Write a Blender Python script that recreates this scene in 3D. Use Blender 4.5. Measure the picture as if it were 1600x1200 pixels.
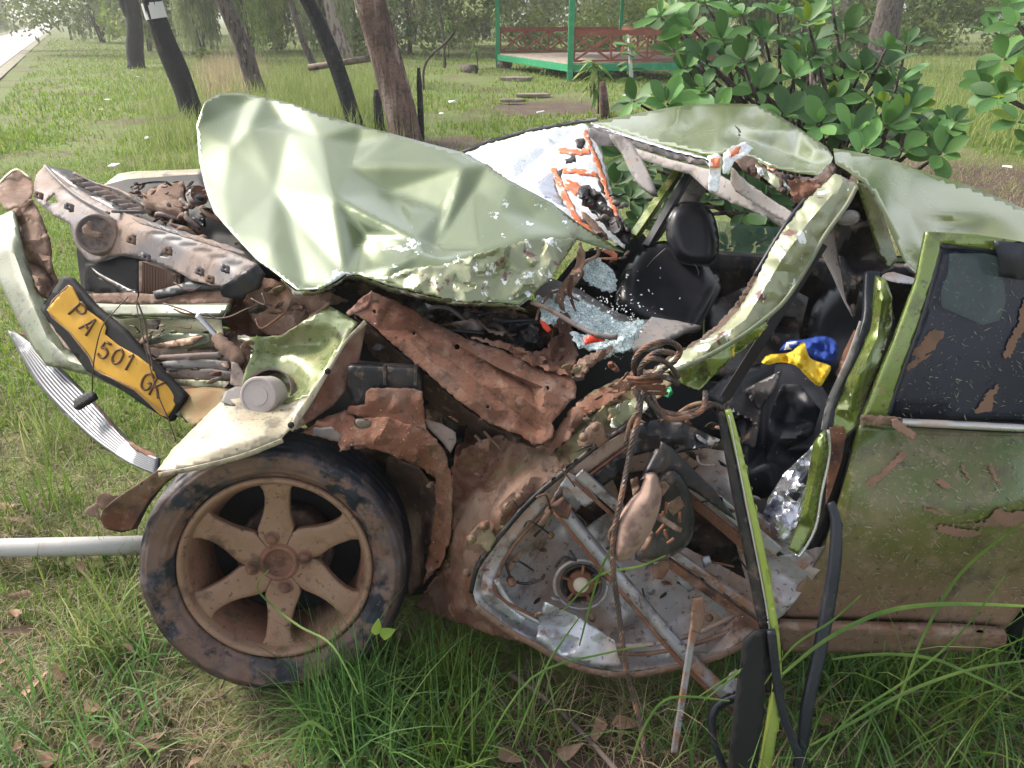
import bpy, bmesh, math, random
import numpy as np
from mathutils import Vector, Matrix, noise
from mathutils.geometry import delaunay_2d_cdt

for o in list(bpy.data.objects): bpy.data.objects.remove(o)
S = bpy.context.scene; C = S.collection
# ------------------------------------------------------------------ camera, light, exposure
FOC, PITCH, H = 1186.0, math.radians(25.9), 1.45
cam = bpy.data.objects.new('camera', bpy.data.cameras.new('camera')); C.objects.link(cam)
cam.data.sensor_width = 36; cam.data.lens = 36*FOC/1600; cam.data.clip_start = .05; cam.data.clip_end = 2000
cam.location = (0, 0, H); cam.rotation_euler = (math.pi/2-PITCH, 0, 0); S.camera = cam
SUN_EL, SUN_AZ = math.radians(40), math.radians(-62)          # azimuth from +Y, towards -X: beyond the car, to the left
W = bpy.data.worlds.new('World'); S.world = W; W.use_nodes = True
nt = W.node_tree; bg = nt.nodes['Background']; sk = nt.nodes.new('ShaderNodeTexSky')
sk.sky_type = 'NISHITA'; sk.sun_disc = False; sk.sun_elevation = SUN_EL; sk.sun_rotation = SUN_AZ
sk.air_density = 1.0; sk.dust_density = 3.0; sk.ozone_density = 1.0
hs = nt.nodes.new('ShaderNodeHueSaturation'); hs.inputs['Saturation'].default_value = .32
nt.links.new(sk.outputs[0], hs.inputs['Color']); nt.links.new(hs.outputs[0], bg.inputs[0]); bg.inputs[1].default_value = .15
sl = bpy.data.lights.new('sun', 'SUN'); sl.energy = 2.1; sl.angle = math.radians(11); sl.color = (1, .91, .78)
sun = bpy.data.objects.new('sun', sl); C.objects.link(sun)
sd = Vector((math.sin(SUN_AZ)*math.cos(SUN_EL), math.cos(SUN_AZ)*math.cos(SUN_EL), math.sin(SUN_EL)))
sun.rotation_euler = sd.to_track_quat('Z', 'Y').to_euler()
S.view_settings.view_transform = 'Standard'; S.view_settings.look = 'None'
S.view_settings.exposure = 1.22; S.view_settings.gamma = 1; S.view_settings.use_curve_mapping = False
S.render.engine = 'CYCLES'; S.cycles.max_bounces = 6; S.cycles.transparent_max_bounces = 12
S.cycles.caustics_reflective = False; S.cycles.caustics_refractive = False

# ------------------------------------------------------------------ measuring helpers (a photo direction + a distance = a place)
cp, sp = math.cos(PITCH), math.sin(PITCH)
def P(px, py, Y):
    a, b = (px-800)/FOC, (py-600)/FOC
    d = (a, cp-b*sp, -(sp+b*cp)); k = Y/d[1]
    return Vector((d[0]*k, Y, H+d[2]*k))
def PN(xy, Y):
    a, b = (xy[:, 0]-800)/FOC, (xy[:, 1]-600)/FOC
    d1 = cp-b*sp; k = Y/d1
    return np.stack([a*k, Y, H-(sp+b*cp)*k], 1)
def G(px, py, z=0):
    a, b = (px-800)/FOC, (py-600)/FOC
    d = (a, cp-b*sp, -(sp+b*cp)); k = (z-H)/d[2]
    return Vector((d[0]*k, d[1]*k, z))
def pts(s): return [tuple(float(v) for v in t.split(',')) for t in s.split()]

# ------------------------------------------------------------------ materials
MATS = {}; GRIME = [False]
def mat(name, base, rough=.6, metal=0, layers=(), bump=None, coat=0, spec=.5, trans=0, ior=1.45, alpha=None, rnd=0, subs=0, emis=None):
    m = bpy.data.materials.new(name); m.use_nodes = True; n = m.node_tree.nodes; l = m.node_tree.links
    b = n['Principled BSDF']; tc = n.new('ShaderNodeTexCoord')
    col = n.new('ShaderNodeRGB'); col.outputs[0].default_value = (*base, 1); cur = col.outputs[0]
    def val(v):
        x = n.new('ShaderNodeValue'); x.outputs[0].default_value = v; return x.outputs[0]
    rg, mt = val(rough), val(metal)
    if GRIME[0]: layers = list(layers)+[dict(c=(.27, .18, .13), sc=34, lo=.56, hi=.66, amt=.45, r=.8), dict(c=(.04, .027, .022), sc=16, lo=.56, hi=.66, amt=.6), dict(c=(.035, .025, .02), sc=75, lo=.60, hi=.66, amt=.7), dict(c=(.34, .28, .23), sc=11, lo=.52, hi=.75, amt=.22, st=(1, 1, .25), r=.7)]
    for L in layers:
        mp = n.new('ShaderNodeMapping'); l.new(tc.outputs['Object'], mp.inputs[0])
        mp.inputs['Scale'].default_value = L.get('st', (1, 1, 1)); mp.inputs['Rotation'].default_value = L.get('rot', (0, 0, 0))
        mp.inputs['Location'].default_value = L.get('loc', (0, 0, 0))
        if L.get('kind') == 'vor':
            t = n.new('ShaderNodeTexVoronoi'); t.feature = 'DISTANCE_TO_EDGE'; t.inputs['Scale'].default_value = L['sc']; l.new(mp.outputs[0], t.inputs['Vector']); fac = t.outputs['Distance']
        elif L.get('kind') == 'z':
            t = n.new('ShaderNodeSeparateXYZ'); l.new(tc.outputs['Object'], t.inputs[0]); q = n.new('ShaderNodeTexNoise'); q.inputs['Scale'].default_value = L.get('sc', 6); q.inputs['Detail'].default_value = 6; l.new(mp.outputs[0], q.inputs['Vector'])
            a = n.new('ShaderNodeMath'); a.operation = 'MULTIPLY_ADD'; l.new(q.outputs['Fac'], a.inputs[0]); a.inputs[1].default_value = L.get('jit', .2); l.new(t.outputs['Z'], a.inputs[2]); fac = a.outputs[0]
        else:
            t = n.new('ShaderNodeTexNoise'); t.inputs['Scale'].default_value = L['sc']; t.inputs['Detail'].default_value = L.get('det', 8); t.inputs['Roughness'].default_value = L.get('nr', .6); l.new(mp.outputs[0], t.inputs['Vector']); fac = t.outputs['Fac']
        mr = n.new('ShaderNodeMapRange'); mr.inputs[1].default_value = L['lo']; mr.inputs[2].default_value = L['hi']; mr.inputs[3].default_value = 0; mr.inputs[4].default_value = L.get('amt', 1); l.new(fac, mr.inputs[0]); f = mr.outputs[0]
        if 'sph' in L:
            (sx, sy, sz), sr = L['sph']
            d = n.new('ShaderNodeVectorMath'); d.operation = 'DISTANCE'; l.new(tc.outputs['Object'], d.inputs[0]); d.inputs[1].default_value = (sx, sy, sz)
            r2 = n.new('ShaderNodeMapRange'); r2.inputs[1].default_value = sr; r2.inputs[2].default_value = sr*L.get('fall', .6); l.new(d.outputs['Value'], r2.inputs[0])
            mm = n.new('ShaderNodeMath'); mm.operation = 'MULTIPLY'; l.new(f, mm.inputs[0]); l.new(r2.outputs[0], mm.inputs[1]); f = mm.outputs[0]
        mx = n.new('ShaderNodeMix'); mx.data_type = 'RGBA'; l.new(f, mx.inputs[0]); l.new(cur, mx.inputs[6]); mx.inputs[7].default_value = (*L['c'], 1); cur = mx.outputs[2]
        for key, idx in (('r', 0), ('m', 1)):
            if key in L:
                q = n.new('ShaderNodeMix'); q.data_type = 'FLOAT'; l.new(f, q.inputs[0]); q.inputs[3].default_value = L[key]
                if idx == 0: l.new(rg, q.inputs[2]); rg = q.outputs[0]
                else: l.new(mt, q.inputs[2]); mt = q.outputs[0]
    if rnd:
        at = n.new('ShaderNodeObjectInfo'); hv = n.new('ShaderNodeHueSaturation'); mr = n.new('ShaderNodeMapRange'); l.new(at.outputs['Random'], mr.inputs[0]); mr.inputs[3].default_value = 1-rnd; mr.inputs[4].default_value = 1+rnd
        l.new(mr.outputs[0], hv.inputs['Value']); l.new(cur, hv.inputs['Color']); cur = hv.outputs[0]
    l.new(cur, b.inputs['Base Color']); l.new(rg, b.inputs['Roughness']); l.new(mt, b.inputs['Metallic'])
    b.inputs['Coat Weight'].default_value = coat; b.inputs['Coat Roughness'].default_value = .16; b.inputs['Specular IOR Level'].default_value = spec
    b.inputs['IOR'].default_value = ior; b.inputs['Transmission Weight'].default_value = trans
    if alpha is not None: b.inputs['Alpha'].default_value = alpha
    if bump:
        prev = None
        for (sc, st, ds) in bump:
            t = n.new('ShaderNodeTexNoise'); t.inputs['Scale'].default_value = sc; t.inputs['Detail'].default_value = 6; l.new(tc.outputs['Object'], t.inputs['Vector'])
            bp = n.new('ShaderNodeBump'); bp.inputs['Strength'].default_value = st; bp.inputs['Distance'].default_value = ds; l.new(t.outputs['Fac'], bp.inputs['Height'])
            if prev: l.new(prev, bp.inputs['Normal'])
            prev = bp.outputs[0]
        l.new(prev, b.inputs['Normal'])
    if subs:      # thin leaf: let light through
        tr = n.new('ShaderNodeBsdfTranslucent'); l.new(cur, tr.inputs[0]); ms = n.new('ShaderNodeMixShader'); ms.inputs[0].default_value = subs
        l.new(b.outputs[0], ms.inputs[1]); l.new(tr.outputs[0], ms.inputs[2]); l.new(ms.outputs[0], n['Material Output'].inputs[0])
    MATS[name] = m; return m
DUST, MUD, RUST, DRUST = (.235, .14, .10), (.165, .075, .046), (.145, .055, .03), (.05, .022, .016)
OLIVE = (.19, .235, .085)
def mudl(sc, lo, hi, c=DUST, **k): return dict(c=c, sc=sc, lo=lo, hi=hi, r=.85, m=0, **k)
chip = lambda ctr, r, lo=.55: dict(c=(.72, .76, .82), sc=16, lo=lo, hi=lo+.02, r=.5, m=0, st=(1, .45, 2.6), rot=(0, 0, .35), det=7, sph=(ctr, r))
c1, c2 = P(800, 420, 1.75), P(690, 430, 1.7)
GRIME[0] = False
mat('hood_paint', (.155, .19, .10), .22, .55, [chip(c1, .34, .60), chip(c2, .3, .63), mudl(5, .68, .72, (.2, .08, .05), sph=(P(740, 430, 1.65), .12))], None, coat=.5)
mat('roof_paint', (.22, .25, .105), .22, .5, [mudl(3, .5, .9, (.3, .27, .17), amt=.3), chip(P(1180, 230, 1.7), .3, .62), mudl(40, .72, .76, (.2, .1, .06))], None, coat=.5)
mat('bare_paint', (.26, .285, .17), .28, .4, [mudl(3, .4, .8, (.30, .27, .18), amt=.5), dict(c=(.75, .77, .75), sc=26, lo=.585, hi=.60, r=.5, m=0, st=(1, 1, .6)), mudl(18, .60, .64, (.13, .06, .05))], [(24, .2, .01)], coat=.5)
GRIME[0] = True
mat('dusty_paint', (.30, .31, .17), .42, .2, [mudl(4, .38, .8, (.47, .40, .29), amt=.8), mudl(60, .72, .76, MUD), mudl(14, .72, .74, (.16, .07, .04))], [(50, .1, .002)], coat=.15)
mat('fender_paint', (.34, .295, .21), .45, .1, [mudl(3, .4, .7, (.40, .38, .24), amt=.6), mudl(20, .66, .7, (.30, .17, .11)), mudl(80, .7, .73, MUD)], [(50, .1, .002)], coat=.2)
mat('green_wing', (.22, .27, .11), .22, .3, [mudl(6, .45, .75, (.28, .2, .12), amt=.8), mudl(40, .66, .7, (.2, .09, .05))], [(30, .08, .004)], coat=.7)
mat('pillar_paint', (.16, .215, .045), .24, .4, [mudl(4, .55, .9, (.3, .28, .1), amt=.4), dict(c=(.7, .74, .7), sc=30, lo=.68, hi=.7, r=.5, m=0)], [(14, .15, .01)], coat=.9)
mat('bumper_paint', (.12, .145, .085), .4, .1, [mudl(2, .45, .8, (.25, .245, .18), amt=.7), mudl(30, .68, .72, DUST)], [(50, .08, .002)], coat=.2)
mat('door_paint', (.06, .095, .014), .28, .35, [
    dict(kind='z', c=(.20, .12, .08), lo=.67, hi=.38, sc=5, jit=.14, r=.8, m=0, st=(1, 1, 4)),
    mudl(4, .50, .72, (.19, .12, .08), amt=.75), mudl(130, .60, .66, (.27, .21, .14), amt=.6)],
    [(80, .06, .002)], coat=.6)
GRIME[0] = False
mat('tinted_glass', (.006, .009, .026), .07, 0, [mudl(2, .3, .8, (.05, .05, .07), amt=.5)], spec=.5)
mat('clear_glass', (.22, .32, .30), .08, 0, [mudl(60, .62, .66, (.7, .75, .7), amt=.5)], spec=.6, alpha=.28)
mat('crazed_glass', (.86, .88, .9), .35, 0, [dict(c=(.45, .55, .6), kind='vor', sc=95, lo=.10, hi=.0, amt=.6), dict(c=(.30, .36, .40), sc=9, lo=.62, hi=.66, amt=.7)], [(90, .5, .004)], coat=.6)
mat('glass_crumbs', (.55, .68, .68), .2, 0, [dict(c=(.12, .17, .19), kind='vor', sc=120, lo=.09, hi=.0), dict(c=(.85, .9, .9), sc=60, lo=.56, hi=.62)], [(120, .9, .006)], coat=1)
GRIME[0] = True
mat('rust_mud', MUD, .85, 0, [dict(c=RUST, sc=5, lo=.42, hi=.6), dict(c=(.055, .025, .018), sc=3.5, lo=.5, hi=.64, loc=(2, 1, 0), amt=.85), dict(c=(.24, .16, .125), sc=9, lo=.58, hi=.7, amt=.8), dict(c=DRUST, sc=22, lo=.58, hi=.66, amt=.7), dict(c=(.5, .42, .36), sc=160, lo=.68, hi=.7)], [(120, .5, .003), (18, .3, .006)])
mat('bright_rust', (.165, .066, .036), .8, 0, [dict(c=(.27, .16, .12), sc=7, lo=.54, hi=.64), dict(c=DRUST, sc=11, lo=.56, hi=.68), dict(c=(.55, .5, .45), sc=190, lo=.66, hi=.68)], [(120, .5, .003), (18, .3, .006)])
mat('dusty_metal', (.185, .11, .075), .75, 0, [dict(c=RUST, sc=6, lo=.47, hi=.56), dict(c=(.09, .04, .03), sc=4, lo=.52, hi=.66, loc=(5, 0, 0)), dict(c=(.21, .20, .10), sc=3, lo=.56, hi=.66, r=.4), dict(c=(.38, .28, .22), sc=14, lo=.6, hi=.68, amt=.6), dict(c=DRUST, sc=40, lo=.66, hi=.7)], [(40, .35, .004), (12, .4, .008)])
mat('dust_brown', (.20, .125, .09), .85, 0, [dict(c=(.2, .1, .06), sc=8, lo=.5, hi=.7), dict(c=(.33, .24, .19), sc=20, lo=.57, hi=.7)], [(30, .3, .005)])
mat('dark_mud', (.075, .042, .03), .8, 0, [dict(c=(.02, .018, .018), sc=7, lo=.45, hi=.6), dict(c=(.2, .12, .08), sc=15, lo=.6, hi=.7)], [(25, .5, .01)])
mat('black_plastic', (.012, .012, .016), .38, 0, [mudl(12, .55, .75, (.12, .08, .06), amt=.5)], [(50, .1, .002)])
GRIME[0] = False
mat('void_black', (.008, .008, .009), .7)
GRIME[0] = True
mat('grey_plastic', (.105, .095, .105), .5, 0, [mudl(4, .42, .62, (.33, .235, .18), amt=.85), mudl(30, .6, .7, (.10, .08, .085), amt=.6)], [(60, .15, .002)])
mat('grey_trim', (.20, .185, .18), .6, 0, [mudl(10, .5, .8, (.1, .09, .09), amt=.5)], [(120, .2, .001)])
mat('pale_liner', (.27, .25, .245), .8, 0, [mudl(8, .5, .8, (.25, .22, .2), amt=.5)], [(100, .2, .001)])
mat('silver_door', (.50, .52, .57), .34, .6, [mudl(3.2, .40, .58, (.33, .21, .14), amt=.85), dict(c=(.17, .08, .05), sc=11, lo=.6, hi=.68, r=.8, m=0), dict(c=(.6, .62, .68), sc=5, lo=.6, hi=.75, amt=.6)], [(9, .35, .012), (60, .1, .002)])
mat('silver_bar', (.34, .34, .37), .42, .5, [mudl(14, .48, .6, (.27, .135, .075)), mudl(60, .62, .68, (.1, .05, .03))], [(60, .15, .002)])
GRIME[0] = False
mat('crumpled_silver', (.55, .56, .62), .25, .85, [mudl(8, .58, .7, (.2, .15, .12))], [(16, .4, .01)])
mat('chrome_strip', (.55, .56, .58), .25, .8, [mudl(8, .5, .66, (.42, .3, .24), amt=.8)])
mat('brushed_moulding', (.15, .155, .17), .42, .6, [mudl(5, .5, .8, (.2, .16, .14), amt=.5), dict(c=(.35, .36, .38), sc=9, lo=.58, hi=.64)], [(40, .1, .002)])
mat('mud_smear', (.21, .12, .085), .9, 0, [dict(c=(.16, .10, .07), sc=30, lo=.5, hi=.65)], [(80, .3, .002)])
mat('scratch', (.24, .23, .17), .7)
mat('rubber', (.016, .018, .024), .5, 0, [mudl(10, .5, .8, (.10, .07, .055), amt=.6)], [(80, .15, .002)])
mat('seal_rubber', (.02, .022, .032), .38, 0, [mudl(14, .58, .8, (.12, .1, .09), amt=.5)])
GRIME[0] = True
mat('wheel_alloy', (.26, .15, .095), .55, .15, [dict(c=(.34, .22, .145), sc=12, lo=.4, hi=.7, amt=.7), dict(c=(.20, .10, .06), sc=26, lo=.6, hi=.7, amt=.8)], [(110, .35, .002)])
mat('wheel_mud', (.22, .105, .068), .85, 0, [dict(c=(.2, .1, .065), sc=12, lo=.45, hi=.7)], [(90, .4, .003)])
GRIME[0] = False
mat('reflection_film', (.14, .2, .2), .1, 0, alpha=.16)  # see-through pale film, a painted reflection for the rear window
mat('leather', (.022, .022, .028), .33, 0, [mudl(5, .5, .85, (.04, .038, .05), amt=.6)], [(160, .15, .001), (7, .25, .02)])
mat('black_vinyl', (.012, .013, .02), .5, 0, [mudl(70, .66, .68, (.4, .38, .33), amt=.7), mudl(5, .55, .8, (.08, .07, .07), amt=.5)], [(8, .3, .01), (60, .2, .002)])
mat('belt_web', (.035, .032, .032), .8)
mat('cable_steel', (.07, .052, .046), .5, .35, [mudl(26, .5, .65, (.24, .12, .07)), dict(c=(.3, .26, .25), sc=60, lo=.6, hi=.68)])
mat('plate_yellow', (.62, .33, .02), .45, 0, [mudl(7, .5, .8, (.35, .17, .03), amt=.75), mudl(40, .64, .7, (.25, .15, .08), amt=.7)], [(30, .1, .003)])
mat('plate_ink', (.13, .06, .02), .6)
mat('cream_plastic', (.40, .35, .335), .6, 0, [mudl(12, .5, .8, DUST, amt=.6)])
mat('speaker_cream', (.55, .48, .38), .7, 0, [mudl(30, .5, .8, DUST, amt=.6)])
mat('speaker_rust', (.20, .085, .045), .8, 0, [mudl(20, .5, .7, (.3, .17, .1))])
mat('orange_paint', (.72, .20, .08), .6, 0, [dict(c=(.85, .42, .30), sc=20, lo=.45, hi=.65, amt=.7), dict(c=(.75, .76, .8), sc=45, lo=.57, hi=.6), dict(c=(.05, .05, .07), sc=50, lo=.66, hi=.68)])
mat('red_plastic', (.6, .05, .02), .4)
mat('yellow_bag', (.70, .47, .03), .6, 0, [mudl(12, .66, .7, (.1, .08, .05), amt=.8)], [(12, .4, .02)])
mat('blue_cloth', (.012, .045, .26), .8, 0, [], [(25, .5, .02)])
mat('white_cloth', (.8, .8, .82), .8)
mat('pole_paint', (.50, .49, .47), .5, 0, [mudl(3, .52, .62, (.36, .24, .19), amt=.8), mudl(40, .66, .7, (.1, .08, .07))], [(60, .15, .002)])
mat('wire', (.10, .07, .055), .6, .3)
mat('radiator_fin', (.17, .10, .07), .6, .2)
mat('lime_paint', (.30, .38, .08), .3, .2, [mudl(12, .6, .75, (.3, .28, .12), amt=.6)], coat=.6)
mat('mud_olive', (.16, .13, .05), .6, .1, [mudl(6, .45, .7, (.3, .16, .07))], [(20, .3, .006)])
GRIME[0] = False
mat('tyre_mat', (.013, .016, .024), .5, 0, [dict(c=(.15, .088, .066), sc=8, lo=.42, hi=.50, sph=(tuple(P(430, 890, 1.38)), .300), fall=.9, nr=.7), dict(c=(.08, .066, .066), sc=14, lo=.52, hi=.6, amt=.7), dict(c=(.25, .10, .05), sc=5, lo=.50, hi=.56, sph=(tuple(P(596, 870, 1.4)), .09)), dict(c=(.013, .016, .026), sc=10, lo=.57, hi=.61), dict(c=(.17, .12, .10), sc=60, lo=.60, hi=.66, amt=.6)], [(60, .5, .003), (14, .4, .005), (150, .3, .002)])
mat('mirror_shell', (.30, .20, .16), .7, 0, [dict(c=(.2, .12, .1), sc=25, lo=.5, hi=.6), dict(c=(.06, .06, .09), sc=7, lo=.56, hi=.62, loc=(1.3, 0, 0)), mudl(50, .62, .68, (.15, .1, .09))], [(50, .3, .003)])
# vegetation and setting
mat('blade_green', (.08, .17, .03), .5, 0, [dict(c=(.2, .3, .06), sc=9, lo=.4, hi=.7)], subs=.4)
mat('soil', (.10, .06, .04), .95, 0, [dict(c=(.15, .15, .06), sc=.8, lo=.38, hi=.55), dict(c=(.05, .028, .02), sc=9, lo=.5, hi=.7), dict(c=(.12, .18, .035), sc=1.1, lo=.36, hi=.54, amt=.85), dict(c=(.25, .18, .13), sc=30, lo=.6, hi=.7),
    *[dict(c=(.085, .052, .042), sc=2.5, lo=.2, hi=.5, sph=((G(x, y).x, G(x, y).y, 0), r_), fall=.55) for x, y, r_ in ((1500, 285, 1.9), (1330, 300, 1.6), (700, 225, .9), (850, 165, 1.5), (950, 1190, .34), (330, 120, 1.3), (250, 190, .6))], dict(c=(.20, .15, .11), sc=45, lo=.56, hi=.64, amt=.8), dict(c=(.03, .02, .016), sc=22, lo=.58, hi=.68, amt=.8)], [(30, .8, .03)])
mat('verge', (.24, .235, .16), .95, 0, [dict(c=(.35, .31, .27), sc=3, lo=.4, hi=.7)], [(20, .5, .03)])
mat('road', (.42, .40, .38), .75, 0, [dict(c=(.5, .48, .46), sc=.4, lo=.4, hi=.7)])
def grass_mat(name, a, b, c):
    m = mat(name, a, .55, 0, [], subs=.45); n = m.node_tree.nodes; l = m.node_tree.links
    at = n.new('ShaderNodeAttribute'); at.attribute_name = 'rnd'; r = n.new('ShaderNodeValToRGB')
    r.color_ramp.elements[0].color = (*a, 1); r.color_ramp.elements[1].color = (*c, 1); e = r.color_ramp.elements.new(.55); e.color = (*b, 1)
    l.new(at.outputs['Fac'], r.inputs[0])
    for x in [q for q in l if q.from_node.type == 'RGB']: l.new(r.outputs[0], x.to_socket)
    return m
grass_mat('grass_green', (.07, .14, .02), (.13, .23, .035), (.24, .30, .07))
grass_mat('grass_pale', (.15, .22, .05), (.24, .31, .09), (.40, .38, .18))
grass_mat('grass_dry', (.24, .19, .11), (.38, .31, .19), (.50, .43, .29))
grass_mat('lawn', (.11, .21, .02), (.19, .30, .04), (.36, .38, .10))
grass_mat('grass_blue', (.06, .15, .04), (.13, .27, .07), (.26, .38, .11))
mat('leaf_dark', (.075, .175, .055), .5, 0, [dict(c=(.10, .21, .06), sc=14, lo=.4, hi=.7)], rnd=.45, subs=.25, spec=.45)
mat('leaf_mid', (.11, .24, .06), .48, 0, [dict(c=(.13, .26, .07), sc=14, lo=.4, hi=.7)], rnd=.4, subs=.3, spec=.45)
mat('leaf_lime', (.17, .27, .03), .4, 0, [dict(c=(.28, .3, .03), sc=9, lo=.5, hi=.7)], rnd=.2, subs=.35)
mat('bush_green', (.18, .26, .06), .6, 0, [dict(c=(.33, .39, .11), sc=2, lo=.42, hi=.62), dict(c=(.05, .09, .03), sc=5, lo=.55, hi=.7)], subs=.3, rnd=.2)
mat('bush_grey', (.22, .28, .12), .6, 0, [dict(c=(.38, .42, .22), sc=2, lo=.42, hi=.62), dict(c=(.07, .10, .05), sc=5, lo=.55, hi=.7)], subs=.3, rnd=.2)
mat('dead_leaf', (.26, .15, .10), .8, 0, [dict(c=(.38, .25, .18), sc=20, lo=.4, hi=.7)], rnd=.4, subs=.1)
mat('bark_char', (.018, .017, .021), .8, 0, [dict(c=(.07, .055, .055), sc=9, lo=.58, hi=.7, st=(1, 1, .3))], [(30, 1, .03)])
mat('bark_red', (.20, .12, .10), .9, 0, [dict(c=(.10, .06, .05), sc=5, lo=.45, hi=.6), dict(c=(.08, .05, .045), sc=14, lo=.5, hi=.62, st=(1, 1, .14), det=6), dict(c=(.38, .29, .25), sc=10, lo=.54, hi=.68, st=(1, 1, .15))], [(26, 1, .05), (90, .6, .01)])
mat('bark_grey', (.12, .095, .085), .9, 0, [dict(c=(.04, .033, .033), sc=18, lo=.48, hi=.6, st=(1, 1, .3)), dict(c=(.3, .26, .24), sc=22, lo=.62, hi=.68, st=(1, 1, .4))], [(34, 1, .03)])
mat('bark_pale', (.33, .27, .24), .9, 0, [dict(c=(.12, .08, .07), sc=9, lo=.5, hi=.6, st=(1, 1, .3))], [(26, 1, .03)])
mat('white_paint', (.62, .6, .6), .7, 0, [dict(c=(.3, .27, .27), sc=20, lo=.6, hi=.7)])
mat('old_wood', (.20, .15, .125), .85, 0, [dict(c=(.07, .05, .045), sc=12, lo=.5, hi=.62, st=(1, .2, 1))], [(30, .6, .01)])
mat('green_post', (.02, .27, .12), .5, 0, [dict(c=(.12, .4, .24), sc=8, lo=.5, hi=.7, amt=.5)])
mat('rail_red', (.26, .075, .045), .6, 0, [dict(c=(.33, .13, .09), sc=8, lo=.5, hi=.7)])
mat('deck_wood', (.42, .35, .30), .8, 0, [dict(c=(.3, .24, .2), sc=9, lo=.45, hi=.6, st=(1, 1, 1))])
mat('stone', (.25, .2, .17), .9, 0, [dict(c=(.14, .1, .08), sc=6, lo=.5, hi=.7)], [(12, .8, .03)])
mat('litter_white', (.75, .76, .78), .6)

# ------------------------------------------------------------------ mesh helpers
def tag(o, label=None, cat=None, group=None, kind=None):
    if label: o['label'] = label
    if cat: o['category'] = cat
    if group: o['group'] = group
    if kind: o['kind'] = kind
    return o
def empty(name, loc, label, cat, group=None, rz=0):
    o = bpy.data.objects.new(name, None); C.objects.link(o); o.location = loc; o.rotation_euler.z = rz; o.empty_display_size = .1
    o['rootloc'] = tuple(loc); return tag(o, label, cat, group)
def worldinv(p):
    m = Matrix.Identity(4)
    while p: m = Matrix.LocRotScale(p.location, p.rotation_euler, p.scale) @ m if not p.parent else p.matrix_parent_inverse @ Matrix.LocRotScale(p.location, p.rotation_euler, p.scale) @ m; p = p.parent
    return m.inverted()
def link(name, me, m, parent=None, smooth=True, local=False):
    if isinstance(me, tuple):
        v, f = me; me = bpy.data.meshes.new(name); me.from_pydata([tuple(x) for x in v], [], [tuple(x) for x in f]); me.update()
    if m is not None and not me.materials: me.materials.append(MATS[m] if isinstance(m, str) else m)
    if smooth: me.polygons.foreach_set('use_smooth', [True]*len(me.polygons))
    o = bpy.data.objects.new(name, me); C.objects.link(o)
    if parent:
        o.parent = parent
        if not local: o.matrix_parent_inverse = worldinv(parent)
    return o
def solid(o, t, off=0):
    s = o.modifiers.new('thickness', 'SOLIDIFY'); s.thickness = t; s.offset = off; return o
def bev(o, w, n=2):
    s = o.modifiers.new('bevel', 'BEVEL'); s.width = w; s.segments = n; s.limit_method = 'ANGLE'; return o
def tps(cp_):
    a = np.array(cp_, float); x = a[:, :2]/100.; n = len(a)
    d = np.linalg.norm(x[:, None]-x[None], axis=2); K = np.where(d > 0, d*d*np.log(d+1e-9), 0)+np.eye(n)*.15
    Pm = np.c_[np.ones(n), x]; A = np.zeros((n+3, n+3)); A[:n, :n] = K; A[:n, n:] = Pm; A[n:, :n] = Pm.T
    A[n:, n:] -= np.eye(3)*1e-9
    w = np.linalg.solve(A, np.r_[a[:, 2], 0, 0, 0])
    def f(q):
        q = np.asarray(q, float)/100.; d = np.linalg.norm(q[:, None]-x[None], axis=2)
        return np.where(d > 0, d*d*np.log(d+1e-9), 0)@w[:n]+np.c_[np.ones(len(q)), q]@w[n:]
    return f
def tri_interp(xy, val, tris):
    xy = np.asarray(xy, float); val = np.asarray(val, float); T = np.asarray(tris)
    A, B, D = xy[T[:, 0]], xy[T[:, 1]], xy[T[:, 2]]
    det = (B[:, 0]-A[:, 0])*(D[:, 1]-A[:, 1])-(D[:, 0]-A[:, 0])*(B[:, 1]-A[:, 1]); ok = abs(det) > 1e-6
    A, B, D, T, det = A[ok], B[ok], D[ok], T[ok], det[ok]
    def f(q):
        q = np.asarray(q, float); out = np.zeros(len(q))
        for s in range(0, len(q), 1500):
            p = q[s:s+1500, None]-A[None]
            u = (p[..., 0]*(D-A)[:, 1]-p[..., 1]*(D-A)[:, 0])/det; v = ((B-A)[:, 0]*p[..., 1]-(B-A)[:, 1]*p[..., 0])/det
            m = np.minimum(np.minimum(u, v), 1-u-v); k = m.argmax(1); i = np.arange(len(k)); hit = m[i, k] > -.02
            uu, vv = u[i, k], v[i, k]; r = val[T[k, 0]]*(1-uu-vv)+val[T[k, 1]]*uu+val[T[k, 2]]*vv
            out[s:s+1500] = np.where(hit, r, 0)
        return out
    return f
def cdt(xy, edges=()):
    r = delaunay_2d_cdt([Vector(p) for p in xy], list(edges), [], 0, 1e-4); return r[0], [t for t in r[2] if len(t) == 3]
def tin(rng, bb, spacing, amp):
    x0, x1, y0, y1 = bb; g = []
    for x in np.arange(x0-spacing, x1+spacing*1.5, spacing):
        for y in np.arange(y0-spacing, y1+spacing*1.5, spacing):
            g.append((x+rng.uniform(-.45, .45)*spacing, y+rng.uniform(-.45, .45)*spacing))
    v, t = cdt(g); return tri_interp([tuple(p) for p in v], rng.uniform(-amp, amp, len(v)), t)
def inside(q, poly):
    q = np.asarray(q, float); poly = np.asarray(poly, float); c = np.zeros(len(q), bool)
    for (x1, y1), (x2, y2) in zip(poly, np.roll(poly, -1, 0)):
        k = (y1 > q[:, 1]) != (y2 > q[:, 1])
        with np.errstate(divide='ignore', invalid='ignore'): c ^= k & (q[:, 0] < (x2-x1)*(q[:, 1]-y1)/(y2-y1)+x1)
    return c
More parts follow.
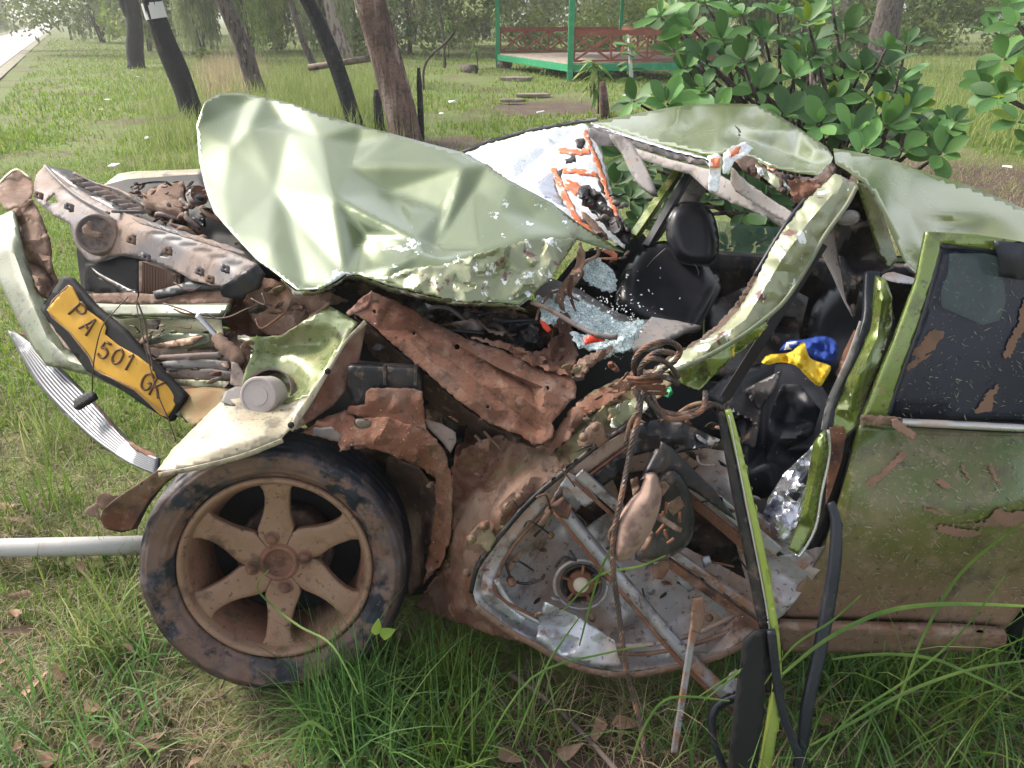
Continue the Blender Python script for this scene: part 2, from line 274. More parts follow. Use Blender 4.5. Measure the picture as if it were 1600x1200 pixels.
def edge_dist(q, poly):
    q = np.asarray(q, float); poly = np.asarray(poly, float); out = np.full(len(q), 1e9)
    for a, b in zip(poly, np.roll(poly, -1, 0)):
        d = b-a; t = np.clip(((q-a)@d)/max(d@d, 1e-9), 0, 1); out = np.minimum(out, np.linalg.norm(q-a-t[:, None]*d, axis=1))
    return out
def densify(poly, res, rag, rng):
    out = []; n = len(poly)
    for i in range(n):
        a, b = np.array(poly[i][:2]), np.array(poly[(i+1) % n][:2]); L = np.linalg.norm(b-a); k = max(1, int(L/res)); nn = np.array([-(b-a)[1], (b-a)[0]])/max(L, 1e-6)
        for j in range(k):
            out.append(a+(b-a)*j/k+nn*rng.uniform(-rag, rag)*(1 if j else .3))
    return np.array(out)
SEED = [7]
def panel(name, outline, m, parent, inner=(), offs=(), creases=(), crumple=(), res=7, thick=.003, rag=0., holes=(), roundc=True, smooth=True, br=None, sharp=None):
    """a sheet of metal: outline (px,py,distance) measured off the photo, real distances inside, folds and crumples as relief"""
    rough_ = m in ('rust_mud', 'dusty_metal', 'dust_brown', 'bright_rust', 'dark_mud', 'bare_paint', 'crumpled_silver', 'black_plastic')
    if br is None: br = 0 if rough_ else res*.9
    if sharp is None: sharp = 22 if rough_ else 34
    if thick <= .006: thick *= .45
    SEED[0] += 1; rng = np.random.default_rng(SEED[0])
    base = tps(list(outline)+list(inner)); poly = [(o[0], o[1]) for o in outline]
    lo, hi = np.min(poly, 0), np.max(poly, 0); fs = []
    if offs:
        k = len(poly); cv, ct = cdt(poly+[(o[0], o[1]) for o in offs], [(k+a, k+b) for a, b in creases])
        vals = []
        for p in cv:
            d = [math.hypot(p[0]-o[0], p[1]-o[1]) for o in offs]; j = int(np.argmin(d)); vals.append(offs[j][2] if d[j] < .5 else 0)
        fs.append(tri_interp([tuple(p) for p in cv], vals, ct))
    for sc, am in crumple: fs.append(tin(rng, (lo[0], hi[0], lo[1], hi[1]), sc, am))
    def depth(q):
        q = np.asarray(q, float).reshape(-1, 2); d = base(q)
        for f in fs:
            if br:
                for k in range(7): d = d+f(q+br*(.55 if k % 2 else 1)*np.array([math.cos(k*.898), math.sin(k*.898)]))/8
                d = d+f(q)/8
            else: d = d+f(q)
        return d
    ring = densify(poly, res, rag, rng); gx = np.arange(lo[0], hi[0], res); gy = np.arange(lo[1], hi[1], res)
    g = np.array([(x+(res/2 if j % 2 else 0), y) for j, y in enumerate(gy) for x in gx]) if len(gx) and len(gy) else np.zeros((0, 2))
    hrings = [densify(h, max(3, res*.6), rag*.6, rng) for h in holes]
    if len(g):
        g = g+rng.uniform(-.2, .2, g.shape)*res*(1 if rough_ else .3); k = inside(g, ring) & (edge_dist(g, ring) > res*.45)
        for h in hrings: k &= ~inside(g, h) & (edge_dist(g, h) > res*.4)
        g = g[k]
    allp = [tuple(p) for p in ring]; n = len(allp); ed = [(i, (i+1) % n) for i in range(n)]
    for h in hrings:
        s = len(allp); allp += [tuple(p) for p in h]; ed += [(s+i, s+(i+1) % len(h)) for i in range(len(h))]
    if creases:          # the folds run along edges of the mesh
        for a, b in creases:
            p0, p1 = np.array(offs[a][:2]), np.array(offs[b][:2]); kk = max(1, int(np.linalg.norm(p1-p0)/res)); L_ = [p0+(p1-p0)*j/kk for j in range(kk+1)]
            if not inside(np.array(L_), ring).all(): continue
            if len(g): g = g[np.min(np.linalg.norm(g[:, None]-np.array(L_)[None], axis=2), 1) > res*.5]
            s = len(allp); allp += [tuple(p) for p in L_]; ed += [(s+i, s+i+1) for i in range(kk)]
    allp += [tuple(p) for p in g]
    v, t = cdt(allp, ed); v2 = np.array([tuple(p) for p in v]); T = np.array(t)
    cen = v2[T].mean(1); k = inside(cen, ring)
    for h in hrings: k &= ~inside(cen, h)
    T = T[k]; Y_ = depth(v2)
    W3 = PN(v2, Y_)
    o = link(name, (W3.tolist(), T.tolist()), m, parent, smooth)
    o.data.set_sharp_from_angle(angle=math.radians(sharp))
    if thick: solid(o, thick)
    return o, depth
def band(path, w):
    """outline of a strip that follows (x,y,Y) points; w one width or one per point"""
    n = len(path); ws = [w]*n if not hasattr(w, '__len__') else w; L, R = [], []
    for i, (x, y, Y) in enumerate(path):
        a, b = path[max(0, i-1)], path[min(n-1, i+1)]; dx, dy = b[0]-a[0], b[1]-a[1]; q = math.hypot(dx, dy) or 1
        L.append((x-dy/q*ws[i]/2, y+dx/q*ws[i]/2, Y)); R.append((x+dy/q*ws[i]/2, y-dx/q*ws[i]/2, Y))
    return L+R[::-1]
def ribbon(name, path, w, m, parent, **k):
    k.setdefault('res', 5); return panel(name, band(smoothp(path, 3), w if not hasattr(w, '__len__') else list(np.interp(np.linspace(0, len(w)-1, (len(path)-1)*3+1), range(len(w)), w))), m, parent, **k)
def smoothp(path, k=4):
    p = [np.array(q, float) for q in path]; out = []
    for i in range(len(p)-1):
        a, b, c, d = p[max(0, i-1)], p[i], p[i+1], p[min(len(p)-1, i+2)]
        for j in range(k):
            t = j/k; out.append(tuple(.5*((2*b)+(-a+c)*t+(2*a-5*b+4*c-d)*t*t+(-a+3*b-3*c+d)*t**3)))
    out.append(tuple(p[-1])); return out
def frames(pp):
    n = len(pp); out = []; up = None
    for i in range(n):
        t = (pp[min(n-1, i+1)]-pp[max(0, i-1)]).normalized()
        if up is None: up = t.orthogonal().normalized()
        up = (up-t*up.dot(t)).normalized(); out.append((t, up, t.cross(up)))
    return out
def tube(name, P3, r, m, parent, n=8, local=False, wob=0, caps=True):
    pp = [Vector(q) for q in P3]; fr = frames(pp); v = []; f = []; rng = random.Random(len(pp)+int(pp[0][0]*1000))
    for i, (c, (t, u, w)) in enumerate(zip(pp, fr)):
        rr = r[i] if hasattr(r, '__len__') else r
        for k in range(n):
            a = 2*math.pi*k/n; q = rr*(1+wob*rng.uniform(-1, 1)); v.append(c+u*math.cos(a)*q+w*math.sin(a)*q)
    for i in range(len(pp)-1):
        for k in range(n): f.append((i*n+k, i*n+(k+1) % n, (i+1)*n+(k+1) % n, (i+1)*n+k))
    if caps: f.append(tuple(range(n))[::-1]); f.append(tuple((len(pp)-1)*n+k for k in range(n)))
    if name is None: return v, f
    return link(name, (v, f), m, parent, True, local)
def ptube(name, path, r, m, parent, k=4, **kw): return tube(name, [P(*q[:3]) for q in smoothp(path, k)], r, m, parent, **kw)
def join(parts):
    V, F = [], []
    for v, f in parts:
        s = len(V); V += list(v); F += [tuple(i+s for i in q) for q in f]
    return V, F
def boxvf(a, b):
    x0, y0, z0 = a; x1, y1, z1 = b
    return [(x0, y0, z0), (x1, y0, z0), (x1, y1, z0), (x0, y1, z0), (x0, y0, z1), (x1, y0, z1), (x1, y1, z1), (x0, y1, z1)], [(0, 3, 2, 1), (4, 5, 6, 7), (0, 1, 5, 4), (1, 2, 6, 5), (2, 3, 7, 6), (3, 0, 4, 7)]
def box(name, a, b, m, parent, bw=.006, local=False):
    o = link(name, boxvf(a, b), m, parent, False, local)
    if bw: bev(o, bw)
    return o
def beamvf(a, b, w, h, up=(0, 0, 1)):
    a, b = Vector(a), Vector(b); t = (b-a).normalized(); s = t.cross(Vector(up)).normalized(); u = s.cross(t)
    v = [c+s*x*w/2+u*y*h/2 for c in (a, b) for x, y in ((-1, -1), (1, -1), (1, 1), (-1, 1))]
    return v, [(0, 1, 2, 3)[::-1], (4, 5, 6, 7), (0, 1, 5, 4), (1, 2, 6, 5), (2, 3, 7, 6), (3, 0, 4, 7)]
def beam(name, a, b, w, h, m, parent, up=(0, 0, 1), bw=.002, local=False):
    v, f = beamvf(a, b, w, h, up); o = link(name, (v, f), m, parent, False, local)
    if bw: bev(o, bw)
    return o
def puff(name, outline, m, parent, bulge=.05, back=.05, R=30, res=7, crumple=(), inner=(), rag=0):
    """a stuffed or moulded closed body"""
    SEED[0] += 1; rng = np.random.default_rng(SEED[0]); base = tps(list(outline)+list(inner)); poly = [(o[0], o[1]) for o in outline]
    sm = smoothp([(x, y, 0) for x, y in poly+[poly[0]]], 3); ring = densify([(x, y) for x, y, _ in sm[:-1]], res, rag, rng)
    lo, hi = ring.min(0), ring.max(0); fs = [tin(rng, (lo[0], hi[0], lo[1], hi[1]), s, a) for s, a in crumple]
    g = np.array([(x+(res/2 if j % 2 else 0), y) for j, y in enumerate(np.arange(lo[1], hi[1], res)) for x in np.arange(lo[0], hi[0], res)])
    g = g[inside(g, ring) & (edge_dist(g, ring) > res*.5)]; n = len(ring)
    v, t = cdt([tuple(p) for p in ring]+[tuple(p) for p in g], [(i, (i+1) % n) for i in range(n)])
    v2 = np.array([tuple(p) for p in v]); T = np.array(t); T = T[inside(v2[T].mean(1), ring)]
    d = np.clip(edge_dist(v2, ring)/R, 0, 1); s = np.sqrt(1-(1-d)**2); b = base(v2); c = sum(f(v2) for f in fs)*s if fs else 0
    A = PN(v2, b-bulge*s+c); B = PN(v2, b+back*s+.0005); N = len(v2)
    V = A.tolist()+B.tolist(); F = T.tolist()+(T[:, ::-1]+N).tolist()
    F += [(i, (i+1) % n, N+(i+1) % n, N+i) for i in range(n)]
    return link(name, (V, F), m, parent)
def lathe(name, prof, origin, ax, m, parent, n=64, jag=None):
    ax = Vector(ax).normalized(); u = ax.cross(Vector((0, 0, 1))).normalized(); w = u.cross(ax); v = []; f = []
    for (r, h) in prof:
        for k in range(n):
            a = 2*math.pi*k/n; v.append(Vector(origin)+ax*h+(u*math.cos(a)+w*math.sin(a))*r)
    for i in range(len(prof)-1):
        for k in range(n): f.append((i*n+k, i*n+(k+1) % n, (i+1)*n+(k+1) % n, (i+1)*n+k))
    return link(name, (v, f), m, parent) if name else (v, f)

# ================================================================== THE WRECKED CAR
car = empty('wrecked_car', (.3, 2.0, 0), 'crashed olive green saloon with crumpled bonnet, torn open front and crushed roof', 'car')
# --- bonnet
hood_o = pts('319,160,2.62 341,147,2.75 375,145,2.78 412,152,2.76 457,162,2.7 502,179,2.6 562,196,2.52 619,211,2.45 660,222,2.4 724,239,2.32 761,259,2.22 799,284,2.12 862,317,2.02 900,347,1.95 976,395,1.86 937,386,1.86 902,374,1.84 890,392,1.8 860,435,1.68 829,462,1.62 812,476,1.60 787,473,1.60 712,469,1.61 667,460,1.63 611,447,1.66 562,430,1.70 540,428,1.70 521,441,1.67 502,452,1.66 465,454,1.68 439,434,1.74 401,407,1.85 360,362,2.0 334,332,2.12 322,299,2.25 311,254,2.42 307,197,2.56')
hood_off = pts('521,310,-0.076 547,261,-0.012 649,374,-0.019 476,445,0.025 610,300,0.062 724,262,-0.037 690,330,0.044 679,389,0.037 697,329,0.050 607,419,-0.044 660,398,-0.050 701,407,-0.044 750,392,-0.037 825,370,-0.037 890,370,-0.025 430,300,0.012 390,200,-0.037 440,190,0.037 500,215,-0.025 560,225,0.037 360,230,-0.025 350,300,-0.012 420,380,-0.012 450,330,0.025 780,330,0.000 740,300,0.037 830,340,0.025 640,330,0.019 570,370,0.050 380,165,0.025 470,170,0.000')
hood, dhood = panel('hood', hood_o, 'hood_paint', car, offs=hood_off, creases=[(0, 1), (0, 2), (1, 5), (9, 10), (10, 11), (11, 12), (12, 13), (13, 14), (5, 7), (0, 17), (16, 18)],
    crumple=[(120, .013), (36, .0015)], res=5, thick=.006, rag=.25, br=6, sharp=60)
panel('hood_edge_fold', pts('439,436,1.73 465,456,1.67 502,454,1.65 521,443,1.66 542,430,1.69 562,432,1.69 611,449,1.65 667,462,1.62 712,471,1.60 787,475,1.59 810,478,1.59 826,488,1.62 800,482,1.66 712,478,1.70 611,456,1.74 562,438,1.78 540,436,1.78 520,450,1.76 490,462,1.74 460,462,1.74'), 'bare_paint', car, rag=1.5, res=4, thick=.002)
panel('hood_crumpled_corner', pts('700,412,1.625 750,396,1.66 825,374,1.72 900,372,1.80 888,394,1.77 858,437,1.65 829,463,1.60 812,478,1.585 787,474,1.585 712,470,1.595 640,452,1.62 590,436,1.665 640,420,1.64'), 'bare_paint', car, crumple=[(45, .03), (16, .012)], res=4, thick=.003, rag=2)
panel('hood_frame', pts('520,449,1.85 560,437,1.85 620,452,1.85 700,475,1.85 800,482,1.82 850,475,1.82 900,520,1.9 860,560,1.9 760,535,1.9 680,505,1.9 600,470,1.9 560,460,1.9'), 'dark_mud', car, crumple=[(40, .05)], rag=3)
ptube('hood_prop_rod', pts('838,500,1.62 845,478,1.66 870,455,1.72 905,470,1.7'), .003, 'dusty_metal', car)
# --- torn hood hinge and bracket
panel('hinge_strap', band(smoothp(pts('905,378,1.78 908,400,1.76 902,425,1.74 888,445,1.72 875,465,1.72 876,490,1.7 880,510,1.68'), 4), [6]*3+[13]*5+[18]*5+[14]*6+[15]*6), 'dust_brown', car, crumple=[(18, .015)], res=4, rag=1)
panel('hinge_strap', band(smoothp(pts('932,385,1.8 935,398,1.8 915,410,1.78 905,425,1.76'), 4), 5), 'dust_brown', car, res=4)
panel('torn_strip', band(smoothp(pts('893,430,1.7 890,455,1.69 895,475,1.69 900,487,1.68'), 3), [5, 8, 8, 7, 6, 5, 5, 4, 3, 2]), 'rust_mud', car, res=4)
panel('torn_bracket', pts('876,486,1.66 890,492,1.66 893,520,1.62 905,555,1.58 897,570,1.56 893,590,1.52 870,585,1.52 845,575,1.54 828,560,1.58 838,548,1.6 855,545,1.6 862,520,1.63'), 'rust_mud', car, crumple=[(22, .025), (10, .01)], rag=2.5, res=4, holes=[[(862, 515), (872, 512), (874, 524), (864, 528)]])
# --- windscreen
ws_o = pts('727,240,2.4 760,226,2.48 830,206,2.62 912,194,2.72 928,204,2.7 940,235,2.6 952,285,2.42 966,330,2.26 985,368,2.12 976,388,2.02 945,372,2.03 900,347,2.06 862,319,2.12 800,285,2.25 762,258,2.34')
wsc, dws = panel('windscreen', ws_o, 'crazed_glass', car, crumple=[(60, .03), (20, .005)], res=4, br=0, thick=.004, rag=1.5, offs=pts('850,240,.05 880,300,.03 800,250,-.02'))
wsc['label'] = 'shattered white laminated windscreen with orange marks'
def lay_on(o, dfn, lift):
    """press a sheet onto another surface, a few millimetres proud of it"""
    me = o.data; n = len(me.vertices); co = np.empty(n*3); me.vertices.foreach_get('co', co); co = co.reshape(-1, 3)-np.array([0, 0, H]); k = co[:, 1]*cp-co[:, 2]*sp
    px = np.stack([800+FOC*co[:, 0]/k, 600-FOC*(co[:, 1]*sp+co[:, 2]*cp)/k], 1); me.vertices.foreach_set('co', PN(px, dfn(px)-lift).ravel()); me.update(); return o
def decal(name, path, w, m, dfn, lift=.0045, th=.0005, parent=None, res=5):
    o = band(smoothp([(a, b, 0) for a, b in path], 3), w); p_ = panel(name, [(x, y, 2) for x, y, _ in o], m, parent or car, res=3, thick=th, rag=2)[0]; return lay_on(p_, dfn, lift)
for pth, w in ((((913, 203), (922, 225), (934, 255), (950, 300), (965, 340)), 8), (((864, 262), (876, 290), (890, 320), (905, 345), (932, 368)), 9), (((872, 234), (895, 238), (922, 236)), 9),
               (((880, 267), (905, 268), (935, 274)), 9), (((882, 288), (895, 292), (906, 300)), 17), (((940, 312), (950, 308), (958, 312)), 7)):
    decal('orange_mark', pth, w, 'orange_paint', dws)
panel('orange_mark', pts('958,402,1.95 940,392,1.95 950,382,1.95 965,398,1.95 964,407,1.95 945,406,1.95 930,403,1.95'), 'orange_paint', car, res=4)
for pg in ('868,270 880,262 876,285 866,284', '898,220 912,216 914,232 900,230', '934,276 946,284 950,306 938,300', '905,345 918,340 930,352 920,358', '882,248 898,244 900,254 884,256', '840,285 866,268 872,300 890,330 868,316 845,305'):
    q = [(float(a), float(b)) for a, b in (t.split(',') for t in pg.split())]
    lay_on(panel('screen_hole' if not pg.startswith('840') else 'bare_screen_patch', [(x, y, float(dws([(x, y)])[0])-.004) for x, y in q], 'black_plastic' if not pg.startswith('840') else 'crumpled_silver', car, res=4, thick=.001, rag=2)[0], dws, .0035)
panel('wiper_linkage', pts('905,297,2.15 915,292,2.15 930,296,2.14 945,315,2.1 962,338,2.06 978,352,2.02 990,368,1.98 980,385,1.96 968,372,1.98 950,358,2.02 935,338,2.06 915,322,2.1 906,310,2.13'), 'black_plastic', car, crumple=[(12, .03)], rag=2.5, res=4, thick=.01)
panel('torn_strip', pts('908,330,2.08 918,335,2.07 948,365,2.02 950,376,2.0 940,372,2.0 912,342,2.05'), 'dust_brown', car, rag=1, res=4)
rn = random.Random(5)
for i in range(9):
    x, y = 925+rn.random()*48, 305+rn.random()*62; k = (x-925)/50
    a = P(x, y, 2.03-.08*k); ptube('clip', [(x, y, 2.0-.05*k), (x+rn.uniform(4, 9), y-rn.uniform(0, 7), 1.99-.05*k), (x+rn.uniform(8, 14), y+rn.uniform(-4, 5), 2.0-.05*k)], rn.uniform(.003, .007), rn.choice(['black_plastic', 'grey_plastic', 'grey_trim']), car, k=2, n=6)
panel('far_screen_pillar', band(pts('718,240,2.46 760,222,2.55 830,203,2.68 905,190,2.78 935,187,2.76'), 4), 'grey_trim', car, res=4, thick=.01)
# --- far door frame, visor, interior
beam('far_door_frame', P(1064, 262, 2.45), P(990, 370, 2.3), .03, .02, 'pillar_paint', car)
beam('far_door_seal', P(1081, 266, 2.42), P(1010, 386, 2.26), .025, .02, 'seal_rubber', car)
panel('far_pillar_trim', pts('1083,270,2.46 1108,285,2.4 1090,320,2.4 1050,345,2.4 1028,375,2.4 1010,392,2.38'), 'grey_trim', car, res=8, thick=.01)
panel('sun_visor', pts('952,213,2.2 972,214,2.2 990,228,2.15 1008,258,2.08 1022,288,2.02 1027,305,2.0 1018,304,2.0 1000,291,2.04 984,268,2.1 972,240,2.15'), 'grey_trim', car, res=5, thick=.02)
panel('mirror_mount', pts('920,200,2.42 945,210,2.4 960,222,2.38 958,228,2.38 938,228,2.4 922,212,2.42'), 'grey_trim', car, res=5, thick=.02)
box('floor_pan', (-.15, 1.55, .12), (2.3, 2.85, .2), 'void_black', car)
panel('far_door_panel', pts('1095,392,2.72 1232,403,2.72 1400,415,2.72 1600,425,2.72 1600,640,2.72 1100,640,2.72 1000,600,2.72'), 'black_plastic', car, res=30, thick=.06)
panel('far_window', pts('1118,344,2.74 1170,352,2.74 1225,356,2.74 1236,404,2.74 1118,394,2.74'), 'clear_glass', car, res=20, thick=.005)
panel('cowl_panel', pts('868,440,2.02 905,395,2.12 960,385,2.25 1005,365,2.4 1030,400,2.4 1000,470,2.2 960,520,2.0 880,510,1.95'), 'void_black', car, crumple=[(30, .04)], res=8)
panel('centre_console', pts('1100,480,2.2 1200,440,2.3 1260,470,2.2 1240,560,2.0 1180,590,1.9 1100,590,1.9'), 'black_plastic', car, res=14, thick=.03, crumple=[(40, .05)])
seat = puff('front_seat', pts('962,455,2.1 972,425,2.16 988,402,2.22 1012,384,2.28 1038,376,2.3 1062,388,2.3 1090,402,2.26 1120,425,2.22 1128,445,2.18 1118,470,2.12 1100,500,2.05 1085,520,2.0 1040,518,2.0 990,500,2.04 962,480,2.08'), 'leather', car, bulge=.07, back=.08, R=30, res=6)
seat['label'] = 'black leather seat on the far side of the car'
def sproj(s, dy): return [(x, y, Y) for x, y, Y in s]
puff('headrest', pts('1041,372,2.2 1041,345,2.22 1049,325,2.24 1068,315,2.25 1092,317,2.24 1110,328,2.22 1120,350,2.2 1124,385,2.17 1118,408,2.15 1100,416,2.15 1070,413,2.16 1050,398,2.18'), 'leather', seat, bulge=.055, back=.07, R=20, res=5)
for pa in (((985, 420), (1000, 447), (1012, 415), (1040, 388)), ((1000, 447), (1035, 450), (1044, 480)), ((1045, 510), (1075, 460), (1092, 425), (1072, 400))):
    q = smoothp([(a, b, 0) for a, b in pa], 3); tube('stitching', [P(a, b, 2.135) for a, b, _ in q], .0016, 'grey_trim', seat, n=5)
puff('rear_seat', pts('1262,520,2.1 1270,480,2.2 1290,455,2.26 1310,440,2.3 1345,445,2.3 1385,460,2.3 1400,520,2.2 1380,580,2.1 1320,600,2.05 1270,580,2.05'), 'leather', car, bulge=.08, back=.08, R=40, res=9)
puff('driver_seat', pts('1098,620,1.62 1130,590,1.66 1172,572,1.7 1215,565,1.7 1250,572,1.68 1282,600,1.64 1300,640,1.6 1290,700,1.55 1260,760,1.5 1200,780,1.5 1160,760,1.5 1145,700,1.52 1120,650,1.58'), 'black_vinyl', car, bulge=.04, back=.08, R=20, res=6, crumple=[(60, .05)])
panel('seat_side_cover', pts('1205,640,1.52 1222,600,1.55 1250,600,1.55 1282,640,1.52 1268,690,1.48 1240,740,1.46 1205,760,1.46 1195,700,1.49'), 'black_vinyl', car, crumple=[(26, .03), (10, .006)], res=5)
panel('seat_side_cover', pts('1130,632,1.54 1160,610,1.55 1222,578,1.56 1215,600,1.54 1190,640,1.5 1180,700,1.46 1150,690,1.48 1130,660,1.52'), 'black_plastic', car, crumple=[(30, .03)], res=5)
beam('seat_belt', P(1286, 380, 1.62), P(1133, 622, 1.5), .028, .002, 'belt_web', car, up=(0, 1, .3), bw=0)
panel('dashboard', pts('835,440,1.85 862,437,1.86 905,455,1.86 962,490,1.82 1000,502,1.78 1055,503,1.74 1095,512,1.7 1066,520,1.68 1040,535,1.66 1010,545,1.64 985,548,1.63 950,520,1.66 900,500,1.7 850,480,1.74 835,462,1.8'), 'grey_trim', car, crumple=[(60, .02)], res=6, thick=.01, rag=.5)
panel('dashboard_side', pts('1018,498,1.70 1096,512,1.66 1070,519,1.63 1045,532,1.6 1022,545,1.58 990,550,1.58 985,536,1.6'), 'grey_trim', car, res=5, thick=.012)
for s, c in (('862,452,1.78 890,452,1.78 930,480,1.75 975,505,1.71 1005,500,1.72 1012,515,1.68 975,530,1.64 930,522,1.64 890,505,1.66 862,480,1.7', 'glass_crumbs'), ('905,405,1.92 935,402,1.92 962,430,1.9 965,455,1.88 940,455,1.86 915,440,1.88', 'glass_crumbs'),
             ('838,462,1.74 870,466,1.72 880,490,1.68 868,512,1.64 845,500,1.66', 'glass_crumbs'), ('890,520,1.6 930,525,1.6 960,535,1.58 950,548,1.56 905,545,1.56', 'glass_crumbs'), ('965,528,1.57 1000,520,1.6 985,545,1.56 945,562,1.55 915,560,1.56', 'glass_crumbs')):
    panel('broken_glass', pts(s), c, car, crumple=[(10, .012)], rag=3, res=4, thick=.006)
rg2 = np.random.default_rng(3); cv = []; cf = []
for i in range(300):
    x, y = rg2.normal(940, 45), rg2.normal(500, 32); Y = 1.70+rg2.uniform(-.08, .03); c = P(x, y, Y); s = rg2.uniform(.0015, .0042)
    d = rg2.normal(size=(4, 3)); k = len(cv); cv += [c+Vector(q/np.linalg.norm(q))*s for q in d]; cf += [(k, k+1, k+2), (k, k+2, k+3), (k, k+3, k+1), (k+1, k+3, k+2)]
tag(link('glass_fragments', (cv, cf), 'crazed_glass', car, False), kind='stuff')
panel('red_wrapper', pts('843,500,1.6 852,503,1.6 862,515,1.6 856,520,1.59 848,512,1.6'), 'red_plastic', car, res=4)
panel('red_wrapper', pts('912,528,1.55 925,522,1.55 946,526,1.55 945,533,1.54 925,536,1.54 914,539,1.53'), 'red_plastic', car, res=4, crumple=[(8, .01)])
ptube('trim_strip', pts('830,472,1.64 860,484,1.62 900,508,1.58 935,524,1.54 965,527,1.53'), .006, 'grey_plastic', car)
# --- roof
roof, droof = panel('roof', pts('926,191,2.72 985,179,2.85 1060,166,2.95 1130,162,2.95 1180,163,2.9 1212,178,2.7 1248,200,2.45 1292,230,2.1 1302,246,1.95 1296,262,1.85 1278,275,1.76 1245,270,1.72 1205,262,1.72 1172,246,1.76 1150,232,1.82 1122,243,1.86 1100,240,1.9 1020,222,2.2'), 'roof_paint', car,
    offs=pts('1155,215,0.085 1140,190,-0.051 1180,180,0.034 1200,230,0.170 1240,245,0.170 1270,255,0.068 1230,205,-0.068 1085,200,0.051 1060,185,-0.034 1120,215,-0.051 1020,195,0.017 1275,235,-0.051 1180,205,-0.051'), creases=[(0, 1), (1, 2), (0, 3), (3, 4), (6, 12), (7, 9)], crumple=[(50, .018), (18, .003)], res=5, thick=.004, rag=.25, br=5, sharp=60)
lay_on(ribbon('paint_crack', [(1148, 196, 2), (1156, 206, 2), (1152, 218, 2), (1146, 228, 2)], [1, 4, 3, 1], 'void_black', car, thick=.0005, res=3)[0], droof, .004)
panel('roof_header', pts('922,194,2.68 985,215,2.35 1050,235,2.05 1105,250,1.85 1112,262,1.83 1050,248,2.03 985,227,2.32 940,212,2.55 920,203,2.66'), 'black_plastic', car, crumple=[(12, .012)], rag=1.5, res=4, thick=.006)
panel('roof_header_edge', pts('924,191,2.70 985,211,2.36 1050,231,2.06 1108,246,1.86 1108,250,1.84 1050,236,2.04 985,216,2.33 922,196,2.66'), 'chrome_strip', car, rag=.6, res=4)
hl = panel('headliner', pts('922,204,2.7 940,213,2.56 985,229,2.3 1050,250,2.02 1110,265,1.82 1145,285,1.75 1190,308,1.68 1235,330,1.6 1232,345,1.6 1190,335,1.66 1150,318,1.72 1110,300,1.8 1080,272,1.95 1040,262,2.05 985,242,2.32'), 'pale_liner', car, res=6, thick=.008, crumple=[(40, .015)])
panel('headliner', pts('1143,262,1.70 1175,290,1.66 1215,318,1.62 1238,332,1.58 1236,345,1.57 1232,358,1.57 1228,345,1.59 1190,325,1.64 1150,300,1.70 1142,285,1.71'), 'pale_liner', car, res=5, thick=.005, rag=1)
panel('headliner', pts('1146,295,1.8 1190,312,1.75 1228,335,1.7 1245,350,1.68 1225,358,1.7 1200,340,1.75 1170,320,1.8'), 'pale_liner', car, res=7, thick=.005)
panel('torn_roof_rail', pts('1148,252,1.72 1160,245,1.74 1175,245,1.72 1190,258,1.69 1210,268,1.67 1240,275,1.66 1270,280,1.66 1285,270,1.68 1300,250,1.7 1306,262,1.66 1290,290,1.6 1270,315,1.58 1245,322,1.58 1232,310,1.6 1195,286,1.66 1165,268,1.7'), 'dark_mud', car, crumple=[(18, .03), (8, .01)], rag=2, res=4)
panel('torn_roof_rail', pts('1180,256,1.68 1205,270,1.66 1225,282,1.64 1240,300,1.62 1230,305,1.62 1205,288,1.64 1185,272,1.67'), 'bare_paint', car, crumple=[(10, .01)], rag=1.5, res=4)
panel('torn_roof_rail', pts('1230,280,1.6 1270,282,1.6 1285,292,1.58 1275,315,1.56 1252,322,1.57 1236,305,1.59'), 'rust_mud', car, crumple=[(14, .02)], rag=2, res=4)
for s, m_ in (('1106,243,1.72 1120,240,1.72 1128,245,1.72 1126,275,1.7 1122,300,1.69 1107,298,1.69 1108,270,1.71', 'crazed_glass'), ('1130,240,1.7 1145,228,1.72 1165,222,1.74 1178,232,1.72 1165,243,1.71 1150,250,1.7 1138,270,1.69 1131,272,1.69', 'crazed_glass'),
              ('1108,248,1.705 1126,246,1.705 1124,262,1.695 1109,262,1.695', 'orange_paint'), ('1140,236,1.70 1158,228,1.715 1154,240,1.70 1142,246,1.70', 'orange_paint'), ('1198,260,1.70 1212,264,1.69 1208,268,1.69 1199,266,1.69', 'orange_paint')):
    panel('hanging_glass' if 'glass' in m_ else 'orange_mark', pts(s), m_, car, crumple=[(8, .006)], rag=1.5, res=4, thick=.004)
panel('rear_roof', pts('1302,232,2.2 1340,238,2.3 1400,252,2.45 1450,271,2.5 1520,292,2.5 1600,326,2.45 1700,365,2.4 1720,420,2.1 1600,412,2.05 1530,410,2.0 1440,430,1.85 1415,412,1.8 1400,380,1.85 1380,335,1.9 1355,290,1.9 1325,268,1.95 1305,256,2.0'), 'roof_paint', car,
    offs=pts('1340,262,0.030 1420,262,-0.030 1380,290,0.045 1500,300,-0.015 1420,330,-0.045 1480,350,0.045 1560,340,-0.030 1560,380,0.030 1440,390,-0.075 1420,400,0.030 1600,370,0.000'), creases=[(1, 3), (2, 4), (4, 6), (5, 7), (0, 2)], crumple=[(60, .010)], res=7, thick=.004, br=8, sharp=70)
ptube('rear_trim', pts('1415,414,1.8 1440,430,1.82 1500,425,1.86 1600,400,1.95'), .005, 'chrome_strip', car)
panel('rear_trim', pts('1375,428,1.8 1395,425,1.78 1440,438,1.75 1440,447,1.74 1400,442,1.75 1380,436,1.78'), 'chrome_strip', car, res=5)
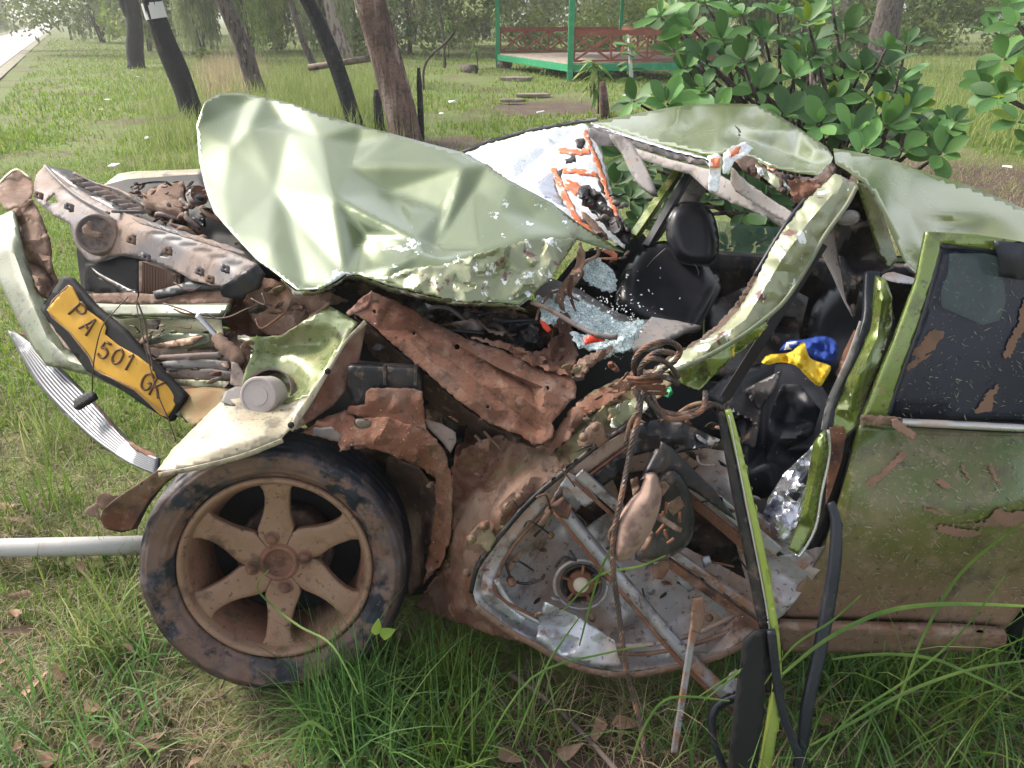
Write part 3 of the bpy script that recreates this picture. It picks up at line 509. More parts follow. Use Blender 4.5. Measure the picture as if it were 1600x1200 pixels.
# --- near screen pillar (torn, swings down to the left)
ap, dap = panel('screen_pillar', pts('1015,585,1.34 1040,565,1.36 1085,540,1.38 1125,516,1.4 1155,485,1.42 1182,440,1.44 1202,395,1.47 1232,350,1.5 1262,312,1.54 1285,290,1.58 1305,272,1.6 1328,282,1.58 1340,290,1.56 1325,320,1.53 1292,365,1.49 1262,418,1.45 1228,468,1.42 1195,498,1.39 1150,530,1.36 1100,558,1.33 1050,580,1.32'), 'bare_paint', car,
    offs=pts('1110,540,-.02 1165,500,-.02 1195,450,-.025 1225,400,-.025 1265,345,-.03 1300,305,-.02'), creases=[(0, 1), (1, 2), (2, 3), (3, 4), (4, 5)], crumple=[(30, .014), (12, .004)], res=4, thick=.006, rag=1.5)
ptube('pillar_edge', pts('1338,292,1.545 1322,322,1.51 1290,366,1.47 1260,419,1.43 1226,470,1.4 1193,500,1.37 1150,531,1.34 1100,559,1.315 1050,582,1.3'), .0045, 'bumper_paint', car)
panel('pillar_inner_seam', pts('1010,588,1.36 1040,560,1.39 1090,532,1.41 1122,508,1.43 1148,478,1.45 1172,440,1.47 1195,398,1.5 1222,355,1.53 1250,318,1.57 1262,322,1.55 1236,358,1.51 1208,402,1.48 1184,448,1.45 1160,488,1.43 1130,516,1.41 1090,542,1.39 1045,568,1.37'), 'dark_mud', car, crumple=[(12, .015)], rag=2, res=4)
panel('pillar_lower_fold', pts('1045,580,1.34 1100,562,1.33 1150,533,1.36 1195,502,1.39 1200,508,1.40 1182,530,1.39 1145,558,1.36 1112,590,1.34 1092,610,1.33 1065,600,1.33'), 'pillar_paint', car, offs=pts('1100,585,.03 1150,550,.03'), crumple=[(22, .012)], res=4, rag=1, thick=.004)
ptube('pillar_seal', pts('1180,430,1.46 1205,388,1.49 1232,345,1.52 1258,312,1.56'), .005, 'seal_rubber', car)
# --- centre pillar
panel('centre_pillar_inner', pts('1308,300,1.62 1328,288,1.6 1348,300,1.6 1372,335,1.62 1392,400,1.64 1395,420,1.62 1375,432,1.6 1345,440,1.6 1335,500,1.6 1322,470,1.62 1312,410,1.64 1302,360,1.64'), 'black_plastic', car, crumple=[(40, .02)], res=6, thick=.01)
panel('centre_pillar_cover', pts('1278,365,1.66 1300,345,1.66 1312,372,1.65 1322,430,1.63 1336,480,1.6 1333,498,1.6 1318,470,1.62 1300,430,1.64 1285,400,1.66'), 'pale_liner', car, res=6, thick=.006)
panel('centre_pillar_outer', pts('1340,284,1.57 1358,290,1.58 1376,325,1.6 1392,375,1.62 1402,408,1.6 1388,418,1.58 1372,395,1.585 1358,350,1.585 1346,312,1.575'), 'door_paint', car, res=5, thick=.006)
puff('belt_anchor', pts('1308,338,1.55 1325,328,1.55 1342,332,1.55 1342,345,1.55 1328,352,1.55 1310,350,1.55'), 'grey_trim', car, bulge=.02, back=.02, R=8, res=4)
cs = pts('1362,425,1.55 1360,460,1.52 1358,500,1.48 1340,560,1.44 1312,620,1.4 1300,670,1.37 1275,730,1.35 1240,780,1.34')
ribbon('door_seal', cs, 20, 'seal_rubber', car, thick=.015)
ribbon('door_seal_lip', [(x-13, y+2, Y-.01) for x, y, Y in cs[2:6]], [4, 10, 10, 8], 'pale_liner', car, thick=.006)
panel('inner_pillar_patch', pts('1335,515,1.5 1345,530,1.48 1330,560,1.45 1312,595,1.43 1305,585,1.45 1318,550,1.48'), 'rust_mud', car, res=5)
panel('centre_pillar_lower', pts('1368,430,1.52 1384,436,1.5 1394,465,1.47 1393,510,1.44 1375,565,1.41 1352,620,1.38 1338,665,1.35 1310,690,1.35 1298,690,1.36 1305,640,1.38 1325,590,1.41 1350,540,1.45 1362,485,1.5'), 'pillar_paint', car,
    offs=pts('1378,470,-.03 1370,530,-.02 1345,580,-.04 1325,640,-.02 1390,500,.01'), creases=[(0, 1), (1, 2), (2, 3)], crumple=[(28, .01)], res=5, thick=.005)
panel('sill_end', pts('1272,690,1.3 1290,668,1.31 1294,705,1.3 1280,770,1.28 1272,825,1.26 1247,866,1.25 1232,858,1.26 1248,815,1.28 1260,760,1.3'), 'pillar_paint', car, offs=pts('1282,700,-.02 1262,800,-.02'), creases=[(0, 1)], res=4, thick=.004)
ptube('sill_flange', pts('1294,672,1.29 1296,710,1.285 1284,770,1.265 1274,826,1.245 1250,868,1.235 1243,866,1.235'), .003, 'chrome_strip', car)
panel('torn_post', pts('1200,780,1.36 1225,740,1.37 1262,705,1.36 1272,692,1.34 1262,760,1.32 1247,815,1.3 1235,852,1.29 1200,838,1.31 1190,810,1.34'), 'crumpled_silver', car, crumple=[(24, .03), (9, .006)], res=4, thick=.003)
panel('torn_post', pts('1296,668,1.33 1318,666,1.33 1322,680,1.33 1315,720,1.31 1300,765,1.3 1290,790,1.3 1293,720,1.32'), 'bright_rust', car, res=5, thick=.004)
panel('torn_post', pts('1318,690,1.36 1336,670,1.36 1330,700,1.35 1312,770,1.34 1290,840,1.32 1265,880,1.3 1255,880,1.3 1285,800,1.34'), 'void_black', car, res=7, thick=.004)
beam('sill_rail', P(1150, 790, 1.38), P(1265, 880, 1.28), .035, .02, 'silver_bar', car, up=(0, 1, 0))
# --- rear door
door, ddoor = panel('rear_door', pts('1346,664,1.335 1420,668,1.33 1520,674,1.325 1600,677,1.32 1626,678,1.318 1640,760,1.29 1640,885,1.25 1612,930,1.245 1592,958,1.24 1572,982,1.232 1500,976,1.24 1400,972,1.25 1300,970,1.26 1222,966,1.27 1228,945,1.27 1258,905,1.275 1288,855,1.285 1308,790,1.3 1330,715,1.325'), 'door_paint', car,
    inner=pts('1450,780,1.245 1600,780,1.235 1380,850,1.245 1500,900,1.225 1330,900,1.255'), offs=pts('1352,690,.004 1330,760,-.008 1305,850,-.006'), crumple=[(120, .004)], res=9, thick=.02)
door['label'] = 'olive green rear door with brown mud over its lower half'
solid_ = door.modifiers['thickness']; solid_.offset = 1
panel('rocker_panel', pts('1215,972,1.25 1300,975,1.24 1400,978,1.23 1500,980,1.22 1570,986,1.215 1568,1004,1.22 1500,1012,1.235 1400,1014,1.245 1300,1014,1.255 1222,1012,1.265'), 'dust_brown', car, inner=pts('1300,992,1.215 1400,994,1.21 1500,996,1.205'), res=7, thick=.02)
panel('window_frame', pts('1446,362,1.42 1520,366,1.41 1600,378,1.4 1760,400,1.38 1760,418,1.38 1600,397,1.395 1558,391,1.40 1468,380,1.41 1458,430,1.39 1436,505,1.37 1412,570,1.35 1388,640,1.33 1386,656,1.325 1346,656,1.325 1368,600,1.34 1395,535,1.36 1430,440,1.395'), 'pillar_paint', door, res=6, thick=.014)
panel('window_glass', pts('1466,380,1.425 1600,396,1.41 1760,416,1.4 1760,665,1.34 1600,660,1.34 1386,652,1.345 1412,570,1.365 1436,505,1.385 1458,430,1.405'), 'tinted_glass', door, res=24, thick=.004)
ribbon('window_seal', pts('1470,384,1.405 1460,432,1.385 1438,508,1.36 1414,573,1.34 1388,648,1.322'), 5, 'seal_rubber', door, thick=.006)
ribbon('window_seal', pts('1470,385,1.403 1520,388,1.4 1560,393,1.395 1600,400,1.39 1700,412,1.38'), 7, 'seal_rubber', door, thick=.006)
panel('frame_tape', pts('1553,376,1.385 1600,380,1.38 1760,395,1.36 1760,455,1.35 1600,436,1.375 1560,430,1.38 1562,412,1.38'), 'seal_rubber', door, res=8, thick=.008, offs=pts('1580,405,-.012'))
panel('reflection_patch', pts('1484,396,1.39 1540,396,1.385 1562,402,1.38 1568,440,1.375 1572,470,1.37 1562,500,1.36 1535,508,1.36 1505,495,1.365 1472,480,1.37 1470,455,1.375 1482,425,1.385'), 'reflection_film', door, res=8, thick=.002)  # pale shape painting a reflection on the glass
ptube('belt_moulding', pts('1346,655,1.315 1400,659,1.312 1500,664,1.307 1600,669,1.302 1760,676,1.29'), .008, 'chrome_strip', door)
panel('belt_moulding_end', pts('1345,648,1.305 1380,650,1.3 1410,654,1.3 1410,664,1.3 1360,664,1.3 1344,662,1.305'), 'dust_brown', door, rag=2, res=4, crumple=[(8, .006)])
panel('hanging_trim', pts('1392,655,1.29 1400,653,1.29 1432,678,1.27 1430,688,1.265 1422,686,1.27 1395,668,1.285'), 'dust_brown', door, rag=1, res=4, thick=.006)
def scratches(name, n, poly, dfn, m, parent, seed, smin=4, smax=22, wpx=1.3):
    r_ = np.random.default_rng(seed); lo, hi = np.min(poly, 0), np.max(poly, 0); V, F = [], []
    while len(F) < n:
        x, y = r_.uniform(lo[0], hi[0]), r_.uniform(lo[1], hi[1])
        if not inside([(x, y)], poly)[0]: continue
        a = r_.normal(.55, .5) if r_.random() < .75 else r_.normal(-.7, .3); L = smin+(smax-smin)*r_.random()**3; w = wpx*r_.uniform(.4, 1.2); bx, by = math.cos(a), math.sin(a)
        q = [(x, y), (x+bx*L*.35-by*w*.6+r_.normal(0, .5), y+by*L*.35+bx*w*.6), (x+bx*L, y+by*L), (x+bx*L*.5+by*w*.6, y+by*L*.5-bx*w*.6+r_.normal(0, .5))]
        s = len(V); V += q; F.append((s, s+1, s+2, s+3))
    q = np.array(V); return tag(link(name, (PN(q, dfn(q)-.0028).tolist(), F), m, parent, False), kind='stuff')
dg = tps(pts('1466,380,1.425 1600,396,1.41 1760,416,1.4 1760,665,1.34 1600,660,1.34 1386,652,1.345 1412,570,1.365 1436,505,1.385 1458,430,1.405'))
scratches('scratch_marks', 520, [(1350, 675), (1600, 682), (1600, 950), (1290, 950), (1300, 850), (1335, 720)], ddoor, 'scratch', door, 1, 3, 18, 1.1)
scratches('scratch_marks', 320, [(1475, 400), (1600, 410), (1600, 655), (1392, 645), (1440, 520)], dg, 'scratch', door, 2, 2, 16, 1.0)
for s_, df in (('1352,757 1358,748 1372,742 1386,727 1400,716 1408,707 1419,708 1412,718 1398,730 1386,742 1372,752 1366,760', ddoor), ('1461,750 1468,748 1482,756 1486,762 1472,761 1464,756', ddoor), ('1440,791 1455,795 1473,801 1462,803 1446,798', ddoor),
               ('1462,822 1480,820 1500,826 1535,828 1532,836 1510,839 1490,838 1468,832', ddoor), ('1495,820 1540,815 1562,792 1575,800 1610,796 1640,800 1640,826 1600,826 1570,822 1545,822', ddoor), ('1545,723 1552,728 1562,752 1566,760 1556,752 1548,738', ddoor), ('1503,725 1512,738 1518,750 1508,744', ddoor),
               ('1424,552 1436,540 1450,520 1462,514 1479,520 1470,530 1462,545 1450,552 1440,560 1426,556', dg), ('1414,573 1430,562 1448,556 1456,553 1446,562 1430,572 1418,580', dg), ('1568,558 1572,545 1580,525 1592,505 1598,470 1604,464 1610,500 1598,520 1590,535 1578,560', dg), ('1522,644 1532,630 1545,612 1560,600 1562,606 1552,622 1550,640 1536,645', dg)):
    q = [tuple(map(float, t.split(','))) for t in s_.split()]
    lay_on(panel('mud_patch', [(x, y, 1.3) for x, y in q], 'mud_smear', door, res=3, thick=0, rag=2.6)[0], df, .004)
# hanging seals and rear wheel
ribbon('hanging_seal', pts('1298,785,1.24 1306,815,1.22 1305,870,1.19 1295,940,1.16 1280,1020,1.12 1262,1100,1.08 1252,1180,1.05 1248,1240,1.02'), [10, 14, 17, 18, 18, 17, 15, 14], 'seal_rubber', car, thick=.012)
# --- front door shell, lying open
fd, dfd = panel('front_door', pts('1000,655,1.40 975,672,1.39 930,702,1.38 880,742,1.37 828,787,1.36 790,830,1.34 765,862,1.33 745,892,1.32 737,925,1.31 745,945,1.30 770,965,1.29 800,985,1.28 835,1003,1.27 870,1024,1.26 920,1043,1.25 980,1050,1.24 1040,1041,1.24 1100,1028,1.23 1150,1010,1.22 1190,985,1.22 1225,960,1.24 1290,880,1.28 1300,850,1.29 1215,870,1.30 1150,780,1.34 1130,700,1.38 1060,680,1.40'), 'silver_door', car,
    offs=pts('985,690,.03 900,745,.03 845,800,.03 805,850,.03 775,900,.03 782,930,.03 840,975,.03 900,1010,.03 980,1020,.03 1080,1000,.03 1160,965,.03 900,790,.075 850,850,.08 830,900,.08 860,950,.07 940,985,.07 1040,980,.07 1120,940,.07 1000,760,.08 1080,820,.08 960,850,.09 1000,920,.08 950,940,.06 900,880,.08 1130,870,.07'),
    creases=[(i, i+1) for i in range(10)]+[(11, 12), (12, 13), (13, 14), (14, 15), (15, 16), (16, 17)], crumple=[(60, .022), (20, .006)], res=6, thick=.004, rag=1,
    holes=[[(955, 742), (1005, 735), (1080, 785), (1148, 842), (1165, 905), (1120, 880), (1050, 845), (975, 795)], [(885, 800), (925, 780), (950, 800), (905, 830)], [(1082, 905), (1098, 902), (1104, 916), (1088, 918)], [(910, 985), (930, 992), (932, 1003), (914, 996)]])
fd['label'] = 'stripped silver front door shell hanging open, its window gear exposed'
panel('door_cavity', pts('870,780,1.50 960,720,1.52 1020,710,1.52 1120,790,1.5 1200,900,1.46 1160,940,1.42 1050,880,1.44 940,850,1.46 870,830,1.48'), 'dark_mud', fd, crumple=[(30, .03)], res=8)
ribbon('door_inner_flange', pts('1000,672,1.38 960,696,1.375 915,728,1.365 865,768,1.355 820,808,1.345 788,850,1.33 768,890,1.32 762,925,1.305 785,950,1.295 820,972,1.285'), [14, 20, 22, 24, 22, 22, 20, 20, 18, 12], 'silver_door', fd, thick=.004, crumple=[(30, .008)])
ptube('inner_flange_edge', pts('1000,684,1.37 968,708,1.365 925,740,1.355 877,780,1.345 832,820,1.335 800,858,1.32 781,893,1.31 774,922,1.295 795,943,1.285 840,965,1.275'), .0035, 'rust_mud', fd, n=6)
ptube('lower_swage', pts('775,905,1.30 800,945,1.29 850,975,1.28 920,1003,1.27 1000,1008,1.265 1080,992,1.265 1150,960,1.27'), .006, 'silver_door', fd, n=8)
ptube('lower_swage', pts('930,1015,1.26 1000,1022,1.255 1080,1008,1.25 1150,982,1.25'), .005, 'dust_brown', fd, n=8)
ptube('speaker_surround', [(908+42*math.cos(a), 913+38*math.sin(a), 1.333-.01*math.sin(a)) for a in np.linspace(0, 6.283, 14)], .004, 'silver_door', fd, n=8)
ribbon('door_seam', pts('998,650,1.385 975,668,1.375 930,698,1.365 880,738,1.355 828,783,1.345 790,826,1.325 765,858,1.315 745,888,1.305 736,925,1.295'), 6, 'black_plastic', fd, thick=.01)
ribbon('door_skin_lip', pts('745,948,1.28 800,989,1.26 835,1007,1.25 870,1028,1.24 920,1047,1.23 980,1055,1.22 1040,1046,1.22 1100,1033,1.21 1150,1014,1.2 1195,988,1.2'), 9, 'dust_brown', fd, thick=.006)
panel('door_skin_flap', pts('842,975,1.265 850,940,1.27 900,962,1.26 960,1000,1.25 970,1040,1.235 930,1040,1.24 872,1022,1.25 838,1000,1.26'), 'silver_door', fd, crumple=[(30, .02)], res=5, rag=1)
# speaker
sc_ = P(908, 913, 1.335); sax = Vector((-.05, -.93, .36))
spk = lathe('speaker', [(.047, 0), (.045, .006), (.040, .002), (.036, -.012), (.024, -.02)], sc_, sax, 'black_plastic', fd, 32)
lathe('speaker_cone', [(.031, -.008), (.029, -.001), (.022, -.002), (.019, .004), (.016, .005)], sc_, sax, 'speaker_rust', spk, 28)
lathe('dust_cap', [(.018, .004), (.016, .008), (.008, .010), (.0001, .0105)], sc_, sax, 'speaker_cream', spk, 24)
for k in range(5):
    a = k*1.256+.4; u = sax.normalized().cross(Vector((0, 0, 1))).normalized(); w = u.cross(sax.normalized()); e = (u*math.cos(a)+w*math.sin(a))
    beam('speaker_strut', sc_+e*.026+sax*.003, sc_+e*.046+sax*.006, .006, .004, 'speaker_rust', spk, bw=0)
# window gear
ptube('regulator_tube', pts('872,786,1.33 930,858,1.30 1000,940,1.26 1060,1010,1.22 1110,1062,1.19 1162,1112,1.16'), .0145, 'silver_bar', fd, n=10)
ptube('regulator_tube_edge', pts('868,798,1.325 925,870,1.295 994,951,1.255 1053,1022,1.215 1103,1072,1.185 1155,1122,1.155'), .007, 'bright_rust', fd, n=8)
ptube('regulator_tube_end', pts('870,784,1.325 880,796,1.32 890,800,1.318'), .017, 'rust_mud', fd, n=10)
beam('guide_rail_edge', P(896, 748, 1.35), P(1028, 866, 1.3), .010, .016, 'rust_mud', fd, up=(0, 1, 0)); beam('guide_rail', P(905, 738, 1.345), P(1037, 856, 1.295), .022, .012, 'silver_bar', fd, up=(0, 1, 0))
beam('guide_rail_edge', P(1030, 868, 1.29), P(1190, 982, 1.23), .018, .016, 'bright_rust', fd, up=(0, 1, 0)); beam('guide_rail', P(1046, 858, 1.295), P(1203, 968, 1.235), .016, .014, 'silver_bar', fd, up=(0, 1, 0))
beam('guide_rail_edge', P(1058, 762, 1.33), P(1188, 872, 1.27), .020, .012, 'rust_mud', fd, up=(0, 1, 0))
beam('guide_rail', P(1072, 742, 1.33), P(1215, 862, 1.27), .026, .01, 'silver_bar', fd, up=(0, 1, 0))
beam('guide_rail', P(1080, 905, 1.3), P(1143, 968, 1.27), .026, .01, 'silver_bar', fd, up=(0, 1, 0))
beam('loose_rod', P(1090, 940, 1.2), P(1053, 1175, 1.10), .013, .01, 'silver_bar', fd, up=(0, 1, 0))
panel('rod_clip', pts('1083,935,1.19 1098,932,1.19 1100,965,1.18 1092,990,1.17 1080,985,1.17'), 'dust_brown', fd, rag=1.5, res=4, thick=.01)
panel('rod_bracket', pts('1140,1052,1.15 1150,1045,1.15 1160,1050,1.15 1158,1068,1.14 1145,1085,1.13 1130,1080,1.14'), 'silver_bar', fd, res=4, holes=[[(1148, 1053), (1153, 1053), (1153, 1060), (1148, 1060)]])
panel('regulator_bracket', pts('888,738,1.35 903,745,1.35 935,778,1.33 915,792,1.33 905,788,1.33 890,765,1.34 875,760,1.34 860,805,1.33 850,800,1.33'), 'silver_bar', fd, res=4, rag=1, thick=.005)
ptube('wiring', pts('790,880,1.33 800,905,1.32 820,912,1.31 845,906,1.31 850,898,1.31'), .0035, 'black_plastic', fd, n=6)
ptube('wiring', pts('868,886,1.32 882,870,1.32 900,876,1.32 890,860,1.33'), .003, 'black_plastic', fd, n=6)
ptube('wiring', pts('835,838,1.34 850,820,1.34 852,800,1.34 858,790,1.34'), .003, 'rubber', fd, n=6)
for x, y, Y in pts('797,905,1.33 860,836,1.34 792,948,1.31 1122,905,1.3 1135,930,1.29 925,965,1.3 1108,965,1.28'):
    lathe('bolt', [(.009, 0), (.009, .003), (.005, .0035), (.005, .009), (.0001, .0095)], P(x, y, Y), (-.05, -.93, .36), 'dusty_metal', fd, 12)
for s, m_ in (('1030,878,1.28 1045,870,1.28 1046,890,1.27 1034,905,1.27 1020,903,1.27 1018,885,1.28', 'dusty_metal'), ('1050,880,1.28 1066,890,1.28 1080,905,1.27 1086,920,1.27 1076,925,1.27 1062,910,1.27', 'silver_bar'), ('1095,870,1.3 1108,868,1.3 1112,880,1.29 1100,888,1.29', 'silver_bar'),
              ('880,758,1.35 905,752,1.35 920,770,1.34 900,800,1.34 880,782,1.34', 'silver_bar'), ('790,885,1.33 812,860,1.33 818,864,1.33 798,892,1.32', 'dust_brown'), ('838,820,1.33 858,795,1.33 864,800,1.33 845,828,1.33', 'dust_brown')):
    panel('regulator_piece', pts(s), m_, fd, res=4, thick=.005, rag=.8, crumple=[(12, .004)])
panel('door_top_channel', pts('1000,662,1.37 1030,655,1.38 1068,660,1.37 1130,690,1.34 1132,704,1.33 1100,700,1.34 1060,708,1.34 1020,705,1.35 990,712,1.35 992,690,1.36'), 'black_plastic', fd, crumple=[(24, .015)], res=5, thick=.006)
panel('door_top_channel', pts('925,745,1.35 975,705,1.36 985,712,1.355 985,728,1.35 940,762,1.34'), 'black_plastic', fd, crumple=[(16, .01)], res=5)
panel('mirror_sail', pts('1033,690,1.32 1050,700,1.32 1085,735,1.3 1120,770,1.28 1150,812,1.26 1130,800,1.27 1090,770,1.29 1050,748,1.3 1028,742,1.3 1018,735,1.3 1030,715,1.31'), 'black_plastic', fd, res=5, thick=.012)
# wing mirror, empty housing hanging
mh = puff('mirror_housing', pts('1032,742,1.27 1052,735,1.27 1070,750,1.27 1082,785,1.26 1085,820,1.25 1076,850,1.24 1045,872,1.23 1010,880,1.23 992,870,1.24 1000,840,1.25 1015,790,1.26'), 'black_plastic', fd, bulge=.01, back=.07, R=14, res=5)
puff('mirror_arm', pts('1025,700,1.26 1042,705,1.26 1035,735,1.24 1012,742,1.23 1000,750,1.23 1008,730,1.25'), 'black_plastic', mh, bulge=.012, back=.02, R=9, res=4)
puff('mirror_shell', pts('1008,740,1.215 1022,738,1.215 1030,750,1.21 1034,775,1.2 1028,805,1.19 1015,835,1.18 1000,855,1.175 985,872,1.17 968,878,1.17 958,865,1.17 959,840,1.18 965,810,1.19 985,780,1.2 1000,765,1.21'), 'mirror_shell', mh, bulge=.035, back=.02, R=24, res=4)
for s in ('1020,760,1.22 1038,752,1.22 1046,760,1.215 1036,775,1.21 1025,775,1.215', '1022,798,1.2 1066,826,1.19 1063,832,1.185 1050,826,1.19 1020,808,1.2', '985,750,1.23 996,745,1.23 1000,762,1.22 990,776,1.22', '1040,790,1.215 1062,775,1.215 1070,790,1.21 1052,806,1.21', '1000,860,1.21 1018,830,1.21 1022,834,1.21 1008,862,1.2'):
    panel('mirror_bracket', pts(s), 'dust_brown', mh, res=4, thick=.006, crumple=[(10, .006)])
for i in range(7):
    x, y = 1025+rn.random()*45, 760+rn.random()*85
    ptube('mirror_bracket', [(x, y, 1.21), (x+rn.uniform(-14, 14), y+rn.uniform(5, 18), 1.205)], .003, 'speaker_rust', mh, k=2, n=6)
# broken window frame standing up from the front door
wf = ribbon('broken_window_frame', pts('1137,640,1.26 1152,700,1.24 1170,780,1.21 1188,860,1.18 1203,940,1.15 1212,1010,1.12 1212,1080,1.09 1203,1150,1.06 1190,1230,1.03'), [10, 11, 12, 12, 12, 13, 14, 16, 17], 'lime_paint', car, thick=.012)[0]
wf['label'] = 'bent yellow-green window frame with black rubber channel'
ribbon('frame_channel', pts('1126,642,1.265 1138,700,1.245 1153,780,1.215 1170,860,1.185 1186,940,1.155 1198,1010,1.125 1199,1080,1.095'), [12, 13, 15, 16, 17, 13, 8], 'black_plastic', wf, thick=.014)
ribbon('frame_lip', pts('1138,648,1.255 1150,710,1.235 1166,790,1.205 1182,870,1.175 1197,950,1.145 1205,1015,1.115'), 2.2, 'chrome_strip', wf, thick=.01)
panel('glass_channel', pts('1162,1000,1.12 1180,985,1.12 1197,985,1.12 1196,1060,1.09 1190,1130,1.06 1178,1240,1.02 1136,1240,1.02 1142,1150,1.06 1152,1070,1.09'), 'void_black', wf, res=9, thick=.012)
ribbon('loose_seal', pts('1205,985,1.11 1212,1050,1.09 1222,1110,1.07 1240,1160,1.05 1262,1220,1.02'), 13, 'seal_rubber', wf, thick=.012)
ribbon('loose_seal', pts('1160,1085,1.13 1125,1100,1.13 1112,1120,1.12 1116,1160,1.1 1130,1195,1.08 1140,1230,1.06'), 10, 'seal_rubber', wf, thick=.012)
ptube('frame_top_hook', pts('1132,646,1.265 1120,634,1.28 1100,630,1.29 1080,634,1.3 1062,645,1.31'), .005, 'dusty_metal', wf)
# --- cowl, bulkhead, hinge post
panel('hinge_post', pts('650,948,1.50 672,912,1.48 692,880,1.46 706,835,1.46 708,780,1.48 705,735,1.52 725,700,1.55 780,680,1.53 830,698,1.48 858,696,1.46 868,680,1.46 880,660,1.47 905,625,1.5 935,608,1.5 965,592,1.5 1000,575,1.5 1045,585,1.47 1050,600,1.44 1010,640,1.42 975,668,1.41 930,698,1.40 880,738,1.39 828,783,1.38 790,826,1.36 765,858,1.35 745,890,1.34 737,925,1.33 745,948,1.32 800,987,1.30 840,1010,1.3 760,990,1.33 700,968,1.4'), 'dusty_metal', car,
    offs=pts('720,860,-.02 780,790,-.03 850,720,-.03 920,660,-.02 690,930,.01 760,740,.03 800,830,.02 730,780,.03 960,620,-.03 760,850,-.01'), creases=[(0, 1), (1, 2), (2, 3), (3, 8)], crumple=[(50, .03), (18, .012)], res=5, rag=2.5, thick=.004)
panel('bulkhead', pts('700,800,1.62 712,700,1.66 740,650,1.7 800,670,1.66 850,700,1.6 820,740,1.56 760,790,1.54 715,850,1.54'), 'dusty_metal', car, crumple=[(40, .01)], res=7)
for a, b in (((748, 672), (768, 700)), ((762, 666), (782, 693)), ((738, 690), (756, 715))): beam('pressed_rib', P(a[0]-6, a[1]+8, 1.535), P(b[0], b[1]+8, 1.51), .006, .006, 'dusty_metal', car)
panel('torn_cowl', pts('850,695,1.44 868,672,1.44 880,658,1.45 900,630,1.47 930,612,1.48 958,600,1.48 990,580,1.48 1000,590,1.46 985,610,1.44 950,630,1.43 915,650,1.42 885,690,1.41 860,712,1.41'), 'rust_mud', car, crumple=[(18, .02)], rag=3, res=4)
panel('torn_cowl', pts('895,575,1.52 905,560,1.54 935,548,1.54 958,540,1.54 950,555,1.52 920,575,1.5 912,590,1.5 900,590,1.5'), 'dust_brown', car, crumple=[(10, .02)], rag=2, res=4)
panel('crumpled_silver_patch', pts('950,640,1.39 985,625,1.4 1015,620,1.4 1010,640,1.39 975,665,1.38 955,668,1.38'), 'bare_paint', car, crumple=[(12, .015)], rag=2, res=4)
hg = panel('door_hinge', pts('902,688,1.37 918,668,1.38 932,658,1.38 942,662,1.38 946,680,1.37 950,688,1.365 935,700,1.36 928,690,1.365 915,700,1.36 905,698,1.36'), 'dusty_metal', car, res=4, thick=.008, crumple=[(20, .004)])[0]
panel('door_hinge', pts('728,840,1.31 752,815,1.33 764,812,1.33 766,825,1.32 775,842,1.31 762,862,1.3 748,850,1.3 735,852,1.3'), 'dusty_metal', car, res=4, thick=.008, crumple=[(16, .004)])
for x, y, Y in pts('912,683,1.355 930,667,1.365 757,822,1.315 738,842,1.3 812,775,1.36 793,792,1.34 730,895,1.33 800,910,1.3 700,880,1.45'):
    lathe('bolt', [(.010, 0), (.010, .003), (.006, .0035), (.006, .009), (.0001, .0095)], P(x, y, Y), (-.1, -.9, .4), 'dusty_metal', car, 12)
# --- long rusty inner rail
rb, drb = panel('inner_wing_rail', pts('541,489,1.62 560,470,1.65 580,456,1.68 615,468,1.67 650,487,1.66 680,506,1.65 735,532,1.61 790,549,1.57 827,570,1.54 862,582,1.52 897,592,1.5 901,608,1.49 899,622,1.47 885,633,1.45 874,648,1.43 862,661,1.42 866,672,1.41 865,684,1.4 850,693,1.4 835,696,1.41 815,680,1.42 765,662,1.44 715,625,1.47 660,577,1.52 590,515,1.58 552,488,1.61'), 'rust_mud', car,
    offs=pts('590,486,-.015 650,520,.012 700,560,.015 750,600,.015 800,640,.015 840,672,.02 640,535,-.012 700,590,-.012 760,640,-.012 700,530,-.01 780,575,-.012 850,605,-.01 760,565,.012 830,605,.016 800,610,-.014 848,645,-.01'), creases=[(1, 2), (2, 3), (3, 4), (4, 5), (6, 7), (7, 8), (9, 10), (10, 11), (12, 13), (14, 15)], crumple=[(24, .005)], res=5, rag=1.5, thick=.005,
    holes=[[(582, 485), (586, 484), (588, 489), (584, 490)], [(643, 518), (648, 517), (650, 523), (645, 524)], [(710, 540), (715, 537), (719, 541), (717, 546), (712, 546)], [(852, 604), (857, 603), (859, 608), (855, 610)], [(760, 634), (764, 634), (764, 639), (760, 638)]])
rb['label'] = 'long bent rusty brown inner wing rail'
panel('rail_lower_flange', pts('553,492,1.66 590,518,1.66 660,580,1.62 715,628,1.58 765,665,1.54 815,683,1.5 800,700,1.54 760,690,1.58 700,655,1.62 640,610,1.66 575,545,1.7'), 'dark_mud', car, crumple=[(30, .02)], res=6, rag=2)  # flange under the rail, its shade put into the dark colour
panel('rail_end_plate', pts('541,489,1.61 565,468,1.63 581,454,1.67 582,466,1.65 574,480,1.62 560,487,1.61 545,494,1.6'), 'dusty_metal', car, res=4, thick=.004, crumple=[(12, .005)])
panel('torn_flange', pts('735,527,1.60 780,532,1.59 830,550,1.55 880,575,1.52 895,590,1.5 860,580,1.51 827,568,1.53 790,547,1.56'), 'rust_mud', car, crumple=[(10, .015)], rag=2.5, res=4)
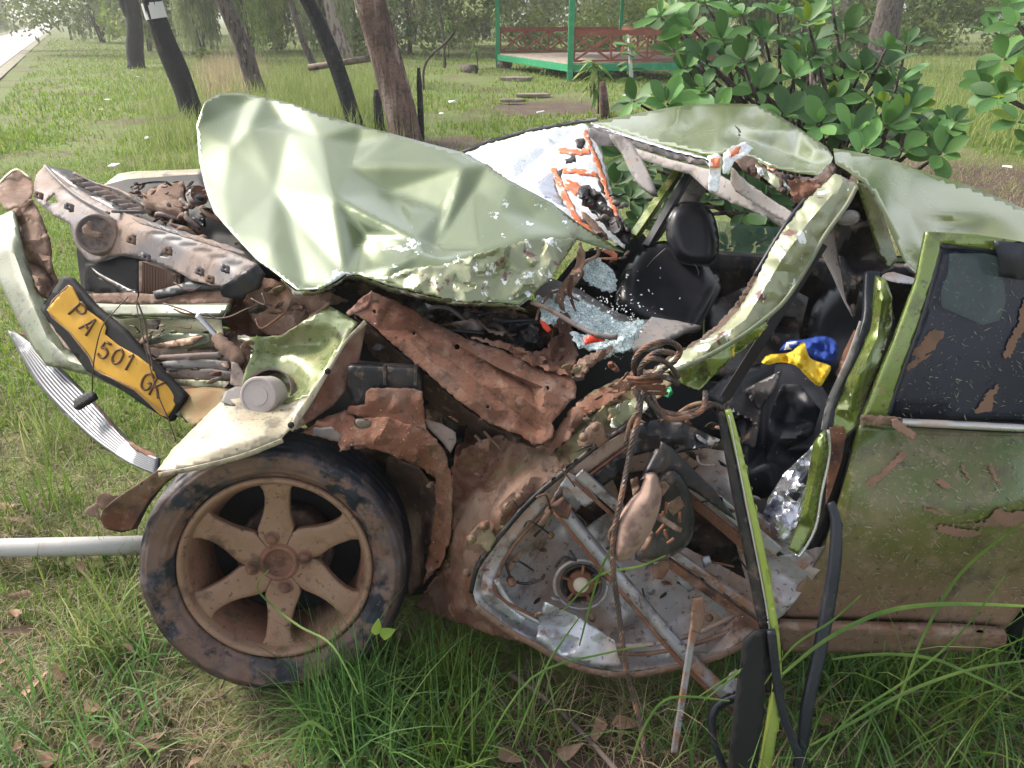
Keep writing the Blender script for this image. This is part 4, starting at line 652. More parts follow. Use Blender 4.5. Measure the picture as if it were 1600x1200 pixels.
# --- dark engine bay
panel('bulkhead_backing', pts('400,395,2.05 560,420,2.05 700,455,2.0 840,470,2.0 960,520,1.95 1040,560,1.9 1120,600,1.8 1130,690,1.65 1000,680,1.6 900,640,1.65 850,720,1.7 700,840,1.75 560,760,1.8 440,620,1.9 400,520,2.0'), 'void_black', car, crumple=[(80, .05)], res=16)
for s, m_ in (('600,470,1.82 650,468,1.82 700,485,1.8 690,505,1.78 640,500,1.8 610,490,1.82', 'black_plastic'), ('700,488,1.78 745,478,1.78 790,495,1.76 785,520,1.72 740,525,1.74 705,508,1.76', 'dark_mud'), ('640,540,1.75 700,560,1.72 740,600,1.68 700,640,1.66 660,640,1.68 640,600,1.72', 'dark_mud'),
              ('705,505,1.7 740,498,1.7 755,512,1.68 740,520,1.68 715,518,1.69', 'grey_plastic'), ('745,498,1.7 765,512,1.68 790,518,1.66 785,525,1.66 765,520,1.67 748,512,1.69', 'grey_plastic'), ('790,500,1.72 840,510,1.68 850,540,1.64 820,550,1.62 790,540,1.66', 'black_plastic'), ('740,470,1.8 800,482,1.76 830,500,1.74 800,505,1.74 750,492,1.78', 'dusty_metal'),
              ('655,610,1.7 700,625,1.68 720,660,1.64 700,690,1.62 670,660,1.66', 'dusty_metal'), ('690,640,1.66 730,660,1.62 725,690,1.6 700,700,1.6', 'void_black')):
    panel('engine_bay_part', pts(s), m_, car, crumple=[(18, .03), (8, .01)], rag=2.5, res=5, thick=.006)
for i in range(16):
    x, y = rn.uniform(600, 850), rn.uniform(475, 555); Y = 1.78-.2*(y-470)/120
    ptube('hose', [(x, y, Y), (x+rn.uniform(10, 40), y+rn.uniform(-8, 12), Y-.02), (x+rn.uniform(40, 80), y+rn.uniform(-5, 30), Y-.03)], rn.uniform(.002, .007), rn.choice(['black_plastic', 'rubber', 'dark_mud', 'grey_plastic']), car, n=6)
# --- wheel arch, fender
panel('arch_liner', pts('500,655,1.52 540,640,1.5 555,655,1.48 600,652,1.47 640,662,1.46 668,672,1.45 688,695,1.44 700,720,1.44 706,750,1.43 706,800,1.42 704,837,1.42 689,882,1.42 662,913,1.43 670,860,1.47 676,820,1.49 680,800,1.47 680,765,1.46 676,745,1.45 655,728,1.44 610,710,1.43 569,699,1.42 531,706,1.41 529,690,1.42 500,682,1.44 470,676,1.46'), 'bright_rust', car, offs=pts('600,680,-.01 650,695,-.012 690,740,-.012'), crumple=[(26, .012), (10, .004)], res=5, rag=2, thick=.004,
    holes=[[(546, 699), (552, 697), (554, 700), (549, 703)], [(672, 742), (680, 746), (682, 758), (674, 752)]])
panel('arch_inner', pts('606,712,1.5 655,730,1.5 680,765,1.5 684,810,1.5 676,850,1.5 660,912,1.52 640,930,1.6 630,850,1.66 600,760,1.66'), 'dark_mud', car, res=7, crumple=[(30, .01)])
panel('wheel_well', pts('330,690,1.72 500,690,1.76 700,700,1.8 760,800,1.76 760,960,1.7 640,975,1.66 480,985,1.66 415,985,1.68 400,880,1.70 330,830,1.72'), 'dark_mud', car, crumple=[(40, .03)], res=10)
panel('arch_bracket', pts('572,612,1.50 580,606,1.5 646,607,1.5 660,612,1.5 664,660,1.46 666,672,1.45 600,660,1.46 540,645,1.48 545,635,1.5 570,632,1.5'), 'rust_mud', car, res=5, crumple=[(24, .008)], thick=.006, rag=.8)
panel('air_box', pts('548,568,1.56 600,571,1.56 660,573,1.56 661,600,1.55 658,640,1.54 560,640,1.54 545,600,1.56'), 'black_plastic', car, res=8, thick=.05)
for x in (602, 650): beam('air_box_rib', P(x, 569, 1.525), P(x, 602, 1.515), .008, .008, 'black_plastic', car)
panel('arch_tab', pts('664,655,1.5 690,662,1.5 712,676,1.48 713,690,1.47 704,708,1.46 690,690,1.47 668,668,1.48'), 'grey_plastic', car, res=5, thick=.006)
panel('arch_tab', pts('490,668,1.43 520,668,1.43 534,680,1.42 530,690,1.42 510,684,1.42 492,680,1.43'), 'grey_plastic', car, res=4, rag=1, thick=.005)
puff('stone_fragment', pts('553,655,1.43 565,653,1.43 580,658,1.43 577,668,1.43 562,670,1.43 554,664,1.43'), 'stone', car, bulge=.012, back=.008, R=6, res=3)
fen, dfen = panel('front_fender', pts('245,736,1.37 268,704,1.42 300,672,1.47 325,647,1.5 345,628,1.52 375,622,1.53 410,634,1.52 450,632,1.51 478,622,1.51 487,618,1.50 470,645,1.46 455,670,1.42 440,686,1.40 420,694,1.385 375,711,1.37 308,728,1.35 265,737,1.35'), 'fender_paint', car,
    offs=pts('290,712,-.015 350,700,-.02 420,680,-.02 340,650,-.01 420,650,-.01'), creases=[(0, 1), (1, 2)], crumple=[(70, .006)], res=6, rag=.8, thick=.004)
fen['label'] = 'pale dusty front wing folded over the wheel'
panel('fender_top', pts('372,620,1.60 380,590,1.62 396,545,1.66 380,532,1.68 372,529,1.69 400,526,1.69 440,525,1.69 470,505,1.69 515,477,1.70 560,504,1.64 542,528,1.61 513,576,1.55 486,618,1.50 478,622,1.51 450,632,1.52'), 'green_wing', car, offs=pts('440,540,.05 420,590,.04 470,560,.04 500,540,.06 520,505,.0 455,605,.04'), creases=[(0, 2), (2, 5), (0, 3)], crumple=[(40, .015), (14, .004)], res=5, rag=.8, thick=.004)
panel('fender_fold', pts('566,503,1.60 572,508,1.60 562,560,1.57 548,600,1.54 520,634,1.50 490,655,1.47 462,672,1.43 456,668,1.425 487,620,1.48 515,577,1.53 543,530,1.59'), 'dusty_metal', car, res=6, crumple=[(40, .01)], thick=.003)
ribbon('fender_lip', pts('571,503,1.59 562,512,1.59 543,530,1.585 528,553,1.56 514,577,1.53 497,604,1.50 482,628,1.47 467,650,1.44 454,672,1.41'), [8, 7, 5, 5, 6, 9, 11, 11, 9], 'fender_paint', car, thick=.008)
for x, y, Y in ((455, 664, 1.40), (512, 580, 1.515)): lathe('bolt', [(.007, 0), (.007, .003), (.0001, .0035)], P(x, y, Y), (0, -.95, .3), 'void_black', car, 10)
ribbon('fender_rim', pts('248,742,1.345 308,731,1.335 375,714,1.355 420,697,1.37 442,688,1.385'), 7, 'fender_paint', car, thick=.006)
panel('arch_front', pts('246,735,1.36 262,736,1.36 296,726,1.37 262,750,1.37 235,778,1.36 214,812,1.35 205,828,1.35 185,829,1.34 163,824,1.33 157,812,1.33 160,798,1.33 180,780,1.34 215,757,1.35'), 'dusty_metal', car, res=5, thick=.004, offs=pts('200,800,.02'))
panel('arch_front_under', pts('262,738,1.375 292,730,1.38 258,756,1.40 232,790,1.40 214,826,1.38 190,832,1.37 165,826,1.35 200,812,1.36 235,770,1.37'), 'dark_mud', car, res=6)
panel('broken_liner', pts('135,795,1.36 165,772,1.37 160,790,1.36 152,798,1.36 158,812,1.35 130,802,1.36'), 'dust_brown', car, res=4, rag=2)
panel('broken_liner', pts('150,778,1.36 162,770,1.36 185,775,1.36 180,790,1.36 165,800,1.35 155,792,1.36'), 'dust_brown', car, res=4, rag=2)
st = lathe('filler_cap', [(.0001, .03), (.022, .0302), (.0225, .0285), (.036, .0285), (.0365, .0305), (.041, .030), (.0435, .026), (.044, -.03)], P(412, 618, 1.53), (-.12, -.90, .42), 'cream_plastic', car, 32); st.data.set_sharp_from_angle(angle=.6)
lathe('cap_socket', [(.052, .0), (.056, .006), (.058, -.05)], P(420, 612, 1.57), (-.1, -.75, .66), 'grey_plastic', car, 32)
panel('headlamp_bowl', pts('345,628,1.51 352,612,1.56 368,604,1.58 385,605,1.58 382,632,1.52 365,634,1.5'), 'grey_trim', car, res=4)
# --- front wheel
wT, wW = math.radians(15), math.radians(-5); wc = P(430, 890, 1.38)
ax = Vector((math.sin(wW)*math.cos(wT), math.cos(wW)*math.cos(wT), -math.sin(wT)))
wh = link('front_wheel', lathe(None, [(.213, 0), (.219, .004), (.217, .012), (.205, .02)], wc, ax, None, None, 80), 'wheel_mud', car)
wh['label'] = 'mud caked front wheel with six spoke alloy rim'
lathe('rim_lip', [(.199, .018), (.204, .004), (.210, -.004), (.217, -.004), (.221, .003), (.219, .012)], wc, ax, 'wheel_alloy', wh, 96)
lathe('rim_barrel', [(.205, .01), (.196, .025), (.188, .06), (.180, .12), (.185, .19)], wc, ax, 'wheel_mud', wh, 80)
tv_ = [(.219, .010), (.224, -.002), (.236, -.014), (.252, -.023), (.270, -.027), (.286, -.020), (.297, -.006), (.303, .012), (.306, .04), (.307, .075), (.306, .11), (.303, .14), (.292, .165), (.26, .185), (.215, .18)]
tv = []
for (r1, h1), (r2, h2) in zip(tv_, tv_[1:]):
    for k in range(4): t = k/4; tv.append((r1+(r2-r1)*t, h1+(h2-h1)*t))
tv.append(tv_[-1]); tv = [(r, h-(.003 if abs(r-.240) < .004 or abs(r-.274) < .003 else 0)-(-.004 if h > .03 and r > .3 and int(h/.012) % 3 == 0 else 0)) for r, h in tv]
tv = [((r-.008) if (h > .03 and r > .3 and int(h/.010) % 3 == 0) else r, h) for r, h in tv]
tyre = lathe('tyre', tv, wc, ax, 'tyre_mat', wh, 220)
u0 = ax.cross(Vector((0, 0, 1))).normalized(); w0 = u0.cross(ax)
# the tyre: soft wrinkles in the deflated sidewall
me = tyre.data; co = np.empty(len(me.vertices)*3); me.vertices.foreach_get('co', co); co = co.reshape(-1, 3)
rel = co-np.array(wc); aa = np.arctan2(rel@np.array(w0), rel@np.array(u0)); rr = np.linalg.norm(rel, axis=1)
co += np.array(ax)*((np.sin(aa*9+1)*.003+np.sin(aa*23)*.0015)*((rr > .23) & (rr < .295))+np.array([noise.noise(Vector(p)*38)*.0035+noise.noise(Vector(p)*11)*.004 for p in co.tolist()])*(rr > .224))[:, None]; me.vertices.foreach_set('co', co.ravel())
# spokes: six, slightly swept
base_a = math.radians(93)
def fp(r, a, h): return wc+ax*h+(u0*math.cos(a)+w0*math.sin(a))*r
for s in range(6):
    a0 = base_a+s*math.pi/3; v = []; f = []; N = 10
    rs = [.045, .062, .078, .092, .107, .125, .145, .165, .185, .202]; hw = [.5236, .5236, .5236, .47, .35, .25, .195, .17, .165, .20]; sw = [0, 0, 0, .03, .06, .09, .11, .12, .12, .11]; hh = [.040, .040, .040, .039, .036, .032, .028, .023, .018, .016]
    for side, dz in ((0, 0), (1, .022)):
        for r, h_, s_, z_ in zip(rs, hw, sw, hh):
            for k in range(7): v.append(fp(r, a0-s_+h_*(k/3-1), z_+dz+(.004 if k in (0, 6) and r > .08 else 0)))
    M = 7*N
    for i in range(N-1):
        for k in range(6): q = (i*7+k, i*7+k+1, (i+1)*7+k+1, (i+1)*7+k); f += [q, tuple(x+M for x in q[::-1])]
        f += [(i*7, (i+1)*7, (i+1)*7+M, i*7+M), (i*7+6, i*7+6+M, (i+1)*7+6+M, (i+1)*7+6)]
    bev(link('spoke', (v, f), 'wheel_alloy', wh), .003)
lathe('centre_bore', [(.048, .041), (.042, .034), (.036, .033), (.033, .036), (.031, .05), (.022, .056), (.0001, .057)], wc, ax, 'wheel_mud', wh, 40)
for k in range(4):
    c = fp(.062, base_a+.12+k*math.pi/2, .040); lathe('lug_nut', [(.018, .001), (.017, -.002), (.014, -.001), (.013, -.009), (.010, -.017), (.0001, -.02)], c, ax, 'wheel_mud', wh, 14)
lathe('brake_drum', [(.0001, .075), (.06, .075), (.105, .085), (.115, .10), (.115, .15)], wc, ax, 'dark_mud', wh, 40)
lathe('wheel_shade_disc', [(.0001, .16), (.19, .16)], wc, ax, 'void_black', wh, 40)  # added black disc, colours in the shade behind the spokes
for k in range(5): c = fp(.085, k*1.25, .07); lathe('drum_bolt', [(.012, .012), (.012, 0), (.0001, -.002)], c, ax, 'rust_mud', wh, 10)
# rear wheel
rw = lathe('rear_wheel', [(.0001, .02), (.20, .02), (.215, 0), (.24, -.02), (.275, -.022), (.298, 0), (.305, .04), (.305, .14), (.28, .17)], (1.43, 1.36, .29), (0, 1, 0), 'tyre_mat', car, 64)
def sheet(name, pts3, m, th=.003): return solid(link(name, ([Vector(p) for p in pts3], [tuple(range(len(pts3)))]), m, car, False), th)
arch = [(1.43+.345*math.cos(a), .30+.345*math.sin(a)) for a in np.linspace(math.pi*1.05, -.05*math.pi, 14)]
sheet('rear_quarter_panel', [(1.145+.012*(z-.2), 1.255 if z < .5 else 1.31, z) for z in (.62, .70)]+[(1.19, 1.40, .78), (1.62, 1.42, .84), (2.3, 1.42, .80), (2.38, 1.36, .6), (2.36, 1.33, .32), (1.9, 1.29, .22)]+[(x, 1.29, z) for x, z in arch[::-1] if x > 1.12], 'door_paint', .004)
sheet('boot_lid', [(1.55, 1.43, .80), (1.5, 2.74, .66), (2.3, 2.74, .64), (2.34, 1.43, .77)], 'roof_paint', .004)
sheet('rear_panel', [(2.35, 1.40, .77), (2.33, 2.74, .64), (2.36, 2.78, .3), (2.38, 1.36, .3)], 'door_paint', .004)
sheet('far_side_panel', [(.6, 2.87, .2), (.6, 2.87, .60), (1.5, 2.84, .62), (2.33, 2.79, .60), (2.36, 2.79, .25)], 'door_paint', .004)
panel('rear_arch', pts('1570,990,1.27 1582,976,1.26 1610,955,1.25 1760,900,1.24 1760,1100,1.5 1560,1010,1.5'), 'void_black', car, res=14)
# --- radiator support with slatted grille
rs_, drs = panel('radiator_support', pts('70,259,2.7 57,273,2.62 53,290,2.58 57,315,2.5 72,326,2.45 85,338,2.4 98,344,2.37 110,352,2.34 114,368,2.3 118,382,2.27 130,398,2.24 138,407,2.22 150,411,2.2 170,400,2.18 195,397,2.15 220,402,2.1 250,413,2.03 275,423,1.97 300,438,1.9 330,446,1.85 354,448,1.8 372,432,1.78 390,424,1.77 402,412,1.8 370,398,1.88 330,382,1.97 280,362,2.08 230,345,2.18 180,328,2.3 150,312,2.4 110,288,2.55'), 'grey_plastic', car,
    offs=pts('100,300,-.02 180,345,-.03 260,375,-.03 340,410,-.03 150,370,-.01'), creases=[(0, 1), (1, 2), (2, 3)], crumple=[(40, .006)], res=5, rag=.4, thick=.006,
    holes=[[(72, 315), (86, 302), (90, 318), (78, 318)], [(204, 372), (214, 368), (212, 380), (204, 380)], [(225, 398), (231, 400), (230, 405), (225, 403)], [(250, 400), (270, 386), (262, 402)], [(325, 433), (333, 435), (331, 440), (325, 438)], [(310, 420), (316, 421), (315, 426), (310, 424)]])
lathe('badge_mount', [(.062, .02), (.058, -.012), (.05, -.014), (.048, -.004), (.03, -.004), (.0001, -.004)], P(152, 366, 2.2), (-.15, .9, -.38), 'grey_plastic', rs_, 36)
panel('badge_bracket', pts('130,355,2.17 140,345,2.17 144,360,2.16 158,364,2.15 160,372,2.15 140,370,2.16 131,364,2.17'), 'dust_brown', rs_, res=4, thick=.008)
# shelf above the support with its slats
panel('slat_shelf', pts('70,258,2.71 100,264,2.74 116,268,2.74 118,276,2.7 150,288,2.66 182,296,2.6 240,328,2.42 238,333,2.4 200,332,2.42 180,328,2.38 150,313,2.46 110,289,2.6'), 'black_plastic', car, res=7, thick=.004)
for i in range(8):
    t = i/7; a = (112+t*92, 282+t*46); L = 26-4*t; Y = 2.62-t*.3
    panel('slat', [(a[0]-6, a[1]-2, Y), (a[0]+14, a[1]-5, Y+.02), (a[0]+L+12, a[1]+2, Y+.03), (a[0]+L+10, a[1]+6, Y+.02), (a[0]+4, a[1]+5, Y)], 'grey_plastic', rs_, res=5, thick=.005)
for i in range(7):
    t = i/6; a = (212+t*130, 344+t*40); Y = 2.14-t*.3
    panel('slat', [(a[0]-8, a[1]-5, Y), (a[0]+12, a[1]-2, Y), (a[0]+40, a[1]+10, Y-.04), (a[0]+42, a[1]+15, Y-.05), (a[0]+6, a[1]+5, Y-.02)], 'grey_plastic', rs_, res=5, thick=.005)
ribbon('shelf_edge', pts('115,270,2.66 150,287,2.62 185,297,2.56 212,312,2.46 240,330,2.38'), 4, 'grey_plastic', rs_, thick=.008)
ribbon('shelf_edge', pts('70,259,2.66 98,288,2.5 130,312,2.38 170,333,2.24'), 4, 'grey_trim', rs_, thick=.008)
ribbon('shelf_edge', pts('175,330,2.24 200,331,2.3 238,331,2.36'), 4, 'grey_trim', rs_, thick=.008)
for i, (x, y, Y) in enumerate(pts('108,323,2.27 205,375,2.06 228,402,2.02 262,392,1.96 312,424,1.84 328,436,1.8 352,420,1.79 60,305,2.48')):
    panel('clip_block', [(x-6, y-7, Y), (x+7, y-3, Y), (x+6, y+7, Y-.01), (x-7, y+3, Y-.01)], 'dust_brown' if i % 2 else 'grey_plastic', rs_, res=4, thick=.014, holes=[[(x-2, y-2), (x+2, y-1), (x+2, y+3), (x-2, y+2)]])
panel('support_end', pts('345,446,1.79 372,432,1.77 400,414,1.76 412,430,1.75 405,450,1.76 370,466,1.78 350,462,1.79'), 'rubber', car, res=5, thick=.012, crumple=[(20, .01)])
# far wing, engine bay front
panel('far_fender', pts('160,291,2.85 185,272,2.95 210,268,3.0 250,267,3.0 300,265,2.98 315,264,2.95 314,274,2.88 270,276,2.86 215,284,2.8 195,298,2.74 178,296,2.76'), 'fender_paint', car, res=6, thick=.006)
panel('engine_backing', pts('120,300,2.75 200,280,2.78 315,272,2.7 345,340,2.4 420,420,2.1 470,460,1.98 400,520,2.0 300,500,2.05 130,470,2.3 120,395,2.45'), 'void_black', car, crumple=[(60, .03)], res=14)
puff('battery', pts('203,292,2.62 232,284,2.64 262,284,2.62 272,296,2.58 250,308,2.54 218,310,2.55'), 'void_black', car, bulge=.03, back=.05, R=14, res=6)
panel('washer_tank', pts('226,311,2.42 260,296,2.46 290,293,2.46 292,325,2.38 288,345,2.32 262,338,2.33 228,325,2.38'), 'cream_plastic', car, res=6, thick=.05, crumple=[(20, .01)])
bpy.data.objects['washer_tank'].data.materials[0] = MATS['dust_brown']
puff('alternator', pts('288,298,2.42 302,290,2.42 318,292,2.4 325,305,2.38 322,318,2.36 305,322,2.36 292,315,2.38'), 'grey_plastic', car, bulge=.05, back=.05, R=16, res=4)
lathe('pulley', [(.0001, .004), (.02, .004), (.024, -.002), (.026, .01)], P(310, 302, 2.34), (0, .9, -.4), 'rust_mud', car, 20)
rj = random.Random(11)
def junk(n, x0, x1, y0, y1, Yf, mats, smin=12, smax=34, names=('torn_metal', 'broken_bracket', 'bent_plate')):
    thin = smin < 12
    for i in range(n):
        x, y = rj.uniform(x0, x1), rj.uniform(y0, y1); Y = Yf(x, y)+rj.uniform(-.05, .03); a0 = rj.uniform(-.9, .7); L = rj.uniform(smin, smax); w = L*rj.uniform(.22, .6)
        q = []
        for k in range(7):
            t = k/7*2*math.pi; rr_ = rj.uniform(.7, 1.15); u, v = math.cos(t)*L/2*rr_, math.sin(t)*w/2*rr_
            q.append((x+u*math.cos(a0)-v*math.sin(a0), y+u*math.sin(a0)+v*math.cos(a0), Y+rj.uniform(-.02, .02)))
        panel(rj.choice(names), q, rj.choice(mats), car, crumple=[(7, .012) if thin else (10, .016)], rag=1, res=4, thick=.004)
junk(40, 205, 395, 290, 412, lambda x, y: 2.62-(x-205)/195*.35-(y-280)/130*.2+max(0, (x-300)/100)*.22, ['dust_brown', 'dusty_metal', 'rust_mud', 'grey_plastic', 'dark_mud', 'dust_brown'])
for i in range(16):
    x, y = rj.uniform(225, 325), rj.uniform(310, 400); Y = 2.48-(x-205)/195*.3-(y-290)/110*.15
    ptube('pipe', [(x, y, Y), (x+rj.uniform(-5, 22), y+rj.uniform(-8, 14), Y-.02), (x+rj.uniform(10, 45), y+rj.uniform(-5, 24), Y-.03)], rj.uniform(.004, .011), rj.choice(['rust_mud', 'dust_brown', 'grey_plastic', 'black_plastic', 'dusty_metal']), car, n=8)
junk(60, 205, 330, 285, 400, lambda x, y: 2.50-(x-205)/195*.3-(y-280)/130*.2, ['dust_brown', 'dusty_metal', 'rust_mud', 'dark_mud', 'void_black', 'grey_plastic'], 6, 17)
junk(26, 330, 400, 370, 415, lambda x, y: 2.25, ['dust_brown', 'rust_mud', 'dark_mud', 'void_black'], 6, 17)
junk(34, 170, 370, 500, 605, lambda x, y: 1.84-(x-170)/200*.09, ['dust_brown', 'dusty_metal', 'dark_mud', 'void_black', 'grey_plastic', 'bumper_paint'], 7, 26)
junk(34, 580, 860, 478, 560, lambda x, y: 1.80-(y-470)/90*.12-max(0, (x-700)/160)*.05, ['black_plastic', 'dark_mud', 'rust_mud', 'grey_plastic', 'void_black'], 8, 34)
junk(16, 900, 985, 372, 430, lambda x, y: 1.98, ['black_plastic', 'dark_mud', 'grey_plastic', 'void_black'], 8, 26)
junk(8, 670, 800, 640, 900, lambda x, y: 1.47, ['dusty_metal', 'rust_mud', 'dark_mud', 'dust_brown'], 6, 18)
junk(26, 880, 1010, 570, 660, lambda x, y: 1.44, ['rust_mud', 'dusty_metal', 'dust_brown', 'dark_mud'], 8, 26)
junk(30, 820, 1180, 740, 960, lambda x, y: 1.345-(y-740)/220*.04, ['silver_bar', 'dusty_metal', 'rust_mud', 'dark_mud', 'black_plastic'], 6, 20)
junk(20, 1000, 1130, 640, 760, lambda x, y: 1.37, ['silver_bar', 'rust_mud', 'black_plastic', 'dark_mud'], 8, 30)
for i in range(22):
    x, y = rj.uniform(790, 1150), rj.uniform(700, 960); Y = 1.33-(y-740)/220*.05
    ptube('wiring', [(x, y, Y), (x+rj.uniform(5, 22), y+rj.uniform(-12, 14), Y-.01), (x+rj.uniform(15, 45), y+rj.uniform(-14, 24), Y)], rj.uniform(.0012, .003), rj.choice(['rubber', 'rust_mud', 'silver_bar', 'black_plastic']), fd, n=5)
for i in range(26):
    x, y = rj.uniform(180, 400), rj.uniform(300, 600); Y = (2.36 if y < 420 else 1.83)-(x-180)/220*.12
    ptube('loose_wire', [(x, y, Y), (x+rj.uniform(5, 26), y+rj.uniform(-14, 16), Y-.02), (x+rj.uniform(15, 50), y+rj.uniform(-10, 26), Y)], rj.uniform(.0012, .003), rj.choice(['rubber', 'wire', 'rust_mud']), car, n=5)
# radiator with fins
rad = panel('radiator', pts('222,408,2.06 252,418,2.02 285,430,1.98 282,442,1.98 222,462,2.04'), 'dark_mud', car, res=8, thick=.02)[0]
for i in range(14):
    x = 224+i*4.3; y0 = 409+i*1.45; y1 = 461-i*1.3
    beam('radiator_fin', P(x, y0, 2.03-i*.004), P(x, y1, 2.02-i*.004), .003, .006, 'radiator_fin', rad, bw=0, up=(1, 0, 0))
panel('dark_void_sheet', pts('135,412,2.25 150,412,2.24 195,400,2.2 222,406,2.15 220,460,2.12 190,460,2.15 135,455,2.22'), 'void_black', car, res=8, thick=.01)  # black sheet standing in for the shaded void below the radiator support
panel('fan_strut', pts('144,418,2.15 158,428,2.12 200,450,2.05 218,458,2.02 212,466,2.02 190,455,2.06 150,430,2.13'), 'black_plastic', car, res=5, thick=.008)
panel('support_strut', pts('240,456,1.95 300,440,1.92 350,446,1.88 352,452,1.86 300,455,1.9 245,468,1.94'), 'rubber', car, res=6, thick=.008)
panel('crossmember', pts('140,460,2.04 200,458,2.0 260,462,1.95 320,456,1.9 358,454,1.86 363,465,1.85 360,475,1.84 300,476,1.88 200,476,1.97 150,473,2.02'), 'dust_brown', car, crumple=[(26, .012)], res=5, thick=.01)
panel('bumper_bar', pts('152,475,2.0 200,477,1.95 300,477,1.86 361,475,1.82 358,485,1.8 345,493,1.79 300,495,1.82 220,494,1.9 165,492,1.96'), 'bumper_paint', car, inner=pts('250,486,1.85'), res=5, thick=.01)
panel('lower_bar', pts('165,494,1.98 220,496,1.92 300,497,1.84 345,495,1.8 352,540,1.78 300,545,1.82 230,535,1.9 190,520,1.95'), 'dusty_paint', car, crumple=[(30, .02)], res=6, holes=[[(228, 498), (252, 500), (248, 515), (232, 514)]])
panel('lower_grille', pts('228,528,1.82 270,520,1.8 325,522,1.77 332,535,1.76 290,545,1.78 235,542,1.81'), 'bumper_paint', car, crumple=[(20, .02)], res=5)
panel('lower_grille', pts('232,540,1.80 300,526,1.78 320,524,1.77 300,538,1.77 250,545,1.79'), 'wheel_alloy', car, crumple=[(20, .01)], res=5)
panel('lower_backing', pts('180,500,2.05 260,500,2.0 400,520,1.9 400,600,1.8 380,640,1.72 330,665,1.68 290,660,1.72 260,600,1.85'), 'dark_mud', car, crumple=[(40, .03)], res=8)
for i, s in enumerate(('250,555,1.76 300,553,1.74 345,550,1.72 348,558,1.72 300,561,1.74 252,562,1.76', '255,565,1.75 310,560,1.73 360,565,1.71 358,578,1.7 300,575,1.73 258,575,1.75', '260,580,1.74 330,576,1.71 370,582,1.69 368,592,1.69 320,592,1.71 268,590,1.74', '265,592,1.73 330,594,1.7 360,596,1.69 356,608,1.68 320,606,1.7 280,602,1.73')):
    panel('grille_bar', pts(s), ['grey_plastic', 'grey_trim', 'grey_plastic', 'dusty_paint'][i], car, crumple=[(24, .01)], res=5, thick=.01)
panel('lower_valance', pts('270,610,1.74 320,605,1.7 365,608,1.66 372,620,1.64 350,640,1.6 325,655,1.58 300,666,1.58 285,650,1.64'), 'mud_olive', car, crumple=[(40, .02)], res=6, thick=.004)
junk(12, 330, 400, 525, 600, lambda x, y: 1.72-(y-520)/80*.05, ['dusty_metal', 'dust_brown', 'rust_mud', 'grey_plastic'], 12, 28)
ptube('strut_rod', pts('308,493,1.74 322,508,1.73 338,525,1.72'), .007, 'chrome_strip', car, n=10)
ptube('strut_boot', pts('338,525,1.72 350,540,1.7 368,556,1.68 380,570,1.66'), [.012, .016, .014, .019, .016, .021, .018, .022, .019, .021, .017, .014, .012], 'dust_brown', car, n=12)
panel('lamp_bracket', pts('362,565,1.64 372,568,1.64 385,590,1.62 392,604,1.6 372,606,1.6 360,600,1.62'), 'grey_plastic', car, res=4, thick=.006)
panel('inner_wing', pts('398,430,1.86 440,440,1.85 470,455,1.8 520,458,1.78 545,470,1.74 512,478,1.74 490,495,1.76 465,508,1.78 440,525,1.8 415,522,1.84 395,500,1.86 380,470,1.86'), 'dust_brown', car, crumple=[(26, .035), (10, .006)], res=5, rag=1.5)
panel('inner_wing', pts('358,448,1.9 400,445,1.9 398,500,1.9 412,522,1.88 385,525,1.88 362,520,1.9 350,495,1.9'), 'rust_mud', car, crumple=[(20, .03)], res=5)
ptube('torn_edge', pts('438,526,1.74 470,507,1.72 500,485,1.70 515,473,1.69'), .004, 'dust_brown', car)
junk(14, 400, 540, 440, 500, lambda x, y: 1.79-(y-440)/60*.03, ['dust_brown', 'dusty_metal', 'dark_mud'], 14, 34)
# --- bumper cover
bp_, dbp = panel('front_bumper', pts('-60,330,2.45 0,340,2.4 22,330,2.36 28,352,2.3 40,405,2.22 58,452,2.12 72,478,2.06 82,512,1.98 102,545,1.9 145,568,1.83 190,580,1.78 240,608,1.73 285,640,1.67 284,652,1.66 235,635,1.70 190,608,1.74 145,586,1.79 100,575,1.85 76,572,1.88 52,540,1.95 30,500,2.02 10,462,2.1 0,440,2.14 -60,400,2.25'), 'bumper_paint', car,
    offs=pts('20,390,-.03 45,460,-.04 75,530,-.04 110,565,-.03 190,592,-.02'), creases=[(0, 1), (1, 2), (2, 3), (3, 4)], res=6, thick=.012, crumple=[(80, .008)])
bp_['label'] = 'olive front bumper cover torn loose and bent'
panel('bumper_inner_lip', pts('72,486,2.0 85,492,1.98 120,530,1.88 148,555,1.83 190,575,1.78 145,566,1.80 104,544,1.88 82,512,1.95'), 'grey_plastic', car, res=5, thick=.01)
panel('bumper_foam', pts('20,330,2.42 50,312,2.4 62,335,2.36 76,372,2.3 84,430,2.2 90,442,2.16 76,468,2.1 60,455,2.13 42,408,2.24 28,360,2.34'), 'dust_brown', car, crumple=[(22, .05), (9, .008)], res=4, rag=1, thick=.01)
panel('bumper_corner', pts('-5,292,2.6 10,276,2.65 27,266,2.68 45,278,2.64 53,286,2.6 50,308,2.52 35,324,2.46 18,328,2.44 8,328,2.44 0,315,2.5'), 'dust_brown', car, offs=pts('27,282,.02 15,300,-.02'), crumple=[(20, .01)], res=5, thick=.004)
ribbon('bumper_corner_edge', pts('-5,292,2.59 10,275,2.64 27,265,2.67 48,279,2.62'), 3.5, 'fender_paint', car, thick=.006)
